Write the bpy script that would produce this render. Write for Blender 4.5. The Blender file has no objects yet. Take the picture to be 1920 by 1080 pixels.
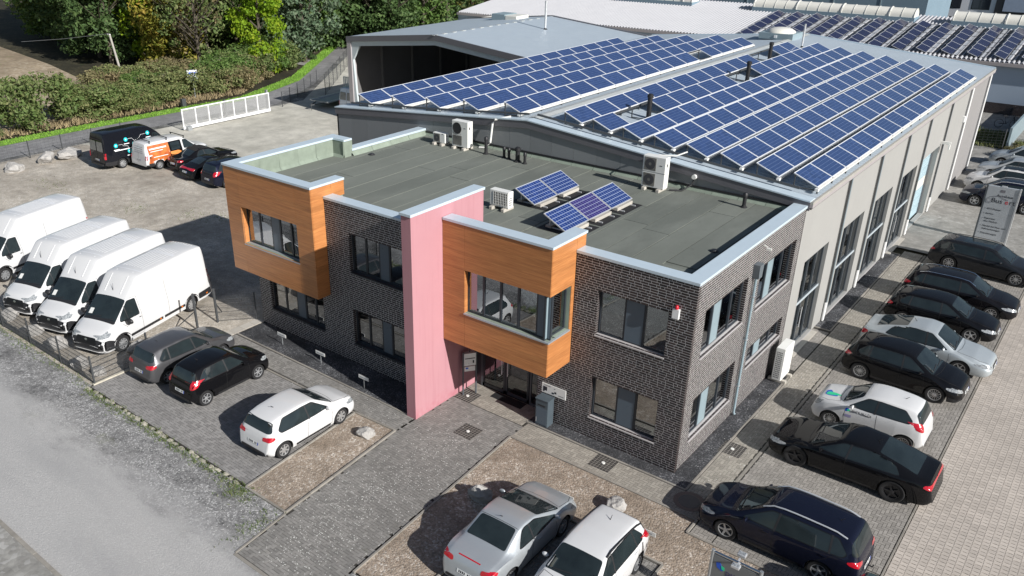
import bpy, bmesh, math, random
import numpy as np
from mathutils import Vector, Matrix
from mathutils.bvhtree import BVHTree
random.seed(7); RNG = np.random.default_rng(7)
sc = bpy.context.scene
col = sc.collection
rad = math.radians

# ---------------------------------------------------------------- camera
CAM = dict(f=1556.566, pitch=-0.45213, yaw=0.68617, x=8.337, y=-20.847, z=16.113, px=-96.353, py=42.869)
cd = bpy.data.cameras.new('camera')
cd.sensor_width = 36; cd.lens = 36*CAM['f']/1920
cd.shift_x = -CAM['px']/1920; cd.shift_y = CAM['py']/1920
cd.clip_start = .1; cd.clip_end = 2000
cam = bpy.data.objects.new('camera', cd); col.objects.link(cam)
cam.location = (CAM['x'], CAM['y'], CAM['z'])
cam.rotation_euler = (math.pi/2+CAM['pitch'], 0, CAM['yaw'])
sc.camera = cam
# ---------------------------------------------------------------- sky and sun
SUNV = Vector((12.78, -1.81, 7.06)).normalized()
w = bpy.data.worlds.new('World'); sc.world = w; w.use_nodes = True
nt = w.node_tree
for n in list(nt.nodes): nt.nodes.remove(n)
sky = nt.nodes.new('ShaderNodeTexSky'); sky.sky_type = 'NISHITA'; sky.sun_disc = False
sky.sun_elevation = math.asin(SUNV.z); sky.sun_rotation = math.atan2(SUNV.x, SUNV.y)
sky.air_density = 1.0; sky.dust_density = 1.0; sky.ozone_density = 1.0
bg = nt.nodes.new('ShaderNodeBackground'); bg.inputs[1].default_value = .056
out = nt.nodes.new('ShaderNodeOutputWorld')
nt.links.new(sky.outputs[0], bg.inputs[0]); nt.links.new(bg.outputs[0], out.inputs[0])
sl = bpy.data.lights.new('sun', 'SUN'); sl.energy = 4.8; sl.angle = rad(.53); sl.color = (1, .98, .95)
so = bpy.data.objects.new('sun', sl); col.objects.link(so)
so.rotation_euler = SUNV.to_track_quat('Z', 'Y').to_euler(); so.location = (40, -10, 40)
vs = sc.view_settings; vs.view_transform = 'Standard'; vs.look = 'None'; vs.exposure = 0.40; vs.gamma = 1; vs.use_curve_mapping = False

def G(u, v, z=0.0):
    """photo pixel (1920 wide) -> point at height z that it looks at"""
    p, y = CAM['pitch'], CAM['yaw']
    fw = Vector((-math.sin(y)*math.cos(p), math.cos(y)*math.cos(p), math.sin(p)))
    r = Vector((math.cos(y), math.sin(y), 0)); up = r.cross(fw)
    d = fw + r*((u-960-CAM['px'])/CAM['f']) - up*((v-540-CAM['py'])/CAM['f'])
    c = Vector((CAM['x'], CAM['y'], CAM['z'])); t = (z-c.z)/d.z
    return c+d*t
CAMV = np.array([CAM['x'], CAM['y'], CAM['z']])

# ---------------------------------------------------------------- object helpers
def tag(o, label=None, cat=None, group=None, kind=None):
    if label: o['label'] = label
    if cat: o['category'] = cat
    if group: o['group'] = group
    if kind: o['kind'] = kind
    return o
def link(name, data, parent=None, mats=None):
    o = bpy.data.objects.new(name, data); col.objects.link(o)
    if parent: o.parent = parent
    if mats:
        for m in mats: data.materials.append(m)
    return o
def empty(name, loc=(0, 0, 0), rz=0, label=None, cat=None, group=None):
    o = bpy.data.objects.new(name, None); col.objects.link(o); o.empty_display_size = .2
    o.location = loc; o.rotation_euler = (0, 0, rz)
    return tag(o, label, cat, group)
def copy_tree(o, parent=None):
    c = o.copy(); col.objects.link(c); c.parent = parent
    for ch in list(o.children): copy_tree(ch, c)
    return c
def np_mesh(name, V, F, mats=(), mi=None, smooth=False):
    """fast mesh from vertex array and equal-size face array"""
    V = np.asarray(V, np.float32).reshape(-1, 3); F = np.asarray(F, np.int32); k = F.shape[1]
    me = bpy.data.meshes.new(name); me.vertices.add(len(V)); me.vertices.foreach_set('co', V.ravel())
    me.loops.add(F.size); me.loops.foreach_set('vertex_index', F.ravel())
    me.polygons.add(len(F)); me.polygons.foreach_set('loop_start', np.arange(0, F.size, k, dtype=np.int32))
    me.polygons.foreach_set('loop_total', np.full(len(F), k, np.int32))
    if mi is not None: me.polygons.foreach_set('material_index', np.asarray(mi, np.int32))
    me.polygons.foreach_set('use_smooth', np.full(len(F), bool(smooth)))
    for m in mats: me.materials.append(m)
    me.update(); me.validate(); return me
BF = np.array([[3, 2, 1, 0], [4, 5, 6, 7], [0, 1, 5, 4], [1, 2, 6, 5], [2, 3, 7, 6], [3, 0, 4, 7]])
def boxes_mesh(name, B, mats=(), skip=()):
    """B: N x 6 (x0,y0,z0,x1,y1,z1)"""
    B = np.asarray(B, float).reshape(-1, 6); n = len(B)
    x0, y0, z0, x1, y1, z1 = B.T
    V = np.stack([np.stack(a, -1) for a in ((x0, y0, z0), (x1, y0, z0), (x1, y1, z0), (x0, y1, z0), (x0, y0, z1), (x1, y0, z1), (x1, y1, z1), (x0, y1, z1))], 1)
    bf = np.array([f for i, f in enumerate(BF) if i not in skip])
    F = (bf[None]+8*np.arange(n)[:, None, None]).reshape(-1, 4)
    return np_mesh(name, V, F, mats)
class MB:
    def __init__(s): s.v = []; s.f = []; s.m = []
    def add(s, v, f, m=0):
        o = len(s.v); s.v += [tuple(p) for p in v]; s.f += [tuple(i+o for i in q) for q in f]; s.m += [m]*len(f); return s
    def box(s, x0, y0, z0, x1, y1, z1, m=0):
        return s.add([(x0, y0, z0), (x1, y0, z0), (x1, y1, z0), (x0, y1, z0), (x0, y0, z1), (x1, y0, z1), (x1, y1, z1), (x0, y1, z1)], BF.tolist(), m)
    def cbox(s, c, d, m=0, R=None):
        h = [Vector((a*d[0]/2, b*d[1]/2, e*d[2]/2)) for e in (-1, 1) for a, b in ((-1, -1), (1, -1), (1, 1), (-1, 1))]
        return s.add([Vector(c)+(R@q if R else q) for q in h], BF.tolist(), m)
    def bar(s, a, b, wd, ht=None, m=0, up=(0, 0, 1)):
        a, b = Vector(a), Vector(b); d = b-a; L = d.length
        if L < 1e-6: return s
        d.normalize(); u = Vector(up)
        if abs(d.dot(u)) > .98: u = Vector((1, 0, 0))
        sx = d.cross(u).normalized(); uz = sx.cross(d)
        R = Matrix((d, sx, uz)).transposed(); return s.cbox((a+b)/2, (L, wd, ht or wd), m, R)
    def tube(s, pts, r, n=8, m=0, cap=True):
        pts = [Vector(p) for p in pts]; rs = r if isinstance(r, (list, tuple)) else [r]*len(pts); rings = []
        for i, p in enumerate(pts):
            d = (pts[min(i+1, len(pts)-1)]-pts[max(i-1, 0)]).normalized()
            u = Vector((0, 0, 1)) if abs(d.z) < .9 else Vector((1, 0, 0))
            a = d.cross(u).normalized(); b = d.cross(a)
            rings += [p+(a*math.cos(t)+b*math.sin(t))*rs[i] for t in [2*math.pi*k/n for k in range(n)]]
        f = [(i*n+k, i*n+(k+1) % n, (i+1)*n+(k+1) % n, (i+1)*n+k) for i in range(len(pts)-1) for k in range(n)]
        if cap: f += [tuple(range(n))[::-1], tuple((len(pts)-1)*n+k for k in range(n))]
        return s.add(rings, f, m)
    def prism(s, poly, z0, z1, m=0, fn=None):
        n = len(poly); fn = fn or (lambda a, b, c: (a, b, c))
        v = [fn(a, b, z0) for a, b in poly]+[fn(a, b, z1) for a, b in poly]
        f = [tuple(range(n))[::-1], tuple(range(n, 2*n))]+[(i, (i+1) % n, n+(i+1) % n, n+i) for i in range(n)]
        return s.add(v, f, m)
    def lathe(s, prof, n=20, m=0, c=(0, 0, 0), axis='z'):
        v = []
        for r, h in prof:
            for k in range(n):
                t = 2*math.pi*k/n; a, b = r*math.cos(t), r*math.sin(t)
                p = (a, b, h) if axis == 'z' else (a, h, b)
                v.append((c[0]+p[0], c[1]+p[1], c[2]+p[2]))
        f = [(i*n+k, i*n+(k+1) % n, (i+1)*n+(k+1) % n, (i+1)*n+k) for i in range(len(prof)-1) for k in range(n)]
        if axis != 'z': f = [q[::-1] for q in f]
        return s.add(v, f, m)
    def build(s, name, mats, parent=None, smooth=None, bevel=None):
        me = bpy.data.meshes.new(name); me.from_pydata(s.v, [], s.f)
        mats = mats if isinstance(mats, (list, tuple)) else [mats]
        for m in mats: me.materials.append(m)
        if any(s.m): me.polygons.foreach_set('material_index', s.m)
        if bevel:
            bm = bmesh.new(); bm.from_mesh(me)
            bmesh.ops.bevel(bm, geom=bm.edges[:], offset=bevel, segments=2, affect='EDGES', profile=.6, clamp_overlap=True)
            bm.to_mesh(me); bm.free()
        if smooth:
            me.polygons.foreach_set('use_smooth', np.ones(len(me.polygons), bool)); me.set_sharp_from_angle(angle=rad(smooth))
        me.update(); return link(name, me, parent)
def sheet(name, poly, z, mat, kind='structure', label=None, parent=None):
    me = bpy.data.meshes.new(name); me.from_pydata([(a, b, z) for a, b in poly], [], [tuple(range(len(poly)))])
    me.materials.append(mat); o = link(name, me, parent)
    if me.polygons[0].normal.z < 0: me.flip_normals()
    if kind: o['kind'] = kind
    if label: o['label'] = label
    return o
def text_mesh(txt, size, font=None):
    c = bpy.data.curves.new('lettering', 'FONT'); c.body = txt; c.size = size; c.extrude = .002; c.align_x = 'LEFT'; c.resolution_u = 2
    o = bpy.data.objects.new('lettering', c); col.objects.link(o); bpy.context.view_layer.update()
    me = bpy.data.meshes.new_from_object(o.evaluated_get(bpy.context.evaluated_depsgraph_get()))
    bpy.data.objects.remove(o); bpy.data.curves.remove(c); return me

# ---------------------------------------------------------------- materials
def srgb(h):
    h = h.lstrip('#'); c = [int(h[i:i+2], 16)/255 for i in (0, 2, 4)]
    return tuple(x/12.92 if x <= .04045 else ((x+.055)/1.055)**2.4 for x in c)
class NT:
    def __init__(s, name):
        s.mat = bpy.data.materials.new(name); s.mat.use_nodes = True; s.t = s.mat.node_tree
        for n in list(s.t.nodes): s.t.nodes.remove(n)
        s.out = s.n('ShaderNodeOutputMaterial'); s.b = s.n('ShaderNodeBsdfPrincipled'); s.l(s.b.outputs[0], s.out.inputs[0])
    def n(s, t, **k):
        x = s.t.nodes.new(t)
        for a, b in k.items(): setattr(x, a, b)
        return x
    def l(s, a, b): s.t.links.new(a, b)
    def val(s, sock, x):
        if hasattr(x, 'links'): s.l(x, sock)
        elif isinstance(x, (tuple, list)): sock.default_value = tuple(x)+((1,) if len(sock.default_value) == 4 and len(x) == 3 else ())
        else: sock.default_value = x
    def math(s, op, a, b=0.0, c=None):
        x = s.n('ShaderNodeMath', operation=op); s.val(x.inputs[0], a); s.val(x.inputs[1], b)
        if c is not None: s.val(x.inputs[2], c)
        return x.outputs[0]
    def mix(s, fac, a, b, blend='MIX'):
        x = s.n('ShaderNodeMix', data_type='RGBA', blend_type=blend); s.val(x.inputs[0], fac); s.val(x.inputs[6], a); s.val(x.inputs[7], b); return x.outputs[2]
    def ramp(s, fac, a, b, lo=0, hi=1):
        x = s.n('ShaderNodeMapRange', clamp=True); s.val(x.inputs[0], fac); x.inputs[1].default_value = lo; x.inputs[2].default_value = hi; x.inputs[3].default_value = a; x.inputs[4].default_value = b; return x.outputs[0]
    def pos(s): return s.n('ShaderNodeNewGeometry').outputs['Position']
    def obj(s): return s.n('ShaderNodeTexCoord').outputs['Object']
    def map(s, v, scale=(1, 1, 1), loc=(0, 0, 0), rot=(0, 0, 0)):
        x = s.n('ShaderNodeMapping'); s.l(v, x.inputs[0]); x.inputs['Scale'].default_value = scale; x.inputs['Location'].default_value = loc; x.inputs['Rotation'].default_value = rot; return x.outputs[0]
    def noise(s, v, sc, det=4, rough=.55):
        x = s.n('ShaderNodeTexNoise'); s.l(v, x.inputs['Vector']); x.inputs['Scale'].default_value = sc; x.inputs['Detail'].default_value = det; x.inputs['Roughness'].default_value = rough; return x.outputs['Fac']
    def voro(s, v, sc, feat='F1', out='Distance'):
        x = s.n('ShaderNodeTexVoronoi', feature=feat); s.l(v, x.inputs['Vector']); x.inputs['Scale'].default_value = sc; return x.outputs[out]
    def sep(s, v): x = s.n('ShaderNodeSeparateXYZ'); s.l(v, x.inputs[0]); return x.outputs
    def rnd(s):
        a = s.n('ShaderNodeNewGeometry').outputs['Random Per Island']; b = s.n('ShaderNodeObjectInfo').outputs['Random']
        return s.math('FRACT', s.math('ADD', a, b))
    def bump(s, h, st=.3, dist=.02):
        x = s.n('ShaderNodeBump'); x.inputs['Strength'].default_value = st; x.inputs['Distance'].default_value = dist; s.l(h, x.inputs['Height']); s.l(x.outputs[0], s.b.inputs['Normal'])
    def set(s, col=None, rough=None, metal=None, spec=None, coat=None, emis=None):
        i = s.b.inputs
        if col is not None: s.val(i['Base Color'], col)
        if rough is not None: s.val(i['Roughness'], rough)
        if metal is not None: s.val(i['Metallic'], metal)
        if spec is not None: s.val(i['Specular IOR Level'], spec)
        if coat is not None: i['Coat Weight'].default_value = coat; i['Coat Roughness'].default_value = .03
        return s.mat
def mul(c, k): return tuple(x*k for x in c)
MT = {}
def M(name, c, rough=.6, metal=0, spec=.5, coat=0, var=.12, vs=3., isl=0., bump=0., bs=60., bd=.01):
    """plain surface with wear: two-scale tone variation, optional per-piece tone, optional fine relief"""
    if name in MT: return MT[name]
    t = NT(name); p = t.pos(); cc = c
    if var:
        f = t.noise(p, vs, 5, .6); cc = t.mix(f, mul(c, 1-var), mul(c, 1+var))
        r = t.ramp(t.noise(p, vs*2.7, 3), max(rough-.08, .02), min(rough+.08, 1), .3, .7)
    else: r = rough
    if isl:
        r1 = t.ramp(t.rnd(), 1-isl, 1+isl); x = t.n('ShaderNodeVectorMath', operation='SCALE'); t.val(x.inputs[0], cc); t.l(r1, x.inputs['Scale']); cc = x.outputs[0]
    if bump: t.bump(t.noise(p, bs, 3), bump, bd)
    MT[name] = t.set(cc, r, metal, spec, coat); return MT[name]
def gravel(name, c1, c2, c3, sc=28., big=.35, moss=None, rough=.95, bump=.6, dark=.25):
    t = NT(name); p = t.map(t.pos(), (1, 1, .3))
    cell = t.n('ShaderNodeTexVoronoi'); t.l(p, cell.inputs['Vector']); cell.inputs['Scale'].default_value = sc
    rgb = t.n('ShaderNodeSeparateColor'); t.l(cell.outputs['Color'], rgb.inputs[0])
    a = t.mix(t.ramp(rgb.outputs[0], 0, 1, .1, .9), c1, c2); a = t.mix(t.ramp(rgb.outputs[1], 0, 1, .78, .9), a, c3)
    b = t.noise(p, big, 6, .62); a = t.mix(t.ramp(b, 0, 1, .35, .68), mul(c1, 1-dark), a)
    f = t.noise(p, big*7, 5, .7); x = t.n('ShaderNodeVectorMath', operation='SCALE'); t.l(a, x.inputs[0]); t.l(t.ramp(f, .72, 1.2, .3, .7), x.inputs['Scale']); a = x.outputs[0]
    if moss: a = t.mix(t.ramp(t.noise(p, .5, 5, .7), 0, .75, .6, .74), a, moss)
    t.bump(t.math('SUBTRACT', 1, cell.outputs['Distance']), bump, .03); MT[name] = t.set(a, rough, 0, .3); return MT[name]

gravel('yard_gravel', (.44, .39, .325), (.55, .50, .425), (.66, .62, .56), 16, .22, None, dark=.26)
gravel('yard_hardstand', (.52, .495, .425), (.57, .545, .475), (.63, .60, .55), 30, .1, None, dark=.12, bump=.2)
gravel('verge_gravel', (.16, .157, .15), (.34, .335, .325), (.60, .59, .57), 22, .55, (.12, .14, .05), dark=.45)
gravel('brown_gravel', (.27, .215, .165), (.48, .40, .325), (.66, .60, .53), 19, .6, None, dark=.12)
gravel('dark_chippings', (.045, .046, .05), (.12, .122, .13), (.30, .30, .31), 30, .7, None, dark=.25)
gravel('asphalt_road', (.27, .255, .235), (.325, .31, .29), (.40, .39, .37), 45, .22, None, dark=.22, bump=.25)
gravel('asphalt_lane', (.22, .215, .215), (.27, .265, .265), (.33, .33, .33), 40, .15, None, dark=.12, bump=.2)
gravel('field_soil', (.34, .265, .18), (.47, .385, .275), (.58, .50, .38), 3.5, .1, (.22, .26, .09), dark=.25)
gravel('forest_floor', (.03, .028, .015), (.07, .06, .03), (.10, .085, .05), 4, .2, (.035, .06, .015), dark=.3)
gravel('grass_green', (.15, .29, .04), (.23, .40, .07), (.32, .42, .12), 14, .5, None, dark=.2)
gravel('plaza', (.27, .26, .24), (.34, .33, .305), (.40, .39, .37), 7, .2, None, dark=.15, bump=.2)
def paver(name, c, isl=.22, moss=(.07, .085, .03)):
    t = NT(name); p = t.pos(); r = t.rnd()
    a = t.mix(r, mul(c, 1-isl), mul(c, 1+isl)); a = t.mix(t.ramp(t.noise(p, .45, 6, .65), 0, .55, .45, .75), a, mul(c, .62))
    a = t.mix(t.ramp(t.noise(p, 1.3, 5, .7), 0, .5, .62, .8), a, moss); a = t.mix(t.ramp(t.noise(p, 60, 2), 0, .35, .4, .7), a, mul(c, 1.35))
    t.bump(t.noise(p, 90, 3), .25, .006); MT[name] = t.set(a, .85, 0, .35); return MT[name]
paver('paver_dark', (.245, .235, .225)); paver('paver_walk', (.31, .285, .245), .2); paver('paver_stall', (.285, .265, .24), .2)
paver('paver_lane', (.46, .41, .36), .12, (.34, .31, .265)); paver('paver_path', (.225, .215, .20), .22)
M('joint_sand', (.045, .042, .036), .95, var=.3, vs=6); M('joint_lane', (.19, .165, .135), .95, var=.3, vs=6)
M('kerb_concrete', (.26, .24, .21), .9, var=.3, vs=4, isl=.15, bump=.3, bs=80); M('kerb_pale', (.42, .39, .32), .9, var=.35, vs=6, isl=.2, bump=.6, bs=30)
M('slab_concrete', (.44, .41, .36), .85, var=.15, vs=2, isl=.08, bump=.2)
M('rock', (.36, .345, .325), .85, var=.3, vs=5, bump=.8, bs=9, bd=.05)
M('mortar', (.66, .65, .635), .95, var=.12, vs=8)
t = NT('brick'); p = t.pos(); r = t.rnd()
a = t.mix(r, (.016, .012, .013), (.05, .036, .034)); a = t.mix(t.ramp(t.noise(p, 40, 3), 0, .4, .5, .8), a, (.06, .045, .043)); a = t.mix(t.ramp(t.noise(p, .7, 4), 0, .35, .5, .75), a, (.07, .055, .05))
t.bump(t.noise(p, 120, 3), .3, .004); MT['brick'] = t.set(a, .55, 0, .4)
M('coping', (.58, .675, .74), .4, metal=.2, var=.05, vs=2); M('anthracite', (.028, .034, .042), .38, var=.06); M('frame_grey', (.075, .085, .095), .4, var=.05)
M('panel_blue', (.09, .12, .15), .35, var=.04); M('panel_pale', (.24, .31, .34), .35, var=.04)
M('sill', (.40, .38, .375), .5, var=.06); M('sill_metal', (.42, .45, .47), .35, metal=.4, var=.05)
def wood(name, c1, c2):
    t = NT(name); p = t.pos(); q = t.map(p, (.55, .55, 16)); g = t.noise(q, 2.2, 6, .7); g2 = t.noise(t.map(p, (.2, .2, 3)), 1.5, 3)
    a = t.mix(t.ramp(g, 0, 1, .33, .68), c1, c2); r = t.ramp(t.rnd(), .9, 1.08)
    x = t.n('ShaderNodeVectorMath', operation='SCALE'); t.l(a, x.inputs[0]); t.l(t.math('MULTIPLY', r, t.ramp(g2, .85, 1.12, .3, .7)), x.inputs['Scale'])
    MT[name] = t.set(x.outputs[0], .42, 0, .45); return MT[name]
wood('wood_cladding', (.37, .135, .045), (.57, .25, .085))
t = NT('pink_render'); p = t.pos(); z = t.sep(p)
a = t.mix(t.noise(p, .9, 5, .6), (.415, .205, .232), (.455, .235, .258)); st = t.math('MULTIPLY', t.ramp(t.noise(t.map(p, (5, 5, .25)), 1.4, 4), 0, 1, .52, .72), .25)
a = t.mix(st, a, (.34, .14, .17)); a = t.mix(t.math('MULTIPLY', t.ramp(z[2], .7, 0, 0, .55), t.ramp(t.noise(p, 3, 4), 0, 1, .4, .65)), a, (.40, .13, .16))
t.bump(t.noise(p, 150, 2), .15, .003); MT['pink_render'] = t.set(a, .85, 0, .3)
t = NT('roof_felt'); p = t.pos(); r = t.rnd()
a = t.mix(r, (.125, .135, .118), (.165, .176, .152)); a = t.mix(t.ramp(t.noise(t.map(p, (1, .35, 1)), .8, 6, .65), 0, .7, .42, .72), a, (.20, .212, .186))
a = t.mix(t.ramp(t.noise(p, 2.6, 5, .7), 0, .6, .62, .78), a, (.075, .08, .07)); t.bump(t.noise(p, 160, 2), .3, .004); MT['roof_felt'] = t.set(a, .88, 0, .35)
M('roof_upstand', (.215, .255, .205), .85, var=.3, vs=2.5, isl=.06)
M('gable_panel', (.215, .225, .23), .45, var=.05, vs=1, isl=.05); M('gable_trim', (.13, .128, .14), .4, var=.05)
M('beige_wall', (.315, .31, .295), .7, var=.05, vs=.6, isl=.02); M('grey_wall', (.25, .24, .235), .65, var=.05, vs=.6)
M('roof_metal', (.44, .50, .55), .45, metal=.15, var=.05, vs=.7); M('white_roof', (.40, .40, .415), .55, var=.06, vs=.4)
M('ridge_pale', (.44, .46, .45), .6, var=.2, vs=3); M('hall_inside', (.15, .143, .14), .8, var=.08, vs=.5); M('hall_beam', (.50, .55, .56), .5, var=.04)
M('galv', (.42, .44, .45), .45, metal=.6, var=.12, vs=4); M('galv_dark', (.09, .095, .1), .5, metal=.5, var=.15, vs=5)
M('alu', (.68, .69, .70), .35, metal=.5, var=.05); M('alu_dull', (.45, .43, .39), .5, metal=.3, var=.15, vs=3)
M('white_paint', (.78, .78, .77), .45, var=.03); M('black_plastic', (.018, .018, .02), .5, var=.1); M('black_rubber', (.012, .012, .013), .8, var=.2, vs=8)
M('white_plastic', (.74, .735, .70), .45, var=.05, vs=5); M('grille_dark', (.05, .05, .055), .6, var=.1); M('red_plastic', (.55, .012, .03), .3, var=0)
M('gutter_pink', (.36, .33, .33), .45, var=.1); M('blue_wall', (.36, .43, .52), .55, var=.04, vs=.3); M('blue_building', (.20, .28, .34), .5, var=.06, vs=.2)
M('dark_facade', (.06, .058, .06), .6, var=.1, vs=.5); M('white_facade', (.74, .76, .80), .6, var=.03)
M('skylight', (.72, .70, .63), .35, var=.06, vs=1); M('timber', (.42, .29, .15), .8, var=.35, vs=3, isl=.35); M('post_wood', (.36, .34, .30), .85, var=.3)
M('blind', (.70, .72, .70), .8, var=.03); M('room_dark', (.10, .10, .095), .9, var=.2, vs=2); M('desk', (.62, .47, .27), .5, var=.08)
M('text_dark', (.02, .022, .03), .5, var=0); M('text_red', (.5, .02, .03), .5, var=0); M('text_white', (.8, .8, .8), .5, var=0); M('cyan', (.0, .52, .55), .5, var=0)
M('logo_blue', (.02, .10, .55), .4, var=0); M('logo_green', (.02, .62, .30), .4, var=0); M('plate_white', (.75, .75, .72), .4, var=0)
def glass_pane(name, tint, refl, rough=.015):
    t = NT(name); t.t.nodes.remove(t.b); tr = t.n('ShaderNodeBsdfTransparent'); tr.inputs[0].default_value = tint+(1,)
    g = t.n('ShaderNodeBsdfGlossy'); g.inputs['Roughness'].default_value = rough; g.inputs[0].default_value = (.92, .96, 1, 1)
    lw = t.n('ShaderNodeFresnel'); lw.inputs[0].default_value = 1.5; f = t.math('ADD', t.math('MULTIPLY', lw.outputs[0], .9), refl)
    m = t.n('ShaderNodeMixShader'); t.l(f, m.inputs[0]); t.l(tr.outputs[0], m.inputs[1]); t.l(g.outputs[0], m.inputs[2]); t.l(m.outputs[0], t.out.inputs[0]); MT[name] = t.mat
glass_pane('window_glass', (.62, .66, .66), .24); glass_pane('door_glass', (.35, .38, .38), .10)
def solar(name, cell, line, nx, ny, k=.045, cross=True):
    """cell grid in the panel's own UV"""
    t = NT(name); uv = t.n('ShaderNodeUVMap').outputs[0]; s = t.sep(uv)
    def grid(x, n, wd):
        f = t.math('FRACT', t.math('MULTIPLY', x, n)); return t.math('GREATER_THAN', t.math('ABSOLUTE', t.math('SUBTRACT', f, .5)), .5-wd)
    g = t.math('MAXIMUM', grid(s[0], nx, k*.55), grid(s[1], ny, k)) if cross else grid(s[1], ny, k); f = t.noise(t.pos(), .8, 3); r = t.n('ShaderNodeObjectInfo').outputs['Random']
    wn = t.n('ShaderNodeTexWhiteNoise', noise_dimensions='3D'); q = t.n('ShaderNodeCombineXYZ')
    t.l(t.math('FLOOR', t.math('MULTIPLY', s[0], nx)), q.inputs[0]); t.l(t.math('FLOOR', t.math('MULTIPLY', s[1], ny)), q.inputs[1]); t.l(t.math('MULTIPLY', r, 50), q.inputs[2]); t.l(q.outputs[0], wn.inputs[0])
    a = t.mix(wn.outputs[0], mul(cell, .82), mul(cell, 1.18)); a = t.mix(r, mul(cell, .9), a); a = t.mix(g, a, line)
    MT[name] = t.set(a, .12, 0, .5, 0); return MT[name]
solar('solar_blue', (.032, .060, .158), (.12, .17, .30), 10, 6, .035, False); solar('solar_dark', (.014, .016, .045), (.06, .07, .13), 10, 6); solar('solar_deck', (.018, .040, .16), (.33, .40, .55), 10, 6, .05)
solar('solar_purple', (.035, .028, .13), (.30, .33, .45), 10, 6, .05)
def leaf(name, cols, trans=.25):
    t = NT(name); r = t.rnd(); a = t.mix(t.ramp(r, 0, 1, 0, .5), cols[0], cols[1]); a = t.mix(t.ramp(r, 0, 1, .6, 1), a, cols[2])
    a = t.mix(t.ramp(t.noise(t.pos(), .35, 3), 0, .7, .4, .7), a, cols[min(3, len(cols)-1)])
    t.set(a, .6, 0, .3); tl = t.n('ShaderNodeBsdfTranslucent'); t.l(a, tl.inputs[0]); m = t.n('ShaderNodeMixShader'); m.inputs[0].default_value = trans
    t.l(t.b.outputs[0], m.inputs[1]); t.l(tl.outputs[0], m.inputs[2]); t.l(m.outputs[0], t.out.inputs[0]); MT[name] = t.mat
leaf('leaf_dark', [(.045, .085, .028), (.08, .14, .04), (.13, .19, .065), (.06, .105, .04)]); leaf('leaf_mid', [(.06, .12, .025), (.11, .19, .045), (.18, .24, .07), (.08, .15, .03)])
leaf('leaf_lime', [(.15, .27, .012), (.26, .38, .02), (.36, .42, .03), (.18, .33, .02)], .4); leaf('leaf_gold', [(.16, .20, .03), (.33, .30, .05), (.48, .33, .07), (.19, .23, .03)], .35)
leaf('leaf_blue', [(.07, .12, .07), (.13, .19, .11), (.23, .28, .19), (.10, .15, .08)]); leaf('leaf_bush', [(.08, .13, .035), (.14, .20, .06), (.23, .23, .10), (.12, .15, .05)])
leaf('leaf_brown', [(.15, .13, .065), (.24, .19, .10), (.32, .25, .14), (.14, .16, .06)]); M('bark', (.09, .075, .055), .9, var=.4, vs=6, bump=.6, bs=20); M('twig', (.19, .165, .13), .9, var=.3)
leaf('leaf_yellow', [(.12, .16, .015), (.26, .27, .02), (.42, .36, .03), (.15, .19, .02)], .35); M('straw', (.27, .21, .115), .9, var=.3, isl=.3)
leaf('leaf_hedge', [(.11, .145, .05), (.19, .225, .08), (.28, .26, .12), (.17, .18, .07)])

# worn asphalt whose edge is buried under washed-out gravel
t = NT('road_and_verge'); p = t.map(t.pos(), (1, 1, .3)); y = t.sep(t.pos())[1]
def stones(sc, c1, c2, c3):
    v = t.n('ShaderNodeTexVoronoi'); t.l(p, v.inputs['Vector']); v.inputs['Scale'].default_value = sc; r = t.n('ShaderNodeSeparateColor'); t.l(v.outputs['Color'], r.inputs[0])
    return t.mix(t.ramp(r.outputs[1], 0, 1, .80, .92), t.mix(r.outputs[0], c1, c2), c3), v.outputs['Distance']
asp, _ = stones(48, (.37, .36, .35), (.42, .41, .395), (.48, .47, .455)); grv, dst = stones(24, (.13, .128, .125), (.30, .295, .29), (.58, .57, .555))
asp = t.mix(t.ramp(t.noise(t.map(p, (.35, 1.2, 1)), .5, 6, .65), 0, .8, .42, .72), asp, (.32, .315, .31))
grv = t.mix(t.ramp(t.noise(p, .8, 6, .72), 0, .9, .44, .62), grv, (.075, .074, .074)); grv = t.mix(t.ramp(t.noise(p, .55, 5, .7), 0, .6, .60, .72), grv, (.13, .145, .06))
k = t.math('ADD', y, t.math('MULTIPLY', t.math('SUBTRACT', t.noise(t.map(p, (.5, 1.2, 1)), .8, 6, .7), .5), 3.2)); f = t.ramp(k, 0, 1, -11.5, -10.2); f = t.math('MULTIPLY', f, t.ramp(t.noise(p, 5, 4, .7), .55, 1, .35, .6))
t.bump(t.math('SUBTRACT', 1, dst), .45, .02); MT['road_and_verge'] = t.set(t.mix(f, asp, grv), .93, 0, .3)

leaf('grass_blade', [(.17, .34, .04), (.25, .46, .06), (.33, .48, .09), (.20, .38, .05)], .3)
# ================================================================ GROUND
def rect(x0, y0, x1, y1): return [(x0, y0), (x1, y0), (x1, y1), (x0, y1)]
sheet('ground', rect(-420, -200, 300, 420), -.09, MT['forest_floor'])
sheet('yard', [(-52.2, -8.9), (-19.35, -8.9), (-19.35, -2.9), (-18.57, -2.9), (-18.57, 9), (-24.4, 9), (-24.4, 12.2), (-40, 12.0), (-53.2, 9.0)], .0, MT['yard_gravel'])
sheet('yard_hardstanding', [(-53.2, 9.0), (-40, 12.0), (-24.4, 12.2), (-24.4, 60), (-75, 60), (-52.4, 30.2)], .0, MT['yard_hardstand'])
sheet('road', [(-140, -14.6), (-6.2, -14.6), (-6.2, -11.05), (-7.78, -11.05), (-8.02, -9.05), (-19.3, -9.1), (-19.3, -8.9), (-140, -8.9)], -.004, MT['road_and_verge'])
sheet('road_front', rect(-6.2, -14.6, 40, -11.1), -.006, MT['asphalt_road'])
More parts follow.
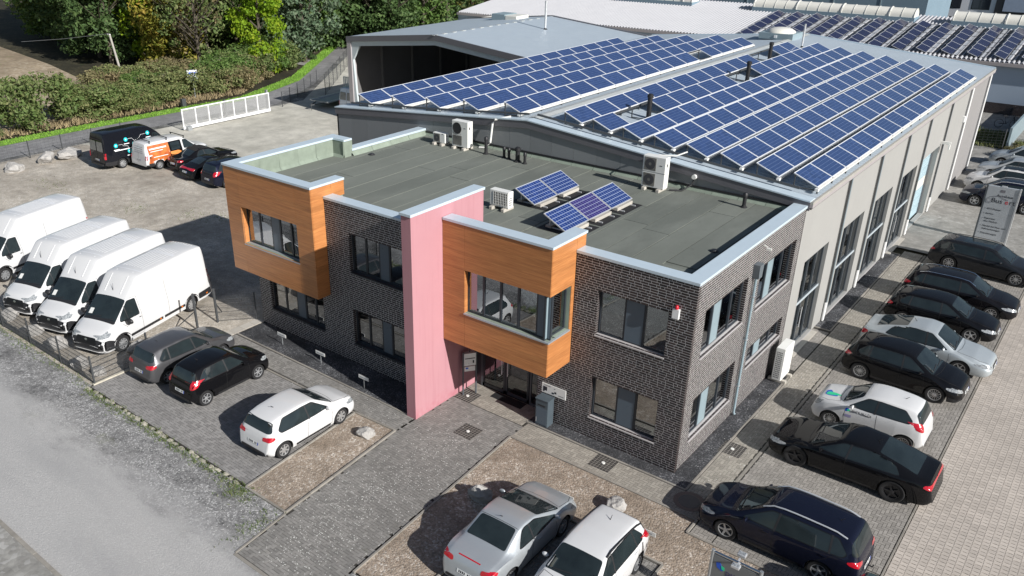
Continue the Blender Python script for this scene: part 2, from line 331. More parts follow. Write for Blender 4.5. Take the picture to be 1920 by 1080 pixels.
sheet('verge_pebbles_strip', [(-4.75, -11.1), (6.3, -11.1), (6.3, -9.5), (-4.72, -9.5)], .0, MT['verge_gravel'])
sheet('pavement_far_side', rect(-140, -17.5, 40, -14.62), .03, MT['plaza'])
# lane along the wood
LC = [(-54.0, -60), (-53.6, 3.1), (-53.9, 13), (-53.9, 21), (-53.0, 27.5), (-57.5, 36), (-66.3, 47.3), (-74, 57), (-92, 78)]
LW = [(-57.6, -60), (-57.3, 5), (-57.3, 13), (-57.0, 21), (-56.6, 27.5), (-60.2, 36.5), (-68.9, 48), (-76.5, 58), (-94.5, 79.5)]
def ribbon(name, A, B, z, mat, kind='structure'):
    n = len(A); V = [(a, b, z) for a, b in A]+[(a, b, z) for a, b in B]
    me = bpy.data.meshes.new(name); me.from_pydata(V, [], [(i, i+1, n+i+1, n+i) for i in range(n-1)]); me.materials.append(mat)
    o = link(name, me); o['kind'] = kind
    if me.polygons[0].normal.z < 0: me.flip_normals()
    return o
ribbon('lane', LC, LW, -.002, MT['asphalt_lane'])
LG = [(a-1.6-.8*(i > 4), b+(.9 if i > 4 else 0)) for i, (a, b) in enumerate(LW)]
ribbon('grass_verge', LW, LG, .004, MT['grass_green'])
sheet('yard_edge', [(-52.2, -8.9), (-53.2, 9.0), (-52.4, 30.2), (-75, 60), (-77, 60), (-74, 57), (-66.3, 47.3), (-57.5, 36), (-53.0, 27.5), (-53.9, 21), (-53.9, 13), (-53.6, 3.1), (-53.7, -8.9)], -.004, MT['verge_gravel'])
sheet('field', [(-60.0, -60), (-59.6, 5), (-62, 14), (-73, 21.5), (-90, 25.0), (-104, 27), (-150, 33), (-150, -60)], -.02, MT['field_soil'])
# grass tufts (uncountable)
def tufts(name, pts, h, mat, wd=.03, lean=.5):
    n = len(pts); P = np.array(pts); a = RNG.uniform(0, 2*np.pi, n); hh = h*RNG.uniform(.5, 1.3, n)
    dx, dy = np.cos(a)*wd, np.sin(a)*wd; lx, ly = RNG.normal(0, lean, n)*hh, RNG.normal(0, lean, n)*hh
    z = np.zeros(n)+.004
    V = np.stack([np.stack([P[:, 0]-dx, P[:, 1]-dy, z], 1), np.stack([P[:, 0]+dx, P[:, 1]+dy, z], 1), np.stack([P[:, 0]+lx, P[:, 1]+ly, hh], 1)], 1)
    o = link(name, np_mesh(name, V, np.arange(3*n).reshape(-1, 3), [mat])); return tag(o, kind='stuff')
pts = []
for i in range(len(LW)-1):
    (a, b), (c, d), (e, f), (g, h) = LW[i], LW[i+1], LG[i], LG[i+1]
    L = math.hypot(c-a, d-b); y0 = max(0, (-5-b)/(d-b)) if b < -5 else 0
    for _ in range(int(L*(1-y0)*110)):
        s = random.uniform(y0, 1); q = random.random()**.8
        pts.append(((a+(c-a)*s)*(1-q)+(e+(g-e)*s)*q, (b+(d-b)*s)*(1-q)+(f+(h-f)*s)*q))
tag(tufts('grass', pts, .10, MT['grass_blade'], .045), 'bright green mown grass strip beside the asphalt lane', 'grass')
pts = [(-59.2-random.random()*2.2, random.uniform(-4, 29)) for _ in range(2600)]
pts += [(-59.6-12.5*s-random.random()*2.0, 29+18*s) for s in [random.random() for _ in range(2000)]]
tag(tufts('dry_grass', pts, .42, MT['straw'], .05), 'straw coloured dry grass at the foot of the hedge', 'grass')

# ---- paving stones: real pieces; the 300 nearest are objects of their own
UNIT = {}
def unit_piece(mat, top=.004):
    if mat.name not in UNIT:
        mb = MB(); mb.box(-.5, -.5, -.03, .5, .5, 0); UNIT[mat.name] = boxes_mesh('piece', [(-.5, -.5, -.03, .5, .5, 0)], [mat], skip=(0,))
    return UNIT[mat.name]
def herring(x0, y0, x1, y1, u=.1, j=.011, poly=None):
    i0, i1, k0, k1 = int(x0/u)-3, int(x1/u)+3, int(y0/u)-3, int(y1/u)+3
    X, Y = np.meshgrid(np.arange(i0, i1), np.arange(k0, k1), indexing='ij'); s = (X-Y) % 4
    hx, hy = X[s == 0]*u, Y[s == 0]*u; vx, vy = X[s == 3]*u, Y[s == 3]*u
    R = np.concatenate([np.stack([hx, hy, hx+2*u, hy+u], 1), np.stack([vx, vy, vx+u, vy+2*u], 1)])
    R[:, :2] += j/2; R[:, 2:] -= j/2
    R[:, 0] = np.maximum(R[:, 0], x0); R[:, 1] = np.maximum(R[:, 1], y0); R[:, 2] = np.minimum(R[:, 2], x1); R[:, 3] = np.minimum(R[:, 3], y1)
    R = R[(R[:, 2]-R[:, 0] > .02) & (R[:, 3]-R[:, 1] > .02)]
    if poly is not None:
        c = (R[:, :2]+R[:, 2:])/2; k = np.zeros(len(c), bool); n = len(poly)
        for a in range(n):
            (xa, ya), (xb, yb) = poly[a], poly[(a+1) % n]
            cr = ((ya > c[:, 1]) != (yb > c[:, 1])) & (c[:, 0] < (xb-xa)*(c[:, 1]-ya)/((yb-ya) or 1e-9)+xa); k ^= cr
        R = R[k]
    return R
def paving(name, rects, mat, joint, bedpoly, nsingle, jz=-.012):
    bed = sheet(name, bedpoly, jz, joint)
    z = RNG.normal(0, .0012, len(rects)); B = np.stack([rects[:, 0], rects[:, 1], np.full(len(rects), -.035), rects[:, 2], rects[:, 3], z], 1)
    c = np.stack([(B[:, 0]+B[:, 3])/2, (B[:, 1]+B[:, 4])/2, B[:, 5]], 1); d = np.linalg.norm(c-CAMV, axis=1)
    # keep those that the camera can see for the single ones
    u, v = pix(c); d = np.where((u > 5) & (u < 1915) & (v > 5) & (v < 1075), d, 1e9); o = np.argsort(d); near, rest = o[:nsingle], o[nsingle:]
    if len(rest):
        q = link('paving_field', boxes_mesh('paving_field', B[rest], [mat], skip=(0,)), bed); q['kind'] = 'stuff'
    me = unit_piece(mat)
    for i in near:
        p = link('paving_stone', me, bed); b = B[i]; p.location = (c[i, 0], c[i, 1], b[5]); p.scale = (b[3]-b[0], b[4]-b[1], 1)
    return bed
def pix(P):
    p, y = CAM['pitch'], CAM['yaw']; fw = np.array([-math.sin(y)*math.cos(p), math.cos(y)*math.cos(p), math.sin(p)]); r = np.array([math.cos(y), math.sin(y), 0]); up = np.cross(r, fw)
    d = np.asarray(P)-CAMV; z = d@fw; return 960+CAM['px']+CAM['f']*(d@r)/z, 540+CAM['py']-CAM['f']*(d@up)/z
J = MT['joint_sand']
paving('parking_pavement', herring(-19.25, -8.95, -9.6, -4.02, poly=[(-19.3, -9), (-9.98, -9), (-10.42, -3.9), (-19.3, -3.9)]), MT['paver_dark'], J, [(-19.3, -9.0), (-9.94, -9.0), (-10.4, -3.98), (-19.3, -3.98)], 120)
paving('footpath', herring(-18.55, -3.84, -8.48, -2.9), MT['paver_path'], J, rect(-18.6, -3.9, -8.46, -2.83), 60)
paving('footpath', herring(-5.2, -1.58, 1.6, -.62), MT['paver_walk'], J, rect(-5.26, -1.62, 1.64, -.57), 120, -.0105)
paving('entrance_path', herring(-8.5, -11.0, -4.6, -.9, poly=[(-7.75, -11), (-4.72, -11), (-5.25, -1.6), (-5.25, -.9), (-8.35, -.9), (-8.45, -3.9)]), MT['paver_path'], J,
       [(-7.8, -11.05), (-4.70, -11.05), (-5.28, -1.6), (-5.28, .42), (-8.4, .42), (-8.42, -3.85)], 300, -.0135)
paving('entrance_apron', herring(-8.35, -.86, -5.3, .4), MT['paver_walk'], J, [(-8.37, -.88), (-5.3, -.88), (-5.3, .42), (-8.37, .42)], 30, -.0115)
paving('side_footpath', herring(.72, -.6, 1.62, 25, u=.1), MT['paver_walk'], J, rect(.70, -.6, 1.64, 25), 120)
paving('side_parking_pavement', np.concatenate([herring(1.78, -.6, 6.3, 25.5), herring(2.3, -2.30, 6.3, -.64), herring(1.62, -2.30, 2.26, -.64), herring(.0, 8.9, .66, 13.0)]), MT['paver_stall'], J,
       [(1.76, 25.5), (1.76, -.6), (1.6, -.6), (1.6, -2.32), (6.34, -2.32), (6.34, 25.5)], 300)
paving('visitor_parking_pavement', herring(-2.75, -10.4, 1.55, -4.05), MT['paver_path'], J, rect(-2.8, -10.5, 1.6, -4.0), 120)
sheet('warehouse_apron', rect(-.1, 8.4, .68, 13.2), -.013, J)
# lane of double-T stones
def lane_stones():
    px, py, pts = .2, .165, []
    q = np.array([(-.097, -.05), (-.097, -.081), (-.03, -.070), (.03, -.070), (.097, -.081), (.097, -.05), (.088, 0), (.097, .05), (.097, .081), (.03, .070), (-.03, .070), (-.097, .081), (-.097, .05), (-.088, 0)])
    cs = []
    for i in range(0, 46):
        for k in range(-66, 150):
            x, y = 6.5+i*px*.985, k*py+(py/2 if i % 2 else 0)
            if x < 15.4 and y < 24: cs.append((x, y))
    c = np.array(cs); u, v = pix(np.c_[c, np.zeros(len(c))]); c = c[(u > -150) & (u < 2050) & (v > -60) & (v < 1180)]; n = len(c); m = len(q)
    z = RNG.normal(0, .001, n); top = np.concatenate([c[:, None, :]+q[None], np.broadcast_to(z[:, None, None], (n, m, 1))], 2)
    bot = top.copy(); bot[..., 2] = -.03
    return c, q, z, top, bot
c, q, z, top, bot = lane_stones(); n, m = len(c), len(q)
lane_bed = sheet('service_lane', rect(6.36, -12, 30, 24.2), -.012, MT['joint_lane'])
u, v = pix(np.c_[c, z]); d = np.linalg.norm(np.c_[c, z]-CAMV, axis=1); d = np.where((u > 5) & (u < 1915) & (v > 5) & (v < 1075), d, 1e9); o = np.argsort(d)
V = np.concatenate([top, bot], 1); me = bpy.data.meshes.new('paving_field'); rest = o[300:]
fs = []
for a in range(len(rest)):
    b = a*2*m; fs.append(tuple(range(b, b+m))); fs += [(b+i, b+m+i, b+m+(i+1) % m, b+(i+1) % m) for i in range(m)]
me.from_pydata(V[rest].reshape(-1, 3).tolist(), [], fs); me.materials.append(MT['paver_lane']); tag(link('paving_field', me, lane_bed), kind='stuff')
me1 = bpy.data.meshes.new('paving_stone'); me1.from_pydata([(a, b, 0) for a, b in q]+[(a, b, -.03) for a, b in q], [], [tuple(range(m))]+[(i, m+i, m+(i+1) % m, (i+1) % m) for i in range(m)]); me1.materials.append(MT['paver_lane'])
for i in o[:300]:
    p = link('paving_stone', me1, lane_bed); p.location = (c[i, 0], c[i, 1], z[i])
sheet('forecourt', [(.66, 25.4), (30, 24.1), (30, 64.6), (-2, 64.6), (-2, 44.0), (-.02, 44), (-.02, 25.4)], -.006, MT['plaza'])
sheet('rear_yard', rect(-70, 43.0, -2, 64.7), -.02, MT['plaza'])
# gravel beds
sheet('gravel_bed_west', [(-9.88, -9.0), (-8.06, -9.02), (-8.5, -3.92), (-10.28, -3.98)], .004, MT['brown_gravel'])
sheet('gravel_bed_east', [(-4.66, -9.45), (-2.85, -9.45), (-2.85, -3.95), (1.66, -3.95), (1.66, -9.45), (6.3, -9.45), (6.3, -2.38), (1.5, -2.38), (1.5, -1.7), (-5.15, -1.7)], .004, MT['brown_gravel'])
sheet('chippings_west', [(-18.55, -2.78), (-8.8, -2.83), (-8.8, -1.38), (-18.55, -1.38)], .002, MT['dark_chippings'])
sheet('chippings_east', [(-5.3, -.52), (.62, -.52), (.62, 8.4), (-.02, 8.4), (-.02, .02), (-4.4, .02), (-5.3, .02)], .002, MT['dark_chippings'])
sheet('chippings_warehouse', rect(-.05, 13.25, .62, 24.3), .002, MT['dark_chippings'])
sheet('corner_slabs_bed', [(-19.3, -4.0), (-18.6, -4.0), (-18.6, -1.35), (-19.6, -1.3)], .001, MT['yard_gravel'])
# kerb stones (pieces of about one metre)
KB = {}
def kerb(name, pts, wd=.07, h=.02, mat='kerb_concrete', step=1.0):
    root = empty(name); root['kind'] = 'structure'
    for (xa, ya), (xb, yb) in zip(pts[:-1], pts[1:]):
        L = math.hypot(xb-xa, yb-ya); n = max(1, round(L/step)); key = (wd, h, mat, round(L/n, 3))
        if key not in KB:
            mb = MB(); l = L/n-.008; mb.box(-l/2, -wd/2, -.06, l/2, wd/2, h); b = mb.build('kerb_stone', MT[mat], bevel=.006); KB[key] = b.data; bpy.data.objects.remove(b)
        for i in range(n):
            s = (i+.5)/n; k = link('kerb_stone', KB[key], root); k.location = (xa+(xb-xa)*s, ya+(yb-ya)*s, random.uniform(-.003, .003)); k.rotation_euler = (0, 0, math.atan2(yb-ya, xb-xa))
    return root
kerb('kerb', [(-9.91, -9.03), (-10.34, -3.95), (-8.46, -3.88), (-8.03, -9.05), (-9.91, -9.05)], h=.05)
kerb('kerb', [(-4.69, -9.5), (-5.2, -1.66), (1.55, -1.66), (1.55, -2.35), (6.33, -2.35)], h=.04)
kerb('kerb', [(-2.82, -9.4), (-2.82, -3.98), (1.63, -3.98), (1.63, -9.4)], h=.05)
kerb('kerb', [(-18.6, -2.81), (-8.8, -2.86)], h=.015); kerb('kerb', [(-5.32, -.55), (.66, -.55), (.66, 8.45), (0, 8.45)], h=.015)
kerb('kerb', [(0, 13.22), (.65, 13.22), (.65, 24.35), (0, 24.35)], h=.015)
kerb('kerb', [(-7.78, -11.04), (-8.0, -9.08)], h=.02); kerb('kerb', [(-7.78, -11.07), (-4.7, -11.07)], wd=.1, h=.006)
kerb('drainage_row', [(-18.55, -3.93), (-10.4, -3.95)], wd=.09, h=-.004); kerb('drainage_row', [(1.70, -.6), (1.70, 25)], wd=.10, h=-.003)
kerb('yard_kerb', [(-19.3, -8.85), (-19.3, -4.1)], wd=.1, h=.05, mat='kerb_pale'); kerb('road_kerb', [(-40, -14.6), (-5, -14.6)], wd=.12, h=.045, mat='kerb_concrete')
kerb('lane_edging', [(6.35, -9.4), (6.35, 24)], wd=.05, h=.002)
# irregular stone edging along the verge
def rock_mesh(name, sx, sy, sz, seed, sub=2, rough=.22, mat='rock', flat=True):
    bm = bmesh.new(); bmesh.ops.create_icosphere(bm, subdivisions=sub, radius=1); r = random.Random(seed); ax = [Vector((r.gauss(0, 1), r.gauss(0, 1), r.gauss(0, 1))).normalized() for _ in range(9)]; cut = [r.uniform(.55, .92) for _ in ax]
    for v in bm.verts:
        p = v.co.copy()
        for a, k in zip(ax, cut):
            d = p.dot(a)
            if d > k: p -= a*(d-k)*.9
        p *= 1+r.uniform(-rough, rough)*.25; v.co = Vector((p.x*sx, p.y*sy, p.z*sz))
    me = bpy.data.meshes.new(name); bm.to_mesh(me); bm.free(); me.materials.append(MT[mat]); return me
edge = empty('stone_edging'); edge['kind'] = 'structure'; EM = [rock_mesh('edging_stone', .17, .10, .07, 100+i, 1, .3, 'kerb_pale') for i in range(5)]
x = -19.2
while x < -10.0:
    e = link('edging_stone', random.choice(EM), edge); e.location = (x, -9.06+random.uniform(-.035, .035), .0); e.rotation_euler = (0, 0, random.uniform(-.25, .25)); k = random.uniform(.55, 1.5); e.scale = (k, random.uniform(.75, 1.3), random.uniform(.25, .6)); x += .29*k+random.uniform(.0, .08)
# concrete slabs by the yard corner
slabs = empty('slab_row'); slabs['kind'] = 'structure'
for i in range(5):
    y = -3.95+i*.53; mb = MB(); mb.box(-19.05, y, -.03, -18.62, y+.5, .012); mb.build('slab', MT['slab_concrete'], slabs, bevel=.006)
# pale flecks of blossom and stone chips on the paving
def flecks(name, n, f, s0, s1, mat, label):
    P = np.array([f() for _ in range(n)]); a = RNG.uniform(0, 6.28, n); s = RNG.uniform(s0, s1, n); h = RNG.uniform(.003, .012, n)
    ca, sa = np.cos(a)*s, np.sin(a)*s
    V = np.stack([np.stack([P[:, 0]+ca, P[:, 1]+sa, h], 1), np.stack([P[:, 0]-sa*.7, P[:, 1]+ca*.7, h*1.3], 1), np.stack([P[:, 0]-ca, P[:, 1]-sa, h], 1), np.stack([P[:, 0]+sa*.7, P[:, 1]-ca*.7, h*.7+.003], 1)], 1)
    return tag(link(name, np_mesh(name, V, np.arange(4*n).reshape(-1, 4), [mat])), label, 'petals', kind='stuff')
def fpath():
    y = -1.5-9.3*random.betavariate(1.6, 1.3); c = -6.5+.25*(y+5)*-.06; return (min(max(c+random.gauss(0, .75), -8.0), -4.9), y)
flecks('blossom_flecks', 1500, fpath, .008, .024, M('fleck', (.72, .71, .67), .8, var=.15), 'white flecks scattered over the grey entrance path')
flecks('blossom_flecks', 650, lambda: (random.gauss(1.25, .45), random.uniform(.2, 24)), .008, .022, MT['fleck'], 'white flecks on the footpath beside the side parking')
flecks('blossom_flecks', 320, lambda: (random.uniform(-18, -9), random.gauss(-3.5, .45)), .008, .02, MT['fleck'], 'white flecks along the footpath by the dark gravel strip')
flecks('stone_chips', 1600, lambda: (random.uniform(-19.5, -7.9), -9.15-1.7*random.random()**1.4), .010, .028, M('chip', (.48, .47, .45), .9, var=.3, isl=.4), 'white stone chips in the grey verge beside the road')
flecks('stone_chips', 500, lambda: (random.uniform(-34, -19.5), random.uniform(-8.8, 8)), .012, .03, MT['chip'], 'pale stone chips strewn over the gravel yard')
pts = [(-19.2+9.5*random.random(), -9.2+random.gauss(0, .12)) for _ in range(1500)]+[(random.gauss(-9.9, .35), random.gauss(-9.35, .2)) for _ in range(420)]+[(random.gauss(-8.3, .2), random.gauss(-10.0, .5)) for _ in range(200)]
pts += [(random.uniform(-30, -19.3), random.gauss(-8.95, .2)) for _ in range(900)]
tag(tufts('weeds', pts, .07, MT['leaf_bush'], .014, .8), 'low weeds growing along the stone edging', 'weeds')
pts = [(cx+random.gauss(0, s), cy+random.gauss(0, s*.6)) for cx, cy, s in [(-36.5, 3.4, .7), (-33, 4.8, .8), (-45, 2.5, 1.0), (-31, 5.6, .6), (-48.5, 7.5, .9)] for _ in range(150)]
tag(tufts('weeds', pts, .05, MT['leaf_bush'], .02, .8), 'patches of low green weeds in the gravel yard', 'weeds')
# manholes and paved round drains
def disc(mb, c, r, z0, z1, n=28, m=0): return mb.lathe([(0.0001, z1), (r*.97, z1), (r, z1-.003), (r, z0)], n, m, c)
for i, (x, y, r, lab) in enumerate([(.99, -.99, .33, 'round concrete manhole cover in shade before the dark estate car'), (4.85, 9.24, .36, 'round manhole cover with pale centre behind the white small car')]):
    root = empty('manhole_cover', (x, y, 0), 0, lab, 'manhole')
    mb = MB(); mb.lathe([(r, .004), (r+.14, .006), (r+.15, -.02)], 32); mb.build('ring', M('brick_ring', (.17, .13, .11), .9, var=.4, vs=25), root)
    mb = MB(); disc(mb, (0, 0, 0), r*.98, -.02, .008); mb.build('cover', MT['slab_concrete'] if i else M('iron', (.10, .09, .085), .6, var=.2), root)
for x, y, lab in [(-6.5, -2.33, 'square cobbled ground light in the middle of the entrance path'), (-2.0, -.96, 'square cobbled ground light in the footpath before the window'), (.91, 2.41, 'square cobbled ground light in the side footpath'), (-7.95, -.55, 'cobbled square under the grey letterbox stand')]:
    root = empty('ground_light', (x, y, 0), 0, lab, 'ground light'); mb = MB(); mb.box(-.37, -.37, -.03, .37, .37, .003); mb.build('sand_bed', MT['kerb_concrete'], root)
    mb = MB(); mb.box(-.042, -.042, 0, .042, .042, .010); b = mb.build('cobble', M('cobble', (.05, .045, .042), .8, var=.3, vs=20, isl=.3), root, bevel=.006); me = b.data; b.location = (-.32, -.32, .002)
    for a in range(7):
        for k in range(7):
            if (a or k) and not (a == 3 and k == 3):
                q_ = link('cobble', me, root); q_.location = (-.32+a*.107, -.32+k*.107, .002)
    mb = MB(); disc(mb, (0, 0, 0), .06, 0, .03, 16); mb.build('lamp_lens', MT['white_plastic'], root)
# ================================================================ OFFICE BUILDING
H, HB, HP, DK, D = 6.58, 7.07, 7.54, 6.26, 8.85
office = empty('office_building', (-9, 3, 0), 0, 'two storey office block of black brick with orange wood bays and flat green roof', 'building')
OFF = Vector((-9, 3, 0))
def P(o):       # parent to the office keeping world coordinates
    o.parent = office; o.location = o.location-OFF; return o
BR = 0
def bricks(u0, u1, z0, z1, holes, course=.0833, joint=.017):
    R = []; k = 0; z = z0
    while z < z1-.02:
        zt = min(z+course-joint, z1); u = u0-random.choice((0, .063, .125, .188)); 
        while u < u1:
            L = .24 if random.random() < .62 else .115; a, b = max(u, u0), min(u+L, u1)
            if u1-b < .10: b = u1; L = .5
            segs = [(a, b)] if b-a > .02 else []
            for h0, h1, g0, g1 in holes:
                if zt > g0+.005 and z < g1-.005:
                    n = []
                    for s, e in segs:
                        if e <= h0 or s >= h1: n.append((s, e))
                        else:
                            if s < h0-.02: n.append((s, h0))
                            if e > h1+.02: n.append((h1, e))
                    segs = n
            fx = []
            for s, e in segs:
                for h0, h1, g0, g1 in holes:
                    if zt > g0+.005 and z < g1-.005:
                        if 0 <= h0-e < .035: e = h0
                        if 0 <= s-h1 < .035: s = h1
                fx.append((s, e))
            segs = fx
            R += [(s, e, z, zt) for s, e in segs if e-s > .02]; u += L+joint
        z += course; k += 1
    return R
def slab_boxes(u0, u1, z0, z1, holes):
    us = sorted({u0, u1, *[h for q in holes for h in q[:2]]}); zs = sorted({z0, z1, *[h for q in holes for h in q[2:]]}); us = [u for u in us if u0 <= u <= u1]; zs = [z for z in zs if z0 <= z <= z1]; out = []
    for a, b in zip(us[:-1], us[1:]):
        run = None
        for c, d in zip(zs[:-1], zs[1:]):
            m, n = (a+b)/2, (c+d)/2; solid = not any(h[0] < m < h[1] and h[2] < n < h[3] for h in holes)
            if solid: run = (run[0], d) if run else (c, d)
            if not solid or d == zs[-1]:
                if run: out.append((a, b, run[0], run[1]))
                run = None
    return out
ALLB = []
def brick_wall(face, at, u0, u1, z0, z1, holes, nsingle, ub=None):
    """face 'y': faces -y at y=at ; 'x': faces +x at x=at"""
    F = (lambda a, b, c, d, n0, n1: (a, at-n1, c, b, at-n0, d)) if face == 'y' else (lambda a, b, c, d, n0, n1: (at+n0, a, c, at+n1, b, d))
    hs = [(a-.012, b+.012, c-.012, d+.012) for a, b, c, d in holes]
    m = slab_boxes(u0+.004, u1-.010, z0, z1, hs); wall = P(link('brick_wall', boxes_mesh('brick_wall', [F(*b, -.30, -.0025) for b in m], [MT['mortar']])))
    R = bricks(ub if ub is not None else u0, u1, z0, z1, holes); B = np.array([F(*b, -.13, abs(RNG.normal(0, .0008))) for b in R])
    c = (B[:, :3]+B[:, 3:])/2; o = np.argsort(np.linalg.norm(c-CAMV, axis=1)); near, rest = o[:nsingle], o[nsingle:]
    q = link('brick_field', boxes_mesh('brick_field', B[rest], [MT['brick']]), wall); q['kind'] = 'stuff'
    for i in near:
        b = link('brick', UB, wall); b.location = c[i]; b.scale = B[i, 3:]-B[i, :3]
    return wall
UB = boxes_mesh('brick', [(-.5, -.5, -.5, .5, .5, .5)], [MT['brick']])
W1 = (-3.2, -.82, 3.88, 5.42); W2 = (-3.2, -.82, .80, 2.34); W3 = (-12.88, -9.4, 3.90, 5.42); W4 = (-12.88, -9.4, .93, 2.34); W5 = (-17.85, -14.58, .93, 2.34)
def snap(h): return (h[0], h[1], round(h[2]/.0833)*.0833-.014, round(h[3]/.0833)*.0833)
R1 = (.76, 3.95, 3.86, 5.42); R2 = (5.05, 8.35, 3.86, 5.42); R3 = (.76, 3.95, .80, 2.34); R4 = (5.05, 8.35, 1.58, 2.34)
W1, W2, W3, W4, W5, R1, R2, R3, R4 = map(snap, (W1, W2, W3, W4, W5, R1, R2, R3, R4))
brick_wall('y', 0, -5.3, 0, 0, 6.46, [W1, W2, (-5.31, -4.07, 2.59, 6.5)], 200)
brick_wall('x', 0, .141, D-.03, 0, 6.46, [R1, R2, R3, R4], 100, .141)
brick_wall('y', -1.40, -18.57, -8.80, 0, 6.46, [W3, W4, W5, (-18.6, -14.11, 2.61, 6.5)], 0)
# ---- windows
def wnd(face, at, hole, parts, sill='sill', blind=None, parent=None, depth=.14, wd=.055, inner=True, split=(), room=(.05, 1.6)):
    """parts: list of (u_end, 'glass'|'panel'|'pale') from hole start. depth = setback of the frame"""
    a0, a1, z0, z1 = hole
    F = (lambda u, n, z: (u, at-n, z)) if face == 'y' else (lambda u, n, z: (at+n, u, z))
    def bx(mb, u0, u1, n0, n1, c0, c1, m=0):
        p, q = F(u0, n0, c0), F(u1, n1, c1); return mb.box(min(p[0], q[0]), min(p[1], q[1]), c0, max(p[0], q[0]), max(p[1], q[1]), c1, m)
    mb = MB(); n0, n1 = -depth-.06, -depth
    bx(mb, a0, a1, n0, n1, z0, z0+wd); bx(mb, a0, a1, n0, n1, z1-wd, z1); bx(mb, a0, a0+wd, n0, n1, z0+wd, z1-wd); bx(mb, a1-wd, a1, n0, n1, z0+wd, z1-wd)
    edges = [a0]+[p[0] for p in parts]
    for e in edges[1:-1]: bx(mb, e-wd*.6, e+wd*.6, n0, n1+.004, z0+wd, z1-wd)
    for e in split: bx(mb, e-wd*.75, e+wd*.75, n0, n1+.004, z0+wd, z1-wd)
    win = P(mb.build('window', MT['anthracite'], None)) if parent is None else mb.build('window', MT['anthracite'], parent)
    for (s, e, k) in zip(edges[:-1], edges[1:], [p[1] for p in parts]):
        m2 = MB()
        if k == 'glass':
            cuts = [s]+[x for x in split if s < x < e]+[e]
            for g, h in zip(cuts[:-1], cuts[1:]):
                m2 = MB(); bx(m2, g+.02, h-.02, n0+.025, n0+.033, z0+.03, z1-.03); m2.build('pane', MT['window_glass'], win)
        else:
            bx(m2, s+wd*.6, e-wd*.6, n0+.01, n1+.012, z0+wd, z1-wd); m2.build('infill_panel', MT['panel_blue' if k == 'panel' else 'panel_pale'], win)
    # room behind
    if room:
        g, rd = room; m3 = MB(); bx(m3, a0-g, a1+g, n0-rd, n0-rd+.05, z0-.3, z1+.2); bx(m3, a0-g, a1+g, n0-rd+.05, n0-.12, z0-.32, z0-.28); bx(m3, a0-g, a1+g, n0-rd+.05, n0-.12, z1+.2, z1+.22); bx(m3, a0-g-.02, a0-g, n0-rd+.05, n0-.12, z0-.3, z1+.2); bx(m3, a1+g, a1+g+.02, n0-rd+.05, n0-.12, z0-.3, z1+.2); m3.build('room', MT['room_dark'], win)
    for s, e, f in (blind or []):
        m4 = MB(); bx(m4, s+.03, e-.03, n0-.05, n0-.045, z1-(z1-z0)*f, z1); m4.build('blind', MT['blind'], win)
    if sill:
        m5 = MB(); p = [(-depth-.01, z0+.012), (-depth-.01, z0-.03), (.035, z0-.055), (.035, z0-.02)]
        v = [F(u, n, z) for u in (a0-.02, a1+.02) for n, z in p]; m5.add(v, [(0, 1, 2, 3), (7, 6, 5, 4)]+[(i, 4+i, 4+(i+1) % 4, (i+1) % 4) for i in range(4)]); s_ = m5.build('sill', MT[sill], win)
        bm = bmesh.new(); bm.from_mesh(s_.data); bmesh.ops.recalc_face_normals(bm, faces=bm.faces); bm.to_mesh(s_.data); bm.free()
    return win
wnd('y', 0, W1, [(-2.29, 'glass'), (-1.63, 'panel'), (-.82, 'glass')], blind=[(-3.2, -2.29, .47), (-1.63, -.82, .62)])
w2 = wnd('y', 0, W2, [(-2.29, 'glass'), (-1.63, 'panel'), (-.82, 'glass')])
mb = MB(); mb.box(-1.75, .55, .70, -.75, 1.25, .73); mb.build('desk_top', MT['desk'], w2)
wnd('y', -1.4, W3, [(-11.46, 'glass'), (-10.97, 'panel'), (-9.4, 'glass')], 'anthracite', split=(-12.15, -10.2), blind=[(-12.88, -12.15, .3)])
wnd('y', -1.4, W4, [(-11.46, 'glass'), (-10.97, 'panel'), (-9.4, 'glass')], 'anthracite', split=(-12.15, -10.2))
wnd('y', -1.4, W5, [(-16.33, 'glass'), (-15.82, 'panel'), (-14.58, 'glass')], 'anthracite', split=(-17.05, -15.2))
wnd('x', 0, R1, [(1.65, 'glass'), (2.25, 'pale'), (3.95, 'glass')], blind=[(.76, 1.65, .62), (2.25, 3.1, .5), (3.1, 3.95, .45)], split=(3.1,))
wnd('x', 0, R2, [(6.0, 'glass'), (6.6, 'pale'), (8.35, 'glass')], blind=[(5.05, 6.0, .5), (6.6, 7.5, .4), (7.5, 8.35, .45)], split=(7.5,))
wnd('x', 0, R3, [(1.65, 'glass'), (2.25, 'pale'), (3.95, 'glass')], split=(3.1,))
wnd('x', 0, R4, [(6.0, 'glass'), (6.6, 'pale'), (8.35, 'glass')], split=(7.5,))
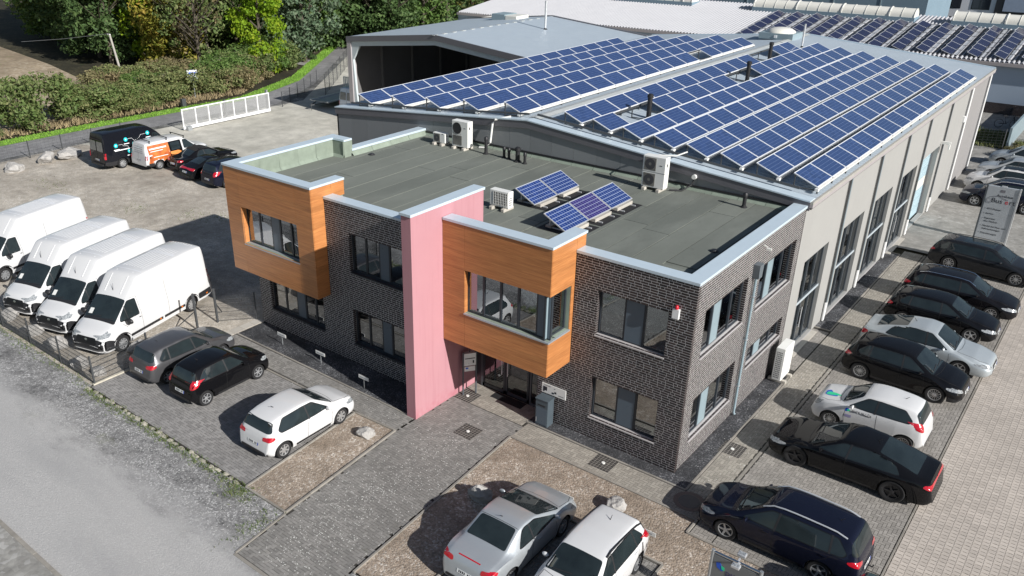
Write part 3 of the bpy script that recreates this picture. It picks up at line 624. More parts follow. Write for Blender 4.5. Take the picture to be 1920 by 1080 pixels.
# ---- wooden bays
def clad(parent, face, at, u0, u1, z0, z1, cols, rows, hole=None, th=.03, gap=.008):
    F = (lambda a, b, c, d: (a, at, c, b, at+th, d)) if face == 'y' else (lambda a, b, c, d: (at-th, a, c, at, b, d))
    us = [u0]+cols+[u1]; zs = [z0]+rows+[z1]
    for a, b in zip(us[:-1], us[1:]):
        for c, d in zip(zs[:-1], zs[1:]):
            if hole and hole[0]-.01 < (a+b)/2 < hole[1]+.01 and hole[2]-.01 < (c+d)/2 < hole[3]+.01: continue
            link('cladding_panel', boxes_mesh('cladding_panel', [F(a+gap/2, b-gap/2, c+gap/2, d-gap/2)], [MT['wood_cladding']]), parent)
def coping(parent, poly, z, th=.085, mat='coping'):
    mb = MB(); mb.prism(poly, z-th, z); o = mb.build('coping', MT[mat], parent, bevel=.006); return o
def fascia(parent, x0, y0, x1, y1, z0, z1): mb = MB(); mb.box(x0, y0, z0, x1, y1, z1); return mb.build('fascia', MT['anthracite'], parent)
b1 = P(MB().box(-19.22, -1.985, 2.615, -14.15, -1.42, 2.64).build('wooden_bay', MT['wood_cladding']))     # soffit carries the bay
h1 = (-18.37, -15.03, 3.88, 5.42)
clad(b1, 'y', -2.023, -19.263, -14.111, 2.60, 6.98, [-18.37, -15.03], [3.88, 5.42], h1)
clad(b1, 'x', -14.111, -1.99, -1.0, 2.60, 6.98, [], [3.88, 5.42]); clad(b1, 'x', -14.111, -1.0, -.35, 6.40, 6.98, [], [])
mb = MB()
for b in slab_boxes(-19.25, -14.15, 2.63, 6.95, [h1]): mb.box(b[0], -1.992, b[2], b[1], -1.60, b[3])
mb.box(-19.25, -1.6, 2.63, -18.85, 3.9, 6.95); mb.box(-14.5, -1.6, 2.63, -14.15, -.40, 6.95); mb.box(-18.85, 3.5, 6.0, -18.15, 3.9, 6.95); mb.box(-18.85, -1.6, 2.63, -14.5, -.9, 2.7)
mb.build('bay_core', MT['roof_upstand'], b1)
mb = MB(); mb.box(-19.29, -1.99, 2.6, -19.26, 3.9, 6.98); mb.build('side_cladding', MT['wood_cladding'], b1)
wnd('y', -2.0, h1, [(-16.8, 'glass'), (-16.3, 'panel'), (-15.03, 'glass')], 'sill_metal', parent=b1, split=(-17.55, -15.65), depth=.2, room=(.05, 1.2))
mb = MB(); mb.box(-18.36, -1.99, 3.9, -18.345, -1.78, 5.41); mb.build('reveal', MT['wood_cladding'], b1)
coping(b1, [(-19.30, -2.06), (-14.07, -2.06), (-14.07, -.35), (-14.55, -.35), (-14.55, -1.58), (-18.80, -1.58), (-18.80, 3.45), (-18.1, 3.45), (-18.1, 3.93), (-19.30, 3.93)], 7.06)
b2 = P(MB().box(-8.36, -1.35, 2.605, -4.10, 0, 2.64).build('wooden_bay', MT['wood_cladding']))
h2 = (-7.43, -4.05, 3.87, 5.42)
clad(b2, 'y', -1.387, -8.37, -4.067, 2.59, 6.98, [-7.43], [3.87, 5.42], h2)
clad(b2, 'x', -4.067, -1.355, -.01, 2.59, 3.87, [], []); clad(b2, 'x', -4.067, -1.355, -.01, 5.42, 6.98, [], []); clad(b2, 'x', -4.067, -.19, -.01, 3.87, 5.42, [], []); clad(b2, 'x', -4.067, -.01, .52, 6.45, 6.98, [], [])
mb = MB()
for b in slab_boxes(-8.36, -4.1, 2.63, 6.95, [(-7.43, -4.0, 3.87, 5.42)]): mb.box(b[0], -1.354, b[2], b[1], -.95, b[3])
for b in slab_boxes(-1.0, .5, 2.63, 6.95, [(-1.5, -.19, 3.87, 5.42)]): mb.box(-4.5, b[0], b[2], -4.10, b[1], b[3])
mb.build('bay_core', MT['roof_upstand'], b2)
wnd('y', -1.36, (-7.43, -4.10, 3.87, 5.42), [(-4.62, 'glass'), (-4.10, 'panel')], None, parent=b2, split=(-6.75, -6.05, -5.35), depth=.13, room=(-.45, 1.0))
wnd('x', -4.10, (-1.36, -.19, 3.87, 5.42), [(-.95, 'pale'), (-.19, 'glass')], None, parent=b2, depth=.13, blind=[(-.95, -.19, .85)], room=None)
mb = MB(); mb.prism([(-7.45, -1.42), (-4.03, -1.42), (-4.03, -.17), (-4.26, -.17), (-4.26, -1.19), (-7.45, -1.19)], 3.82, 3.868); mb.build('sill', MT['sill_metal'], b2)
mb = MB(); mb.box(-7.44, -1.36, 3.88, -7.425, -1.16, 5.41); mb.build('reveal', MT['wood_cladding'], b2)
coping(b2, [(-8.34, -1.42), (-4.03, -1.42), (-4.03, .54), (-4.53, .54), (-4.53, -.93), (-8.34, -.93)], 7.07)
# ---- pink blade wall
pk = P(MB().box(-8.791, -2.908, -.05, -8.373, .80, 7.46).build('pink_wall', MT['pink_render'], None, bevel=.008))
coping(pk, [(-8.83, -2.95), (-8.335, -2.95), (-8.335, .84), (-8.83, .84)], HP, .09)
# ---- parapet copings and upstands
def cop(name, poly, z):
    mb = MB(); mb.prism(poly, z-.095, z); return P(mb.build('coping', MT['coping'], None, bevel=.006))
cop('r', [(-4.06, -.035), (.035, -.035), (.035, D-.02), (-.47, D-.02), (-.47, .47), (-4.06, .47)], H)
cop('l', [(-14.10, -1.435), (-8.80, -1.435), (-8.80, -.94), (-14.10, -.94)], H)
cop('w', [(-18.62, 3.94), (-18.12, 3.94), (-18.12, D-.02), (-18.62, D-.02)], H)
def upst(pts, z1, back=.2):
    mb = MB()
    for (xa, ya), (xb, yb) in zip(pts[:-1], pts[1:]):
        n = max(1, int(math.hypot(xb-xa, yb-ya)/1.0)); d = Vector((xb-xa, yb-ya, 0)); nrm = Vector((-d.y, d.x, 0)).normalized()
        for i in range(n):
            a = Vector((xa, ya, 0))+d*(i/n); b = Vector((xa, ya, 0))+d*((i+1)/n); c = d.normalized()*.006; o = nrm*(.004*(i % 2))
            P_ = [a+c-o+nrm*.0, b-c-o, b-c-o+nrm*.12, a+c-o+nrm*.12]
            mb.add([(p.x, p.y, z1) for p in P_[:2]]+[(P_[1].x+nrm.x*.015, P_[1].y+nrm.y*.015, DK+.12), (P_[0].x+nrm.x*.015, P_[0].y+nrm.y*.015, DK+.12), (P_[2].x, P_[2].y, DK+.006), (P_[3].x, P_[3].y, DK+.006)], [(0, 3, 2, 1), (3, 5, 4, 2)])
    o = P(mb.build('roof_upstand', MT['roof_upstand'])); return o
upst([(-18.84, -1.56), (-18.84, 3.48)][::-1], 6.99); upst([(-18.16, D), (-18.16, 3.95)], 6.52); upst([(-18.84, 3.47), (-18.12, 3.47)][::-1], 6.99); upst([(-18.14, 3.42), (-18.14, 3.98)], 6.99)
upst([(-14.1, -.97), (-8.8, -.97)], 6.52); upst([(-4.05, .44), (-.44, .44)], 6.52); upst([(-.44, .44), (-.44, D)], 6.52); upst([(-18.8, -1.6), (-14.5, -1.6)], 6.99); upst([(-8.35, -.95), (-4.5, -.95)], 6.99); upst([(-14.52, -1.55), (-14.52, -.35)], 6.99)
upst([(-.4, D-.01), (-18.2, D-.01)], 6.42)
# ---- felt strips of the roof deck
deck = P(MB().box(-18.85, -1.6, 5.9, -14.3, D, 6.235).box(-14.3, -1.0, 5.9, -8.75, D, 6.2351).box(-8.75, -.95, 5.9, -4.4, D, 6.2352).box(-4.4, .3, 5.9, -.3, D, 6.2353).build('roof_deck', MT['roof_felt']))
x = -18.8; i = 0
while x < -.42:
    wd = min(1.0, -.42-x); xe = x+wd; y0 = -1.55 if xe < -14.45 else (-.92 if xe < -4.45 else .46); y = y0; k = 0
    cuts = sorted([y0, D-.02]+[y0+random.uniform(.9, 8.3) for _ in range(random.choice((1, 1, 2)))])
    for a, b in zip(cuts[:-1], cuts[1:]):
        if b-a < .25: continue
        h = DK+.004*(i % 2)+.003*(k % 2); mb = MB(); mb.box(x+.016, a+.010, 6.225, x+wd-.016, b-.010, h); k += 1
        q = P(mb.build('felt_strip', MT['roof_felt'], None)); q.location = (0, 0, 0); q.parent = deck
    x += wd; i += 1
# ---- entrance
ent = P(MB().box(-8.36, .40, 0, -8.05, .46, 2.6).build('entrance_front', MT['anthracite']))
mb = MB(); mb.box(-8.36, -.02, 2.5, -5.3, .5, 2.6); mb.build('lintel', MT['anthracite'], ent)
mb = MB(); mb.box(-5.33, .01, 0, -5.28, .5, 2.6); mb.box(-8.36, 2.2, 0, -5.0, 2.25, 2.6); mb.build('lobby_wall', MT['room_dark'], ent)
mb = MB(); mb.box(-8.1, .5, -.004, -5.3, 2.2, .006); mb.build('lobby_floor', M('tile_floor', (.10, .10, .095), .4, var=.15), ent)
for x0, x1, hd in [(-7.98, -6.95, -7.07), (-6.93, -5.9, -6.81)]:
    mb = MB(); d = mb
    for a in ((x0, x0+.08, .05, 2.45), (x1-.08, x1, .05, 2.45), (x0, x1, .05, .17), (x0, x1, 2.37, 2.45)): mb.box(a[0], .38, a[2], a[1], .45, a[3])
    dr = mb.build('door', MT['anthracite'], ent); mb = MB(); mb.box(x0+.08, .405, .17, x1-.08, .412, 2.37); mb.build('pane', MT['door_glass'], dr)
    mb = MB(); mb.tube([(hd, .33, .85), (hd, .33, 1.55)], .018, 8); mb.bar((hd, .33, .92), (hd, .4, .92), .02); mb.bar((hd, .33, 1.48), (hd, .4, 1.48), .02); mb.build('handle', MT['alu'], dr)
mb = MB(); mb.box(-5.86, .38, 0, -5.80, .46, 2.5); mb.box(-5.8, .38, 0, -5.34, .46, .1); mb.box(-8.06, .37, 0, -7.98, .47, 2.5); mb.build('door_frame', MT['frame_grey'], ent)
mb = MB(); mb.box(-5.8, .41, .1, -5.34, .418, 2.5); mb.build('pane', MT['door_glass'], ent)
mb = MB(); mb.box(-7.3, -.05, .001, -5.95, .36, .012); mb.build('door_mat', MT['black_rubber'], ent)
# ---- small fittings of the office
mb = MB(); mb.box(-5.09, -.03, 1.07, -4.12, -.006, 1.44); pl = P(mb.build('name_plate', MT['plate_white']))
mb = MB()
for a, b, c, d in [(.06, .10, .22, .25), (.06, .05, .12, .11), (.42, .06, .50, .12), (.52, .10, .60, .17), (.68, .07, .90, .085), (.10, .30, .36, .315), (.5, .27, .55, .29)]: mb.box(-5.09+a, -.034, 1.07+b, -5.09+c, -.0301, 1.07+d)
mb.build('lettering', MT['text_dark'], pl)
al = P(MB().box(-.69, -.09, 5.30, -.47, -.004, 5.62).build('alarm_box', MT['white_paint'], None, bevel=.015)); mb = MB(); mb.lathe([(.055, 5.62), (.055, 5.69), (.035, 5.73), (.001, 5.735)], 12, 0, (-.57, -.05, 0)); mb.build('alarm_lamp', MT['red_plastic'], al)
dp = P(MB().tube([(.09, 4.4, 5.3), (.09, 4.4, .12), (.14, 4.4, .05)], .045, 10).build('downpipe', MT['panel_pale'], None, 40)); mb = MB(); mb.prism([(-.14, 5.3), (.14, 5.3), (.17, 5.62), (.17, 5.78), (-.17, 5.78), (-.17, 5.62)], 0, .22, 0, lambda a, b, c: (c, 4.4+a, b)); mb.build('hopper', M('hopper', (.12, .14, .155), .4), dp)
for z in (1.2, 3.0, 4.6): MB().box(0, 4.34, z, .15, 4.46, z+.03).build('bracket', MT['galv'], dp)
cm = P(MB().bar((.0, 4.9, 6.25), (.14, 4.9, 6.2), .035).build('camera_arm', MT['white_plastic'])); MB().cbox((.2, 4.86, 6.16), (.16, .07, .07)).build('camera_body', MT['white_plastic'], cm)
# ================================================================ WAREHOUSE
XL, XA, ZE, ZA, YF = -24.37, -12.2, 6.74, 7.82, 43.8
def rz(x): return ZE+(ZA-ZE)*(1-abs(x-XA)/(0-XA))
wh = empty('warehouse', (-12, 26, 0), 0, 'long beige warehouse with low pitched metal roof and dark grey gable', 'warehouse'); WO = Vector((-12, 26, 0))
def PW(o): o.parent = wh; o.location = o.location-WO; return o
holes = [(9.9, 12.75, .05, 4.03), (14.65, 17.6, .1, 4.03), (19.3, 22.25, .1, 4.03), (24.0, 26.95, .05, 4.06), (28.1, 31.9, .05, 4.06)]
YB = [8.86, 13.95, 18.5, 23.2, 27.5, 32.5, 38.0, 43.8]
for a, b in zip(YB[:-1], YB[1:]):
    hs = [h for h in holes if a < (h[0]+h[1])/2 < b]; bb = slab_boxes(a+.01, b-.01, .0, 6.5, hs)
    PW(link('wall_panel', boxes_mesh('wall_panel', [(-.25, q[0], q[2], -.002, q[1], q[3]) for q in bb], [MT['beige_wall' if b < 39 else 'grey_wall']])))
PW(MB().box(-.28, 8.9, 0, -.255, 43.8, 6.5).build('wall_core', MT['room_dark'])) if False else None
for i, h in enumerate(holes):
    a0, a1, z0, z1 = h
    if i == 4:
        g = PW(MB().box(-.40, a0+.02, 0, -.36, a1-.02, 4.05).build('garage_door', MT['panel_pale'])); 
        for k in range(7):
            MB().box(-.36, a0+.03, .06+k*.57, -.335, a1-.03, .06+k*.57+.54).build('door_section', M('garage_glass', (.42, .56, .62), .25, var=.05) if k != 3 else MT['skylight'], g)
        MB().box(-.9, a1-.06, 0, -.26, a1, 4.05).build('reveal', M('reveal_grey', (.16, .16, .17), .5), g); MB().box(-.9, a0, 0, -.26, a0+.06, 4.05).build('reveal', MT['beige_wall'], g); MB().box(-.9, a0, 4.0, -.26, a1, 4.06).build('reveal', MT['reveal_grey'], g)
        continue
    mb = MB(); f = lambda a, b, c, d, n=.07: mb.box(-.2, a, c, -.2+n, b, d)
    f(a0, a0+.07, z0, z1); f(a1-.07, a1, z0, z1); f(a0, a1, z0, z0+.08); f(a0, a1, z1-.07, z1); f(a0, a1, 2.05, 2.17, .1); us = [a0+(a1-a0)*k for k in (.33, .66)]
    for u in us: f(u-.035, u+.035, z0, z1, .09)
    win = PW(mb.build('door' if i in (0, 3) else 'window', MT['frame_grey']))
    cs = [a0]+us+[a1]
    for p, q in zip(cs[:-1], cs[1:]):
        for c, d in ((z0+.06, 2.07), (2.15, z1-.05)): MB().box(-.17, p+.03, c, -.163, q-.03, d).build('pane', MT['door_glass'], win)
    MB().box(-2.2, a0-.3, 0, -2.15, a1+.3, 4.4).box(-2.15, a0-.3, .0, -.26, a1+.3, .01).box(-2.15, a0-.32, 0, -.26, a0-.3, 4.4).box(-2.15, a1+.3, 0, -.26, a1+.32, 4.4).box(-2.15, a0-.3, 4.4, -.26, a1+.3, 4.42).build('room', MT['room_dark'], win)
    MB().box(-.21, a0-.01, 2.06, -.08, a1+.01, 2.16).build('transom', M('transom', (.42, .47, .5), .4), win)
    if i in (0, 3):
        m = (us[0]+us[1])/2-.35; MB().tube([(-.06, m, .85), (-.06, m, 1.75)], .02, 8).bar((-.06, m, .95), (-.17, m, .95), .02).bar((-.06, m, 1.65), (-.17, m, 1.65), .02).build('handle', MT['alu'], win)
        MB().box(-.03, a0, 0, .25, a1, .03).build('threshold', MT['slab_concrete'], win)
    MB().box(-.02, a0-.02, z0-.06, .03, a1+.02, z0-.01).build('sill', MT['sill'], win)
for y in (13.95, 18.5, 23.2, 27.5, 32.5):
    d = PW(MB().tube([(.06, y, 6.55), (.06, y, .12), (.12, y, .04)], .045, 8).build('downpipe', MT['galv_dark'], None, 40)); MB().tube([(.055, y+.22, 6.5), (.055, y+.22, .06)], .025, 6).build('cover_strip', MT['panel_pale'], d); MB().tube([(.075, y, .9), (.075, y, .03)], .06, 8).build('stand_pipe', MT['white_paint'], d)
for y in (38.0, 43.72): PW(MB().tube([(.06, y, 6.6), (.06, y, .03)], .055, 8).build('downpipe', MT['white_paint'], None, 40)); PW(MB().box(-.01, y-.35, 0, .01, y-.1, 6.5).build('cover_strip', M('strip_grey', (.10, .10, .105), .5)))
PW(MB().box(-.02, 32.0, 4.15, .5, 32.12, 4.3).box(.42, 31.9, 3.9, .5, 32.1, 4.2).build('wall_lamp', MT['white_plastic'])); PW(MB().box(-.02, 37.3, 4.4, .1, 37.6, 4.75).build('meter_box', MT['white_paint']))
# gable towards the office
x = XL; i = 0
while x < -.2:
    x1 = min(x+1.12, -.02)
    if x < XA < x1: poly = [(x+.004, 0 if x < -18.6 else 5.8), (x1-.004, 0 if x < -18.6 else 5.8), (x1-.004, rz(x1)-.1), (XA, rz(XA)-.1), (x+.004, rz(x)-.1)]
    else: poly = [(x+.004, 0 if x < -18.6 else 5.8), (x1-.004, 0 if x < -18.6 else 5.8), (x1-.004, rz(x1)-.1), (x+.004, rz(x)-.1)]
    mb = MB(); mb.prism(poly, D, D+.1, 0, lambda a, b, c: (a, c, b)); PW(mb.build('gable_panel', MT['gable_panel'])); x = x1
def gable_trim(y0, y1, dz0, dz1, mat, name='gable_trim'):
    poly = [(XL-.05, rz(XL)+dz0), (XA, ZA+dz0), (.1, rz(.1)+dz0), (.1, rz(.1)+dz1), (XA, ZA+dz1), (XL-.05, rz(XL)+dz1)]
    mb = MB(); mb.prism(poly[::-1], y0, y1, 0, lambda a, b, c: (a, c, b)); return PW(mb.build(name, MT[mat]))
gable_trim(D-.07, D-.003, -.34, -.02, 'gable_trim'); gable_trim(D-.10, D+.42, -.02, .03, 'coping', 'verge_capping')
PW(MB().box(-18.1, D-.05, 6.40, -.5, D-.02, 6.47).build('flashing', MT['black_plastic']))
PW(MB().box(XL, D, 0, XL+.1, YF, 6.6).build('side_wall', MT['gable_panel'])); PW(MB().box(XL, YF-.1, 0, 0, YF, 6.6).build('rear_wall', MT['grey_wall']))
# roof: sheets with low ribs up the slope
mb = MB(); y0, y1 = D+.40, YF+.1
mb.add([(XL-.1, y0, rz(XL-.1)), (XA, y0, ZA), (.12, y0, rz(.12)), (XL-.1, y1, rz(XL-.1)), (XA, y1, ZA), (.12, y1, rz(.12))], [(0, 1, 4, 3), (1, 2, 5, 4)]); roof = PW(mb.build('roof', MT['roof_metal']))
mb = MB()
for k in range(int((y1-y0)/.333)):
    y = y0+.1+k*.333
    for xa, xb in ((XL-.1, XA-.25), (XA+.25, .12)):
        za, zb = rz(xa)+.001, rz(xb)+.001; mb.add([(xa, y, za), (xb, y, zb), (xb, y+.02, zb+.028), (xa, y+.02, za+.028), (xa, y+.05, za+.028), (xb, y+.05, zb+.028), (xb, y+.07, zb), (xa, y+.07, za)], [(0, 1, 2, 3), (3, 2, 5, 4), (4, 5, 6, 7)])
r_ = mb.build('roof_ribs', MT['roof_metal'], roof); r_['kind'] = 'stuff'
mb = MB(); mb.add([(XA-.3, y0, rz(XA-.3)+.03), (XA, y0, ZA+.05), (XA+.3, y0, rz(XA+.3)+.03), (XA-.3, y1, rz(XA-.3)+.03), (XA, y1, ZA+.05), (XA+.3, y1, rz(XA+.3)+.03)], [(0, 1, 4, 3), (1, 2, 5, 4)]); mb.build('ridge_cap', MT['ridge_pale'], roof)
PW(MB().box(.06, D-.05, 6.50, .2, YF+.1, 6.62).build('gutter', MT['gutter_pink'])); PW(MB().box(-.02, D-.05, 6.62, .2, YF+.12, 6.73).build('gutter_edge', MT['alu_dull']))
PW(MB().box(.11, D-.04, 6.44, .16, YF, 6.50).build('eaves_shade_strip', MT['black_plastic']))  # solid black strip stands in for the shade under the gutter
gable_trim2 = PW(MB().prism([(XL-.1, rz(XL)-.2), (XA, ZA-.2), (.15, rz(0)-.2), (.15, rz(0)+.06), (XA, ZA+.08), (XL-.1, rz(XL)+.06)][::-1], YF+.08, YF+.2, 0, lambda a, b, c: (a, c, b)).build('rear_capping', MT['coping']))
M('frame_alu', (.74, .76, .78), .45, metal=.15, var=.04)
# ---- solar rows
def panel_mesh(name, L, Wd, mat, fr, fw=.03, th=.035):
    V = [(0, 0, 0), (Wd, 0, 0), (Wd, L, 0), (0, L, 0), (fw, fw, 0), (Wd-fw, fw, 0), (Wd-fw, L-fw, 0), (fw, L-fw, 0), (0, 0, -th), (Wd, 0, -th), (Wd, L, -th), (0, L, -th), (fw, fw, -.004), (Wd-fw, fw, -.004), (Wd-fw, L-fw, -.004), (fw, L-fw, -.004)]
    F = [(0, 1, 5, 4), (1, 2, 6, 5), (2, 3, 7, 6), (3, 0, 4, 7), (0, 8, 9, 1), (1, 9, 10, 2), (2, 10, 11, 3), (3, 11, 8, 0), (8, 11, 10, 9), (4, 5, 13, 12), (5, 6, 14, 13), (6, 7, 15, 14), (7, 4, 12, 15), (12, 13, 14, 15)]
    me = bpy.data.meshes.new(name); me.from_pydata(V, [], F); me.materials.append(fr); me.materials.append(mat); me.polygons[13].material_index = 1
    uv = me.uv_layers.new(name='UVMap')
    for li in me.polygons[13].loop_indices:
        v = me.vertices[me.loops[li].vertex_index].co; uv.data[li].uv = ((v.y-fw)/(L-2*fw), (v.x-fw)/(Wd-2*fw))
    return me
PM = panel_mesh('solar_panel', 1.65, 1.0, MT['solar_blue'], MT['frame_alu'], .034); TILT = rad(22)
RAILM = {}
def solar_row(xlow, y0, slots, label, zoff=.27, slope=0):
    root = empty('solar_panel_row', (xlow, y0, rz(xlow)+zoff), 0, label, 'solar panels', 'rows of solar panels on the warehouse roof'); cx, sz = .99*math.cos(TILT), .99*math.sin(TILT)
    for k in slots:
        p = link('solar_panel', PM, root); p.location = (-cx, k*1.665, sz); p.rotation_euler = (0, TILT, 0)
    ks = sorted(slots); L = (ks[-1]+1)*1.665
    MB().box(-.05, -.06, -.12, .06, L+.05, -.045).build('front_rail', M('rail_pale', (.62, .60, .56), .5, var=.15), root); MB().box(-cx+.03, -.02, sz-.13, -cx+.09, L, sz-.06).build('rear_rail', MT['galv_dark'], root)
    key = round(xlow, 2)
    if key not in RAILM:
        mb = MB(); mb.box(-.02, -.03, -zoff, .03, .03, -.04); mb.bar((-cx+.06, 0, rz(xlow-cx)-rz(xlow)-zoff), (-cx+.06, 0, sz-.1), .04); mb.bar((.0, 0, -.14), (-cx+.06, 0, rz(xlow-cx)-rz(xlow)-zoff+.05), .04); q = mb.build('support', MT['galv_dark']); RAILM[key] = q.data; bpy.data.objects.remove(q)
    for k in range(0, int(L/1.665)+1): q = link('support', RAILM[key], root); q.location = (0, min(k*1.665, L-.05)+.02, 0)
    MB().cbox((.02, -.10, -.08), (.12, .14, .1)).build('end_clamp', MT['white_plastic'], root)
    return root
ORD = ['first', 'second', 'third', 'fourth', 'fifth', 'sixth', 'seventh', 'eighth']
full = list(range(17))
for i, xl in enumerate([-.06, -1.48, -2.91, -4.33, -5.75, -7.18, -8.6, -10.0]):
    slots = full
    if i == 6: slots = [0]+[3, 4, 5, 6, 7]+list(range(10, 17))
    if i == 7: slots = list(range(0, 12))+[14, 15]
    solar_row(xl+.03, 9.78-.02*i, slots, f'{ORD[i]} row of blue solar panels from the right eave of the warehouse roof')
for i, xl in enumerate([-12.97, -15.35, -17.67, -19.95, -22.3]):
    solar_row(xl, 9.35, (list(range(11))+list(range(12, 16))) if i == 0 else list(range(17-(i > 3))), f'{ORD[i]} row of blue solar panels left of the roof ridge', .2)
tag(MB().tube([(-.5, 9.28, 7.0), (-6, 9.28, 7.5), (-12, 9.28, 8.02)], .05, 6).tube([(-12.4, 9.22, 8.0), (-18, 9.22, 7.46), (-23.6, 9.22, 7.0)], .05, 6).build('cable_conduit', MT['galv_dark']), 'grey cable conduit along the gable edge before the solar rows', 'conduit')
def vent(x, y, z0, h, r, mat, lab, cap=True, loc='vent_pipe'):
    root = empty(loc, (x, y, z0), 0, lab, 'vent pipe'); MB().tube([(0, 0, -.1), (0, 0, h)], r, 12).build('pipe', mat, root, 40); MB().lathe([(r*2.2, -.02), (r*1.2, .06), (r, .1)], 12).build('collar', MT['black_rubber'], root)
    if cap: MB().lathe([(r*.9, h-.02), (r*1.25, h), (r*1.25, h+.12), (r*.8, h+.16), (.001, h+.17)], 12).build('cap', mat, root, 40)
    return root
vent(-8.9, 13.6, rz(-8.9), .95, .11, MT['black_plastic'], 'black vent pipe standing in the first gap between the solar panels')
vent(-8.9, 24.9, rz(-8.9), .95, .11, MT['black_plastic'], 'black vent pipe standing in the middle gap between the solar panels')
vent(-10.2, 31.5, rz(-10.2), 1.0, .11, MT['black_plastic'], 'black vent pipe near the far skylight of the warehouse')
vent(-10.6, 38.4, rz(-10.6), 1.5, .06, MT['alu'], 'thin pale flue pipe behind the solar rows', False)
sk = empty('roof_skylight', (-13.1, 41.2, ZA-.05), 0, 'white domed skylight box on the warehouse ridge', 'skylight'); MB().box(-1.2, -1.0, 0, 1.2, 1.0, .42).build('upstand', MT['panel_pale'], sk, bevel=.01)
MB().lathe([(1.0, .42), (.95, .52), (.7, .66), (.35, .73), (.001, .75)], 20).build('dome', MT['skylight'], sk, 50); MB().box(-.1, -1.04, .12, .1, -1.0, .3).build('opener', MT['white_paint'], sk)

# ================================================================ OPEN HALL
HX0, HX1, HXA, HY0, HY1, HE, HA = -43.0, -24.45, -33.7, 27.5, 43.0, 6.74, 7.64
hall = empty('open_hall', (-33.7, 35, 0), 0, 'open fronted storage hall with grey metal roof behind the warehouse', 'hall'); HO = Vector((-33.7, 35, 0))
def PH(o): o.parent = hall; o.location = o.location-HO; return o
def hz(x): return HE+(HA-HE)*(1-abs(x-HXA)/9.3)
mb = MB(); mb.add([(HX0-.15, HY0-.1, hz(HX0)), (HXA, HY0-.1, HA), (HX1, HY0-.1, hz(HX1)), (HX0-.15, HY1, hz(HX0)), (HXA, HY1, HA), (HX1, HY1, hz(HX1))], [(0, 1, 4, 3), (1, 2, 5, 4)])
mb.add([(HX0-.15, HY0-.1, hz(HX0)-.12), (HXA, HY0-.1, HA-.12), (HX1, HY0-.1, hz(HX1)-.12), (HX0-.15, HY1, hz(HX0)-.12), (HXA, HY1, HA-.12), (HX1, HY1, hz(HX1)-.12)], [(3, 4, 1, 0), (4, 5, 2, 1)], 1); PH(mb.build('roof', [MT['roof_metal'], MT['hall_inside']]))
def hg(y0, y1, a, b, mat, name, x0=HX0-.12, x1=HX1):
    poly = [(x0, hz(x0)+a), (HXA, HA+a), (x1, hz(x1)+a), (x1, hz(x1)+b), (HXA, HA+b), (x0, hz(x0)+b)]; return PH(MB().prism(poly[::-1], y0, y1, 0, lambda p, q, r: (p, r, q)).build(name, MT[mat]))
hg(HY0-.14, HY0-.04, -.36, .05, 'gable_trim', 'verge_trim'); hg(HY0-.02, HY0+.25, -.72, -.36, 'hall_beam', 'portal_rafter', HX0+.35)
hg(HY1-.1, HY1+.1, -.2, .08, 'gable_trim', 'rear_trim')
PH(MB().box(HX0-.1, HY0-.1, 0, HX0+.35, HY0+.45, HE-.3).build('corner_post', MT['gutter_pink'])); PH(MB().prism([(HX0+.35, 0), (HX0+.9, 0), (HX0+.62, 2.6), (HX0+.45, 5.0), (HX0+1.25, hz(HX0+1.25)-.72), (HX0+.35, hz(HX0+.35)-.6)], HY0, HY0+.2, 0, lambda a, b, c: (a, c, b)).build('portal_column', MT['hall_beam']))
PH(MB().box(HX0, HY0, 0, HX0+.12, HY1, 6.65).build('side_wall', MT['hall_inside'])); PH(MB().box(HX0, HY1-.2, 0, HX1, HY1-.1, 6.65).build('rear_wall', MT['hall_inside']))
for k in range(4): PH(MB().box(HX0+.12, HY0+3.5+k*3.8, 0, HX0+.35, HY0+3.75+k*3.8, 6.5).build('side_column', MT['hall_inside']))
for a, b in ((-39.5, -35.0), (-34.3, -30.0)): PH(MB().box(a, HY1-.3, 0, b, HY1-.22, 3.6).build('rear_door', M('hall_door', (.03, .034, .05), .5)))
for k, y in enumerate(np.linspace(HY0, HY1, 15)):  # ridge fixings, dotted line
    PH(MB().box(HXA-.12, y-.22, HA-.005, HXA+.12, y+.2, HA+.025).build('ridge_piece', MT['ridge_pale']))
vent(-30.6, 37.4, hz(-30.6), 2.0, .09, MT['alu'], 'slim metal flue on the open hall roof')
sk = empty('roof_skylight', (-37.2, 41.3, hz(-37.2)), 0, 'low skylight box at the far end of the open hall roof', 'skylight'); MB().box(-1.1, -.9, -.1, .3, .9, .45).build('upstand', MT['panel_pale'], sk); MB().box(.35, -.9, -.1, 1.6, .9, .4).build('dome', MT['skylight'], sk, bevel=.06)

# ================================================================ BUILDING BEHIND
RY, RE, RR, RZ = 64.68, 4.25, 79.0, 6.1
rear = empty('corrugated_building', (-30, 70, 0), 0, 'long low building with white corrugated roof behind the warehouse', 'building'); RO = Vector((-30, 70, 0))
def PR(o): o.parent = rear; o.location = o.location-RO; return o
def rrz(y): return RE+(RZ-RE)*(y-RY)/(RR-RY)
PR(MB().box(-62, RY, .9, 30, RY+.2, RE).build('wall', MT['blue_wall'])); pr = PR(MB().box(-62, RY-.03, 0, 30, RY+.2, .9).build('plinth', MT['mortar']))
q = link('brick_field', boxes_mesh('brick_field', [(a+.25*(i % 2)*.5, RY-.045, z, a+.24+.25*(i % 2)*.5, RY, z+.07) for i, z in enumerate(np.arange(.02, .88, .083)) for a in np.arange(-6, 12, .25)], [MT['brick']]), pr); q['kind'] = 'stuff'
mb = MB(); n = int(92/.36); v = []; f = []
for i in range(n+1):
    for dx, dz in ((0, 0), (.05, 0), (.14, .13), (.22, .13), (.31, 0)):
        x = -62+i*.36+dx; v += [(x, RY-.25, RE+dz), (x, RR, RZ+dz)]
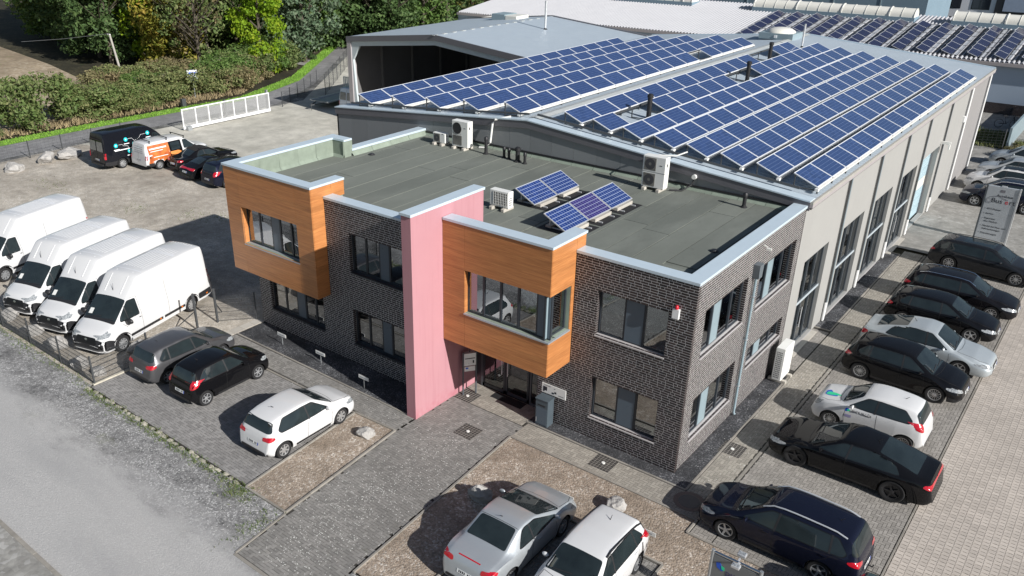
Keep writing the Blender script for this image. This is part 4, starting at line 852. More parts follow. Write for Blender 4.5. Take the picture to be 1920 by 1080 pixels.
m = len(v)//2; f = [(2*i, 2*i+2, 2*i+3, 2*i+1) for i in range(m-1)]; mb.add(v, f); PR(mb.build('roof_sheet', MT['white_roof'])); PR(MB().box(-62, RY-.4, RE-.25, 30, RY-.22, RE+.02).build('gutter', MT['gutter_pink']))
PR(MB().box(-62, RR, 0, 30, RR+.2, RZ).build('rear_wall', MT['blue_wall'])); PR(MB().box(-62.1, RY, 0, -62, RR, 4.3).build('end_wall', MT['blue_wall']))
DMp = panel_mesh('solar_panel', 1.64, .99, MT['solar_dark'], MT['alu'], .04); a0 = math.atan2(RZ-RE, RR-RY)
def bar_skylight(x0, x1, lab):
    root = empty('barrel_skylight', (x0, RR-2.2, rrz(RR-2.2)), 0, lab, 'skylight'); L = x1-x0; mb = MB(); r = .95; ns = 10
    v = [(x, -r*math.cos(math.pi*k/ns)+.0, .35+r*.85*math.sin(math.pi*k/ns)) for x in (0, L) for k in range(ns+1)]; mb.add(v, [(k, k+1, ns+1+k+1, ns+1+k) for k in range(ns)]+[tuple(range(ns+1))[::-1], tuple(range(ns+1, 2*ns+2))]); mb.build('vault', MT['skylight'], root, 50)
    MB().box(-.1, -1.05, -.3, L+.1, 1.05, .35).build('upstand', MT['blue_building'], root)
    for k in range(int(L/1.1)+1):
        x = k*L/int(L/1.1); mb = MB(); mb.tube([(x, -r*1.01*math.cos(math.pi*j/ns), .35+r*.86*math.sin(math.pi*j/ns)+.01) for j in range(ns+1)], .03 if k % 4 else .09, 5); mb.build('glazing_bar', M('bar_pale', (.5, .5, .47), .5), root)
bar_skylight(-28.6, -12.1, 'long white barrel vault skylight above the dark solar columns'); bar_skylight(-8.6, 6, 'white barrel vault skylight at the right edge of the roof'); bar_skylight(-46, -36.0, 'white barrel vault skylight on the far left of the corrugated roof')
for i in range(13):
    x = -25.6+i*2.06; y0 = RY+.5; root = empty('solar_panel_column', (x, y0, rrz(y0)+.12), 0, f'{"first second third fourth fifth sixth seventh eighth ninth tenth eleventh twelfth thirteenth".split()[i]} dark solar panel column from the left on the corrugated roof', 'solar panels', 'dark solar columns on the corrugated roof')
    for k in range(6):
        p = link('solar_panel', DMp, root); p.location = (0, k*1.7*math.cos(a0), k*1.7*math.sin(a0)+.36); p.rotation_euler = (a0, rad(20), 0)
    mb = MB(); mb.bar((.95, 0, .0), (.95, 10.2*math.cos(a0), 10.2*math.sin(a0)), .06)
    for k in range(7): mb.bar((0, k*1.7*math.cos(a0), k*1.7*math.sin(a0)+.02), (1.45, k*1.7*math.cos(a0), k*1.7*math.sin(a0)+.02), .05)
    mb.build('mounting', MT['black_plastic'], root)
    MB().bar((1.16, 0, .0), (1.16, 10.2*math.cos(a0), 10.2*math.sin(a0)), .26, .03, up=(0, -math.sin(a0), math.cos(a0))).build('wind_plate', MT['alu'], root)
    MB().bar((1.68, 0, .0), (1.68, 10.2*math.cos(a0), 10.2*math.sin(a0)), .46, .03, up=(0, -math.sin(a0), math.cos(a0))).build('ballast_tray', MT['dark_facade'], root)
# ---- blocks farther back
fb = empty('blue_warehouse', (-38, 100, 0), 0, 'blue grey flat warehouse wall far behind the corrugated roof', 'building')
MB().box(-30, -.0, -1, 22, 14, 9).build('wall', MT['blue_building'], fb); MB().box(-30, -.1, 8.6, 22, 0, 9.1).build('parapet', MT['panel_pale'], fb)
for k in range(9): MB().box(-29.9+k*5.8, -.06, 0, -29.75+k*5.8, 0, 8.6).build('wall_joint', MT['panel_pale'], fb)
MB().box(-30, -.12, -1, 22, -.02, 1.9).build('dark_base', MT['dark_facade'], fb)
duct = empty('roof_duct', (-39.2, 80.6, 5.4), 0, 'silver ventilation duct with bent pipe behind the corrugated roof', 'duct'); MB().box(-2.2, -.5, -.4, -.6, .6, 1.6).build('fan_box', MT['galv'], duct); MB().tube([(-.3, 0, 1.2), (.6, 0, 1.25), (1.1, 0, .8), (1.2, 0, -.4)], .32, 12).build('bent_pipe', MT['alu'], duct, 40)
wb = empty('white_block', (-10, 120, 0), 0, 'white and dark office block with square windows in the far background', 'building'); MB().box(-12.7, 0, 2.2, -1.5, 10, 14).build('wall', MT['white_facade'], wb); MB().box(-12.2, .3, -1, -1.5, 10, 2.2).build('ground_floor', MT['dark_facade'], wb); MB().box(-1.5, -.3, -1, 40, 10, 14).build('side_block', MT['dark_facade'], wb)
for x in (-10.3, -6.9, -3.3):
    fr = MB().box(x-1.15, -.02, 3.3, x+1.15, .1, 5.6).build('window', MT['anthracite'], wb); MB().box(x-1.05, -.06, 3.4, x+1.05, -.03, 5.5).build('pane', M('far_glass', (.03, .035, .045), .1), fr); MB().box(x-.05, -.09, 3.4, x+.05, -.06, 5.5).build('mullion', MT['anthracite'], fr)
fr = MB().box(-.6, -.4, 3.2, 8, -.3, 7).build('window', MT['anthracite'], wb); MB().box(-.5, -.44, 3.3, 7.9, -.41, 6.9).build('pane', M('far_sky_glass', (.30, .36, .46), .15), fr)
gt = empty('grey_tower', (-28.5, 106, 0), 0, 'small glazed stair tower beside the white block', 'building'); MB().box(0, 0, -1, 2.6, 3, 10).build('wall', MT['panel_pale'], gt); [MB().box(-.05, -.05, z, 2.65, 0, z+.15).build('band', MT['white_facade'], gt) for z in (2, 4, 6)]
# ================================================================ VEHICLES
def paint(name, c, metal=0., rough=.32, var=.03):
    if name in MT: return MT[name]
    t = NT(name); p = t.pos(); d = t.noise(p, 2.2, 5, .65)
    t.set(t.mix(d, mul(c, 1-var), mul(c, 1+var)), t.ramp(d, rough, rough+.12, .35, .7), metal, .0 if max(c) < .05 else .2, .7); MT[name] = t.mat; return t.mat
t = NT('car_glass'); p = t.pos(); MT['car_glass'] = t.set(t.mix(t.noise(p, 1.6, 4, .6), (.006, .009, .011), (.030, .042, .045)), .03, 0, .6)
t = NT('light_red'); MT['light_red'] = t.set((.45, .008, .02), .15, 0, .5, 1.0); t = NT('light_clear'); MT['light_clear'] = t.set(t.mix(t.voro(t.pos(), 22), (.45, .47, .48), (.10, .11, .12)), .12, 0, .5, 1.0)
M('trim_black', (.006, .006, .007), .35, var=0); M('amber', (.65, .16, .01), .25, var=0); M('chrome', (.75, .76, .77), .18, metal=1, var=0); M('rim_silver', (.55, .56, .57), .3, metal=.7, var=.05); M('rim_dark', (.02, .02, .022), .35, var=.05); M('gap', (.004, .004, .004), .8, var=0); M('softtop', (.016, .014, .014), .85, var=.1)
M('plate', (.72, .73, .72), .4, var=0); M('plate_blue', (.02, .06, .4), .4, var=0)

def wheel_meshes():
    out = {}
    prof = [(.62, -.30), (.72, -.36), (.93, -.36), (.985, -.30), (1, -.18), (1, .18), (.985, .30), (.93, .36), (.72, .36), (.62, .30)]
    mb = MB(); mb.lathe(prof, 28, 0, (0, 0, 0), 'y'); o = mb.build('wheel', MT['black_rubber'], None, 35); out['tyre'] = o.data; bpy.data.objects.remove(o)
    for style, n, wsp, mat in (('five', 5, .17, 'rim_silver'), ('six', 6, .12, 'rim_silver'), ('multi', 14, .055, 'rim_silver'), ('black', 5, .14, 'rim_dark'), ('steel', 9, .2, 'rim_silver'), ('ten', 10, .08, 'rim_silver'), ('cap', 7, .19, 'rim_silver')):
        mb = MB(); mb.lathe([(.001, .14), (.60, .16), (.64, .30)], 28, 1, (0, 0, 0), 'y'); mb.lathe([(.60, .20), (.60, .31), (.69, .33), (.69, .27)], 28, 0, (0, 0, 0), 'y')
        hub = .2 if style != 'steel' else .34; mb.lathe([(.001, .31), (hub*.6, .31), (hub, .28), (hub, .16)], 16, 0, (0, 0, 0), 'y')
        for k in range(n):
            a = 2*math.pi*k/n; c, s = math.cos(a), math.sin(a); w0, w1 = wsp*1.15/2, wsp/2*.8
            P4 = [(hub*.5, -w0), (.63, -w1), (.63, w1), (hub*.5, w0)]; v = [(r*c-q*s, y, r*s+q*c) for y in (.20, .29) for r, q in P4]
            mb.add(v, [(4, 5, 6, 7), (0, 4, 7, 3), (1, 2, 6, 5), (0, 1, 5, 4), (3, 7, 6, 2)], 0)
        o = mb.build('rim', [MT[mat], MT['rim_dark']]); bm = bmesh.new(); bm.from_mesh(o.data); bmesh.ops.recalc_face_normals(bm, faces=bm.faces); bm.to_mesh(o.data); bm.free(); out[style] = o.data; bpy.data.objects.remove(o)
    return out
WM = wheel_meshes()
def smooth_interp(keys, sig=.05):
    xs, zs = zip(*keys); g = np.linspace(xs[0], xs[-1], 500); y = np.interp(g, xs, zs); dx = g[1]-g[0]; n = max(1, int(sig*3/dx)); k = np.exp(-.5*(np.arange(-n, n+1)*dx/sig)**2); k /= k.sum()
    yp = np.concatenate([2*y[0]-y[1:n+1][::-1], y, 2*y[-1]-y[-n-1:-1][::-1]]); ys = np.convolve(yp, k, 'valid'); return lambda x: float(np.interp(x, g, ys))
class Car:
    """body lofted from side profile (d = distance from the nose); details are projected on to it. local +x forward, origin on the ground at mid length"""
    def __init__(s, P, paintm, name, label, cat, group=None):
        s.P = P; s.L = P['L']; s.w = P['W']/2; s.root = empty(name, (0, 0, 0), 0, label, cat, group); s.paint = paintm; s.r = P['r']
        s.top = smooth_interp(P['top'], P.get('sig', .05)); s.belt = smooth_interp(P['belt'], .12); s.plan = smooth_interp(P['plan'], .06); s.rw = smooth_interp(P['roofw'], .08); s.ax = P['axles']; s.z0 = P.get('z0', .19); s.zb = smooth_interp(P['bot'], .06) if 'bot' in P else (lambda d: s.z0)
        s.body()
    def X(s, d): return s.L/2-d
    def section(s, d):
        w = s.w*s.plan(d); zt = s.top(d); zs = min(s.belt(d), zt-.035); zb = min(s.zb(d), zt-.12); ra = s.r+s.P.get('arch', .055)
        zlo = zb
        for a in s.ax:
            if abs(d-a) < ra: zlo = max(zlo, s.r*.98+math.sqrt(ra*ra-(d-a)**2)*.97)
        zlo = min(zlo, zs-.06); wr = s.w*s.rw(d)*min(1, s.plan(d)+.02)
        def g(z):
            q = (z-zb)/max(zs-zb, .05); return np.interp(q, [0, .10, .28, .5, .72, .9, 1], s.P.get('side', [.925, .965, .985, 1.0, .998, .978, .945]))
        pts = [(0, zlo), (w*.70, zlo), (w*g(zlo)*.97, zlo)]
        for t_ in (.02, .15, .3, .45, .6, .75, .88, .96, 1.0): z = zlo+(zs-zlo)*t_; pts.append((w*g(z), z))
        ws = w*g(zs); hgt = zt-zs; cr = s.P.get('crown', .025)*min(1, hgt/.12)
        ye = min(wr, ws*.985); 
        for t_ in (.12, .35, .6, .82): pts.append((ws*.985+(ye-ws*.985)*t_**1.15, zs+(hgt-cr-.3*min(hgt, .12))*t_))
        k = min(hgt, .12); pts += [(ye*.985, zt-cr-.16*k), (ye*.95, zt-cr-.05*k), (ye*.88, zt-cr*.8), (ye*.65, zt-cr*.42), (ye*.35, zt-cr*.12), (0, zt)]
        return pts
    def body(s):
        ds = set(np.round(np.linspace(.0, s.L, 54), 4)) | {.012, .03, .06, .1, s.L-.012, s.L-.03, s.L-.06, s.L-.1}; ra = s.r+s.P.get('arch', .055)
        for a in s.ax: ds |= {round(float(a+ra*math.cos(t)), 4) for t in np.linspace(0, math.pi, 15)} | {round(a-ra-.004, 4), round(a+ra+.004, 4)}
        ds = sorted(ds); ds = [ds[0]]+[b for a, b in zip(ds[:-1], ds[1:]) if b-a > .0035]; S = [s.section(d) for d in ds]; m = len(S[0]); v = []; f = []; mi = []
        ring = 2*m-2
        for d, pts in zip(ds, S):
            x = s.X(d); v += [(x, y, z) for y, z in pts]+[(x, -y, z) for y, z in pts[1:-1][::-1]]
        cz = s.P.get('cladz', 0)
        for i in range(len(ds)-1):
            for k in range(ring):
                k2 = (k+1) % ring; f.append((i*ring+k, (i+1)*ring+k, (i+1)*ring+k2, i*ring+k2)); kk = k if k < m-1 else ring-1-k
                zc = (S[i][min(kk, m-1)][1]+S[i][min(kk+1, m-1)][1])/2
                cl = zc < cz or (zc < s.P.get('frontz', 0) and ds[i] < s.P.get('frontd', 0))
                mi.append(1 if kk < 2 else (2 if cl else 0))
        f += [tuple(range(ring))[::-1], tuple(range((len(ds)-1)*ring, len(ds)*ring))]; mi += [2 if (s.P.get('frontz', 0) or cz) else 0, 0]
        me = bpy.data.meshes.new('body'); me.from_pydata(v, [], f); me.polygons.foreach_set('material_index', mi)
        bm = bmesh.new(); bm.from_mesh(me); bmesh.ops.recalc_face_normals(bm, faces=bm.faces); bm.to_mesh(me); s.bvh = BVHTree.FromBMesh(bm); bm.free()
        for q in (s.paint, MT['gap'], MT['black_plastic']): me.materials.append(q)
        me.polygons.foreach_set('use_smooth', np.ones(len(me.polygons), bool)); me.set_sharp_from_angle(angle=rad(38)); s.bodyo = link('body', me, s.root)
    # --- projection
    def cast(s, view, a, b):
        if view in 'lr': sg = 1 if view == 'l' else -1; o, dr = Vector((s.X(a), sg*3, b)), Vector((0, -sg, 0))
        elif view == 't': o, dr = Vector((s.X(a), b, 5)), Vector((0, 0, -1))
        elif view == 'f': o, dr = Vector((6, a, b)), Vector((-1, 0, 0))
        else: o, dr = Vector((-6, a, b)), Vector((1, 0, 0))
        h = s.bvh.ray_cast(o, dr); return (h[0], h[1] if h[1].dot(dr) < 0 else -h[1]) if h[0] else None
    def patch(s, name, view, poly, mat, off=.006, nu=12, nv=6, parent=None, rnd=1, tilt=True):
        if rnd:   # round the corners
            q = []; n_ = len(poly)
            for i in range(n_):
                p0, p1, p2 = Vector(poly[i-1]), Vector(poly[i]), Vector(poly[(i+1) % n_]); d0, d1 = p0-p1, p2-p1; e0, e1 = min(.07, d0.length*.4), min(.07, d1.length*.4)
                A_, B_ = p1+d0.normalized()*e0, p1+d1.normalized()*e1
                q += [tuple(A_*(1-t_)**2+p1*2*t_*(1-t_)+B_*t_*t_) for t_ in (0, .33, .67, 1)]
            poly = q
        A = [p[0] for p in poly]; a0, a1 = min(A)+1e-4, max(A)-1e-4; us = sorted(set(np.linspace(a0, a1, nu)) | {p for p in A if a0 < p < a1}); grid = []
        for u in us:
            zs = []
            for (a, b), (c, d) in zip(poly, poly[1:]+poly[:1]):
                if (a-u)*(c-u) <= 0 and abs(a-c) > 1e-9: zs.append(b+(d-b)*(u-a)/(c-a))
            lo, hi = (min(zs), max(zs)) if zs else (0, 0); colv = []
            for k in range(nv+1):
                h = s.cast(view, u, lo+(hi-lo)*k/nv); colv.append(h[0]+h[1]*off if h else None)
            grid.append(colv)
        v = []; idx = {}; f = []
        for i, c in enumerate(grid):
            for k, p in enumerate(c):
                if p is not None: idx[i, k] = len(v); v.append(p)
        for i in range(len(grid)-1):
            for k in range(nv):
                q = [(i, k), (i+1, k), (i+1, k+1), (i, k+1)]
                if all(e in idx for e in q):
                    pp = [v[idx[e]] for e in q]
                    if max((pp[a]-pp[b]).length for a in range(4) for b in range(a)) < .55: f.append([idx[e] for e in q])
        if not f: return None
        me = bpy.data.meshes.new(name); me.from_pydata(v, [], f); me.materials.append(mat); bm = bmesh.new(); bm.from_mesh(me); bmesh.ops.remove_doubles(bm, verts=bm.verts, dist=1e-5)
        for fc in bm.faces:
            fc.normal_update(); h = s.bvh.find_nearest(fc.calc_center_median())
            if (fc.calc_center_median()-h[0]).dot(fc.normal) < 0: fc.normal_flip()
        loose = [q for q in bm.verts if not q.link_faces]; bmesh.ops.delete(bm, geom=loose, context='VERTS')
        bm.to_mesh(me); bm.free(); me.polygons.foreach_set('use_smooth', np.ones(len(me.polygons), bool)); return link(name, me, parent or s.root)
    def both(s, name, poly, mat, **k):
        if name == 'side_window':
            cx_, cz_ = sum(p[0] for p in poly)/len(poly), sum(p[1] for p in poly)/len(poly); big = [(a+.022*(1 if a > cx_ else -1), b+.022*(1 if b > cz_ else -1)) for a, b in poly]
            for v in 'lr': s.patch('window_surround', v, big, MT['trim_black'], .003, k.get('nu', 12), k.get('nv', 6))
        return [s.patch(name, v, poly, mat, **k) for v in 'lr']
    def seam(s, lines, wd=.011, mat='gap', name='door_gap', views='lr', off=.0025):
        for vw in views:
            for ln in lines:
                mb = MB(); pts = []
                for (a, b), (c, d) in zip(ln[:-1], ln[1:]):
                    n = max(2, int(math.hypot(c-a, d-b)/.08)); pts += [(a+(c-a)*i/n, b+(d-b)*i/n) for i in range(n+1)]
                prev = None
                for i, (a, b) in enumerate(pts):
                    e = pts[min(i+1, len(pts)-1)]; g = pts[max(i-1, 0)]; tx, tz = e[0]-g[0], e[1]-g[1]; l = math.hypot(tx, tz) or 1; nx, nz = -tz/l*wd/2, tx/l*wd/2
                    h1, h2 = s.cast(vw, a+nx, b+nz), s.cast(vw, a-nx, b-nz)
                    cur = (h1[0]+h1[1]*off, h2[0]+h2[1]*off) if h1 and h2 else None
                    if prev and cur and (prev[0]-cur[0]).length < .3: mb.add([prev[0], prev[1], cur[1], cur[0]], [(0, 1, 2, 3) if vw == 'l' else (3, 2, 1, 0)])
                    prev = cur
                if mb.f: mb.build(name, MT[mat], s.root)
    def wheels(s, rim='five', track=None):
        for a in s.ax:
            for sg in (1, -1):
                yy = sg*(s.w*s.P.get('tr', .955)-.11); q = link('wheel', WM['tyre'], s.root); q.location = (s.X(a), yy, s.r); q.scale = (s.r, s.r*s.P.get('tw', .95), s.r)
                if sg < 0: q.rotation_euler = (0, 0, math.pi)
                link('rim', WM[rim], q)
    def mirrors(s, d, z, mat=None, k=1., out=.0):
        for vw, sg in (('l', 1), ('r', -1)):
            h = s.cast(vw, d, z)
            if not h: continue
            y = h[0].y; mb = MB(); me = bmesh.new(); bmesh.ops.create_icosphere(me, subdivisions=2, radius=1)
            for v in me.verts: v.co = Vector((s.X(d)-.02+v.co.x*.07*k*(1 if v.co.x > 0 else .35), y+sg*(.12*k+out)+v.co.y*.105*k, z+.045+v.co.z*.07*k))
            dt = bpy.data.meshes.new('mirror'); me.to_mesh(dt); me.free(); dt.materials.append(mat or s.paint); dt.polygons.foreach_set('use_smooth', np.ones(len(dt.polygons), bool)); o = link('mirror', dt, s.root)
            MB().bar((s.X(d), y-sg*.02, z), (s.X(d)-.01, y+sg*(.1*k+out), z+.03), .05, .04).build('mirror_foot', MT['black_plastic'], o)
    def handles(s, ps, mat=None, n=.16):
        for vw, sg in (('l', 1), ('r', -1)):
            for d, z in ps:
                h = s.cast(vw, d, z)
                if h: MB().cbox(h[0]+h[1]*.014, (n, .024, .03)).build('door_handle', mat or s.paint, s.root, bevel=.007)
    def rails(s, d0, d1, y, mat, r=.016, lift=.045):
        for sg in (1, -1):
            pts = []
            for i in range(9):
                d = d0+(d1-d0)*i/8; h = s.cast('t', d, sg*y)
                if h: pts.append(h[0]+Vector((0, 0, lift if 0 < i < 8 else .0)))
            MB().tube(pts, r, 6).build('roof_rail', mat, s.root, 40)
    def plate(s, view, z, wd=.52):
        o = s.patch('number_plate', view, [(-wd/2, z-.055), (wd/2, z-.055), (wd/2, z+.055), (-wd/2, z+.055)], MT['plate'], .014, 4, 2, rnd=0)
        if o:
            sg = -1 if view == 'b' else 1; s.patch('plate_band', view, [(sg*wd/2, z-.05), (sg*(wd/2-.045), z-.05), (sg*(wd/2-.045), z+.05), (sg*wd/2, z+.05)], MT['plate_blue'], .017, 3, 2, parent=o, rnd=0)
            # row of characters
            for i in range(7):
                if i == 2: continue
                x = sg*(wd/2-.09-i*.056); s.patch('character', view, [(x, z-.035), (x-sg*.034, z-.035), (x-sg*.034, z+.035), (x, z+.035)], MT['text_dark'], .017, 3, 2, parent=o, rnd=0)
        return o
    def place(s, x, y, h): s.root.location = (x, y, 0); s.root.rotation_euler = (0, 0, h); return s

def spec(L, W, Ht, wb, fo, r, kind, hood=None, belt=None, cowl=.25, rf=.42, **k):
    """kind: hatch, wagon, sedan, coupe, suv, mini"""
    hood = hood or Ht*.655; belt = belt or Ht*.635; hf = k.pop('nose', hood*.76)
    T = [(0, .44), (.025, hf-.10), (.10, hf), (cowl*L*.55, hood*.94), (cowl*L, hood), (rf*L, Ht*.955), (rf*L+.35, Ht*.992)]
    if kind in ('hatch', 'mini'): T += [(.62*L, Ht), (.80*L, Ht*.975), (.905*L, Ht*.925), (.965*L, Ht*.66), (.985*L, Ht*.55), (L, .42)]
    elif kind == 'suv': T += [(.62*L, Ht), (.80*L, Ht*.975), (.90*L, Ht*.935), (.965*L, Ht*.69), (.985*L, Ht*.56), (L, .46)]
    elif kind == 'wagon': T += [(.60*L, Ht), (.80*L, Ht*.985), (.915*L, Ht*.945), (.972*L, Ht*.69), (.988*L, Ht*.56), (L, .42)]
    elif kind == 'sedan': T += [(.55*L, Ht), (.66*L, Ht*.98), (.83*L, Ht*.745), (.88*L, Ht*.72), (.975*L, Ht*.69), (.99*L, Ht*.5), (L, .42)]
    elif kind == 'fast': T += [(.52*L, Ht), (.64*L, Ht*.97), (.80*L, Ht*.845), (.915*L, Ht*.725), (.975*L, Ht*.715), (.988*L, Ht*.5), (L, .42)]
    elif kind == 'coupe': T += [(.57*L, Ht), (.64*L, Ht*.985), (.80*L, Ht*.755), (.84*L, Ht*.715), (.965*L, Ht*.67), (.985*L, Ht*.5), (L, .4)]
    elif kind == 'sport': T += [(.54*L, Ht), (.62*L, Ht*.97), (.80*L, Ht*.79), (.92*L, Ht*.64), (.975*L, Ht*.56), (.99*L, Ht*.46), (L, .38)]
    B = [(0, .52), (.12*L, hf-.06), (cowl*L, belt-.03), (.5*L, belt), (.9*L, belt+.05), (L, belt-.1)]
    PL = [(0, .66), (.02, .74), (.08, .86), (.2, .93), (.45, .975), (.3*L, 1), (.75*L, 1), (.88*L, .965), (L-.12, .90), (L-.03, .82), (L, .74)]
    rr = k.pop('rr', .69); R = [(0, .80), (cowl*L*.9, .84), (cowl*L, .83), (rf*L, rr+.02), (.6*L, rr), (.88*L, rr-.03), (.96*L, rr+.06), (L, .75)]
    if kind in ('sedan', 'fast', 'coupe', 'sport'): R = [(0, .80), (cowl*L*.9, .84), (cowl*L, .83), (rf*L, rr+.02), (.6*L, rr-.01), (.82*L, rr+.06), (.95*L, .8), (L, .76)]
    bot = [(0, .34), (.12, .22), (.35, .19), (L-.4, .19), (L-.12, .24), (L, .38)]
    d = dict(L=L, W=W, H=Ht, top=T, belt=B, plan=PL, roofw=R, axles=(fo, fo+wb), r=r, bot=bot, hood=hood, beltz=belt, cowl=cowl*L, rf=rf*L, kind=kind, hf=hf); d.update(k); return d
def fit(c, rim='five', doors=4, tail='wide', plate='b', glass=True, roofcol=None, rear=None, side=None, head=None, seams=True):
    """windows, lights, seams and fittings for a car made by spec()"""
    P, L, w, Ht = c.P, c.L, c.w, c.P['H']; bz, cw, rf, k = P['beltz'], P['cowl'], P['rf'], P['kind']; g = MT['car_glass']; rr = c.rw(.55*L)*w
    c.wheels(rim); zt = Ht*.935
    c.patch('windscreen', 't', [(cw+.05, -.80*w), (cw+.05, .80*w), (rf-.03, .97*rr), (rf-.03, -.97*rr)], g, .005, 14, 12, rnd=1)
    e = {'hatch': .87, 'mini': .87, 'suv': .87, 'wagon': .905, 'sedan': .765, 'fast': .80, 'coupe': .70, 'sport': .73}[k]*L
    r1 = rf+.06; top_ = Ht*.925
    full = side or [(cw+.30, bz+.035), (r1+.10, top_-.015), (.60*L, top_+.005), (e-.30, top_-.03), (e, bz+.16 if k not in ('sedan', 'fast', 'coupe', 'sport') else bz+.08), (e-.08, bz+.06), (.5*L, bz+.03)]
    gl = c.both('side_window', full, g, off=.005, nu=22, nv=6)
    bp = .50*L if doors == 4 else .56*L; pil = []
    if doors == 4: pil = [[(bp-.03, bz), (bp+.02, top_+.02)], [(e-.40, bz+.03), (e-.44, top_)]] if k in ('wagon', 'suv', 'hatch') else [[(bp-.03, bz), (bp+.02, top_+.02)]]
    else: pil = [[(bp, bz), (bp+.03, top_+.02)]]
    c.seam(pil, .055, 'black_plastic', 'window_pillar', off=.008)
    if rear: c.patch('rear_window', *rear, g, .005, 14, 8)
    elif k in ('sedan', 'fast', 'coupe', 'sport'):
        a, b = {'sedan': (.675, .80), 'fast': (.66, .885), 'coupe': (.655, .795), 'sport': (.64, .80)}[k]; c.patch('rear_window', 't', [(a*L, -.86*rr), (b*L, -.97*rr), (b*L, .97*rr), (a*L, .86*rr)], g, .005, 12, 10)
    else: c.patch('rear_window', 'b', [(-.80*w, Ht*.70), (.80*w, Ht*.70), (.66*w, Ht*.905), (-.66*w, Ht*.905)], g, .006, 14, 6)
    hz_ = head or [(.50*w, P['hf']-.20), (.62*w, P['hf']-.06), (.93*w, P['hf']-.02), (.95*w, P['hf']-.13)]
    for sg in (1, -1):
        c.patch('headlight', 'f', [(sg*a, b) for a, b in hz_], MT['light_clear'], .006, 8, 4)
    c.both('headlight', [(.10, P['hf']-.13), (.14, P['hf']-.05), (.42, P['hf']+.01), (.30, P['hf']-.10)], MT['light_clear'], off=.005, nu=6, nv=3)
    c.patch('grille', 'f', [(-.40*w, P['hf']-.24), (.40*w, P['hf']-.24), (.44*w, P['hf']-.10), (-.44*w, P['hf']-.10)], MT['black_plastic'], .006, 8, 3); c.patch('air_intake', 'f', [(-.66*w, .26), (.66*w, .26), (.58*w, .42), (-.58*w, .42)], MT['black_plastic'], .006, 10, 3)
    tz = bz-.02
    if tail == 'wide': q = [(.48*w, tz-.13), (.50*w, tz), (.90*w, tz+.03), (.92*w, tz-.10)]
    elif tail == 'high': q = [(.68*w, tz-.16), (.66*w, tz+.10), (.88*w, tz+.16), (.93*w, tz-.10)]
    elif tail == 'mid': q = [(.72*w, tz-.20), (.72*w, tz-.02), (.88*w, tz), (.93*w, tz-.18)]
    elif tail == 'bar': q = [(0, tz-.05), (0, tz+.005), (.88*w, tz+.02), (.9*w, tz-.09)]
    for sg in (1, -1): c.patch('tail_light', 'b', [(sg*a, b) for a, b in q], MT['light_red'], .008, 10, 4)
    c.both('tail_light', [(L-.32, q[3][1]+.04), (L-.30, q[2][1]), (L-.08, q[2][1]-.01), (L-.05, q[3][1]-.01)], MT['light_red'], off=.006, nu=6, nv=3)
    if plate: c.plate('b', .60 if k != 'suv' else .72) ; c.plate('f', .48)
    c.patch('rear_bumper_insert', 'b', [(-.70*w, .30), (.70*w, .30), (.66*w, .40), (-.66*w, .40)], MT['black_plastic'], .006, 8, 2)
    if seams:
        f0 = c.ax[0]+c.r+.10; s_ = [[(f0+.06, .30), (f0, .62), (f0+.05, bz+.0)], [(f0+.06, .30), (c.ax[1]-c.r-.12, .30)]]
        if doors == 4: s_ += [[(bp, .30), (bp-.03, bz)], [(c.ax[1]-c.r-.10, .32), (c.ax[1]-.12, .68), (e-.30, bz)]]
        else: s_ += [[(bp+.14, .30), (bp+.08, bz)]]
        c.seam(s_); c.seam([[(cw-.02, -.74*w), (cw-.10, -.30*w), (cw-.10, .30*w), (cw-.02, .74*w)], [(.12, -.60*w), (.5, -.78*w), (cw-.02, -.76*w)], [(.12, .60*w), (.5, .78*w), (cw-.02, .76*w)]], .012, 'gap', 'bonnet_gap', 't')
    c.seam([[(c.ax[0]+c.r+.2, .27), (c.ax[1]-c.r-.2, .27)]], .10, 'black_plastic', 'sill_trim', off=.004)
    c.mirrors(cw+.42, bz+.02); c.handles([(bp-.22, bz-.10)]+([(e-.52, bz-.08)] if doors == 4 else []))
    h = c.cast('t', e-.45 if k not in ('sedan', 'fast', 'coupe', 'sport') else .62*L, 0)
    if h: MB().tube([h[0], h[0]+Vector((-.10, 0, .10))], [.012, .006], 6).build('aerial', MT['black_plastic'], c.root)
    ws = c.cast('t', cw+.07, .1*w)
    if ws: c.seam([[(cw+.10, -.55*w), (cw+.16, .05*w)], [(cw+.09, .02*w), (cw+.14, .6*w)]], .025, 'black_plastic', 'wiper', 't', off=.015)
    return c
FX, BX = 0, math.pi
white = paint('paint_white', (.60, .60, .60)); black = paint('paint_black', (.006, .006, .007)); navy = paint('paint_navy', (.008, .010, .022), .2); silver = paint('paint_silver', (.50, .53, .55), .55, .35); pale = paint('paint_pale', (.47, .51, .53), .45, .36); grey = paint('paint_grey', (.095, .095, .10), .5); dgrey = paint('paint_dark_grey', (.022, .024, .028), .4)
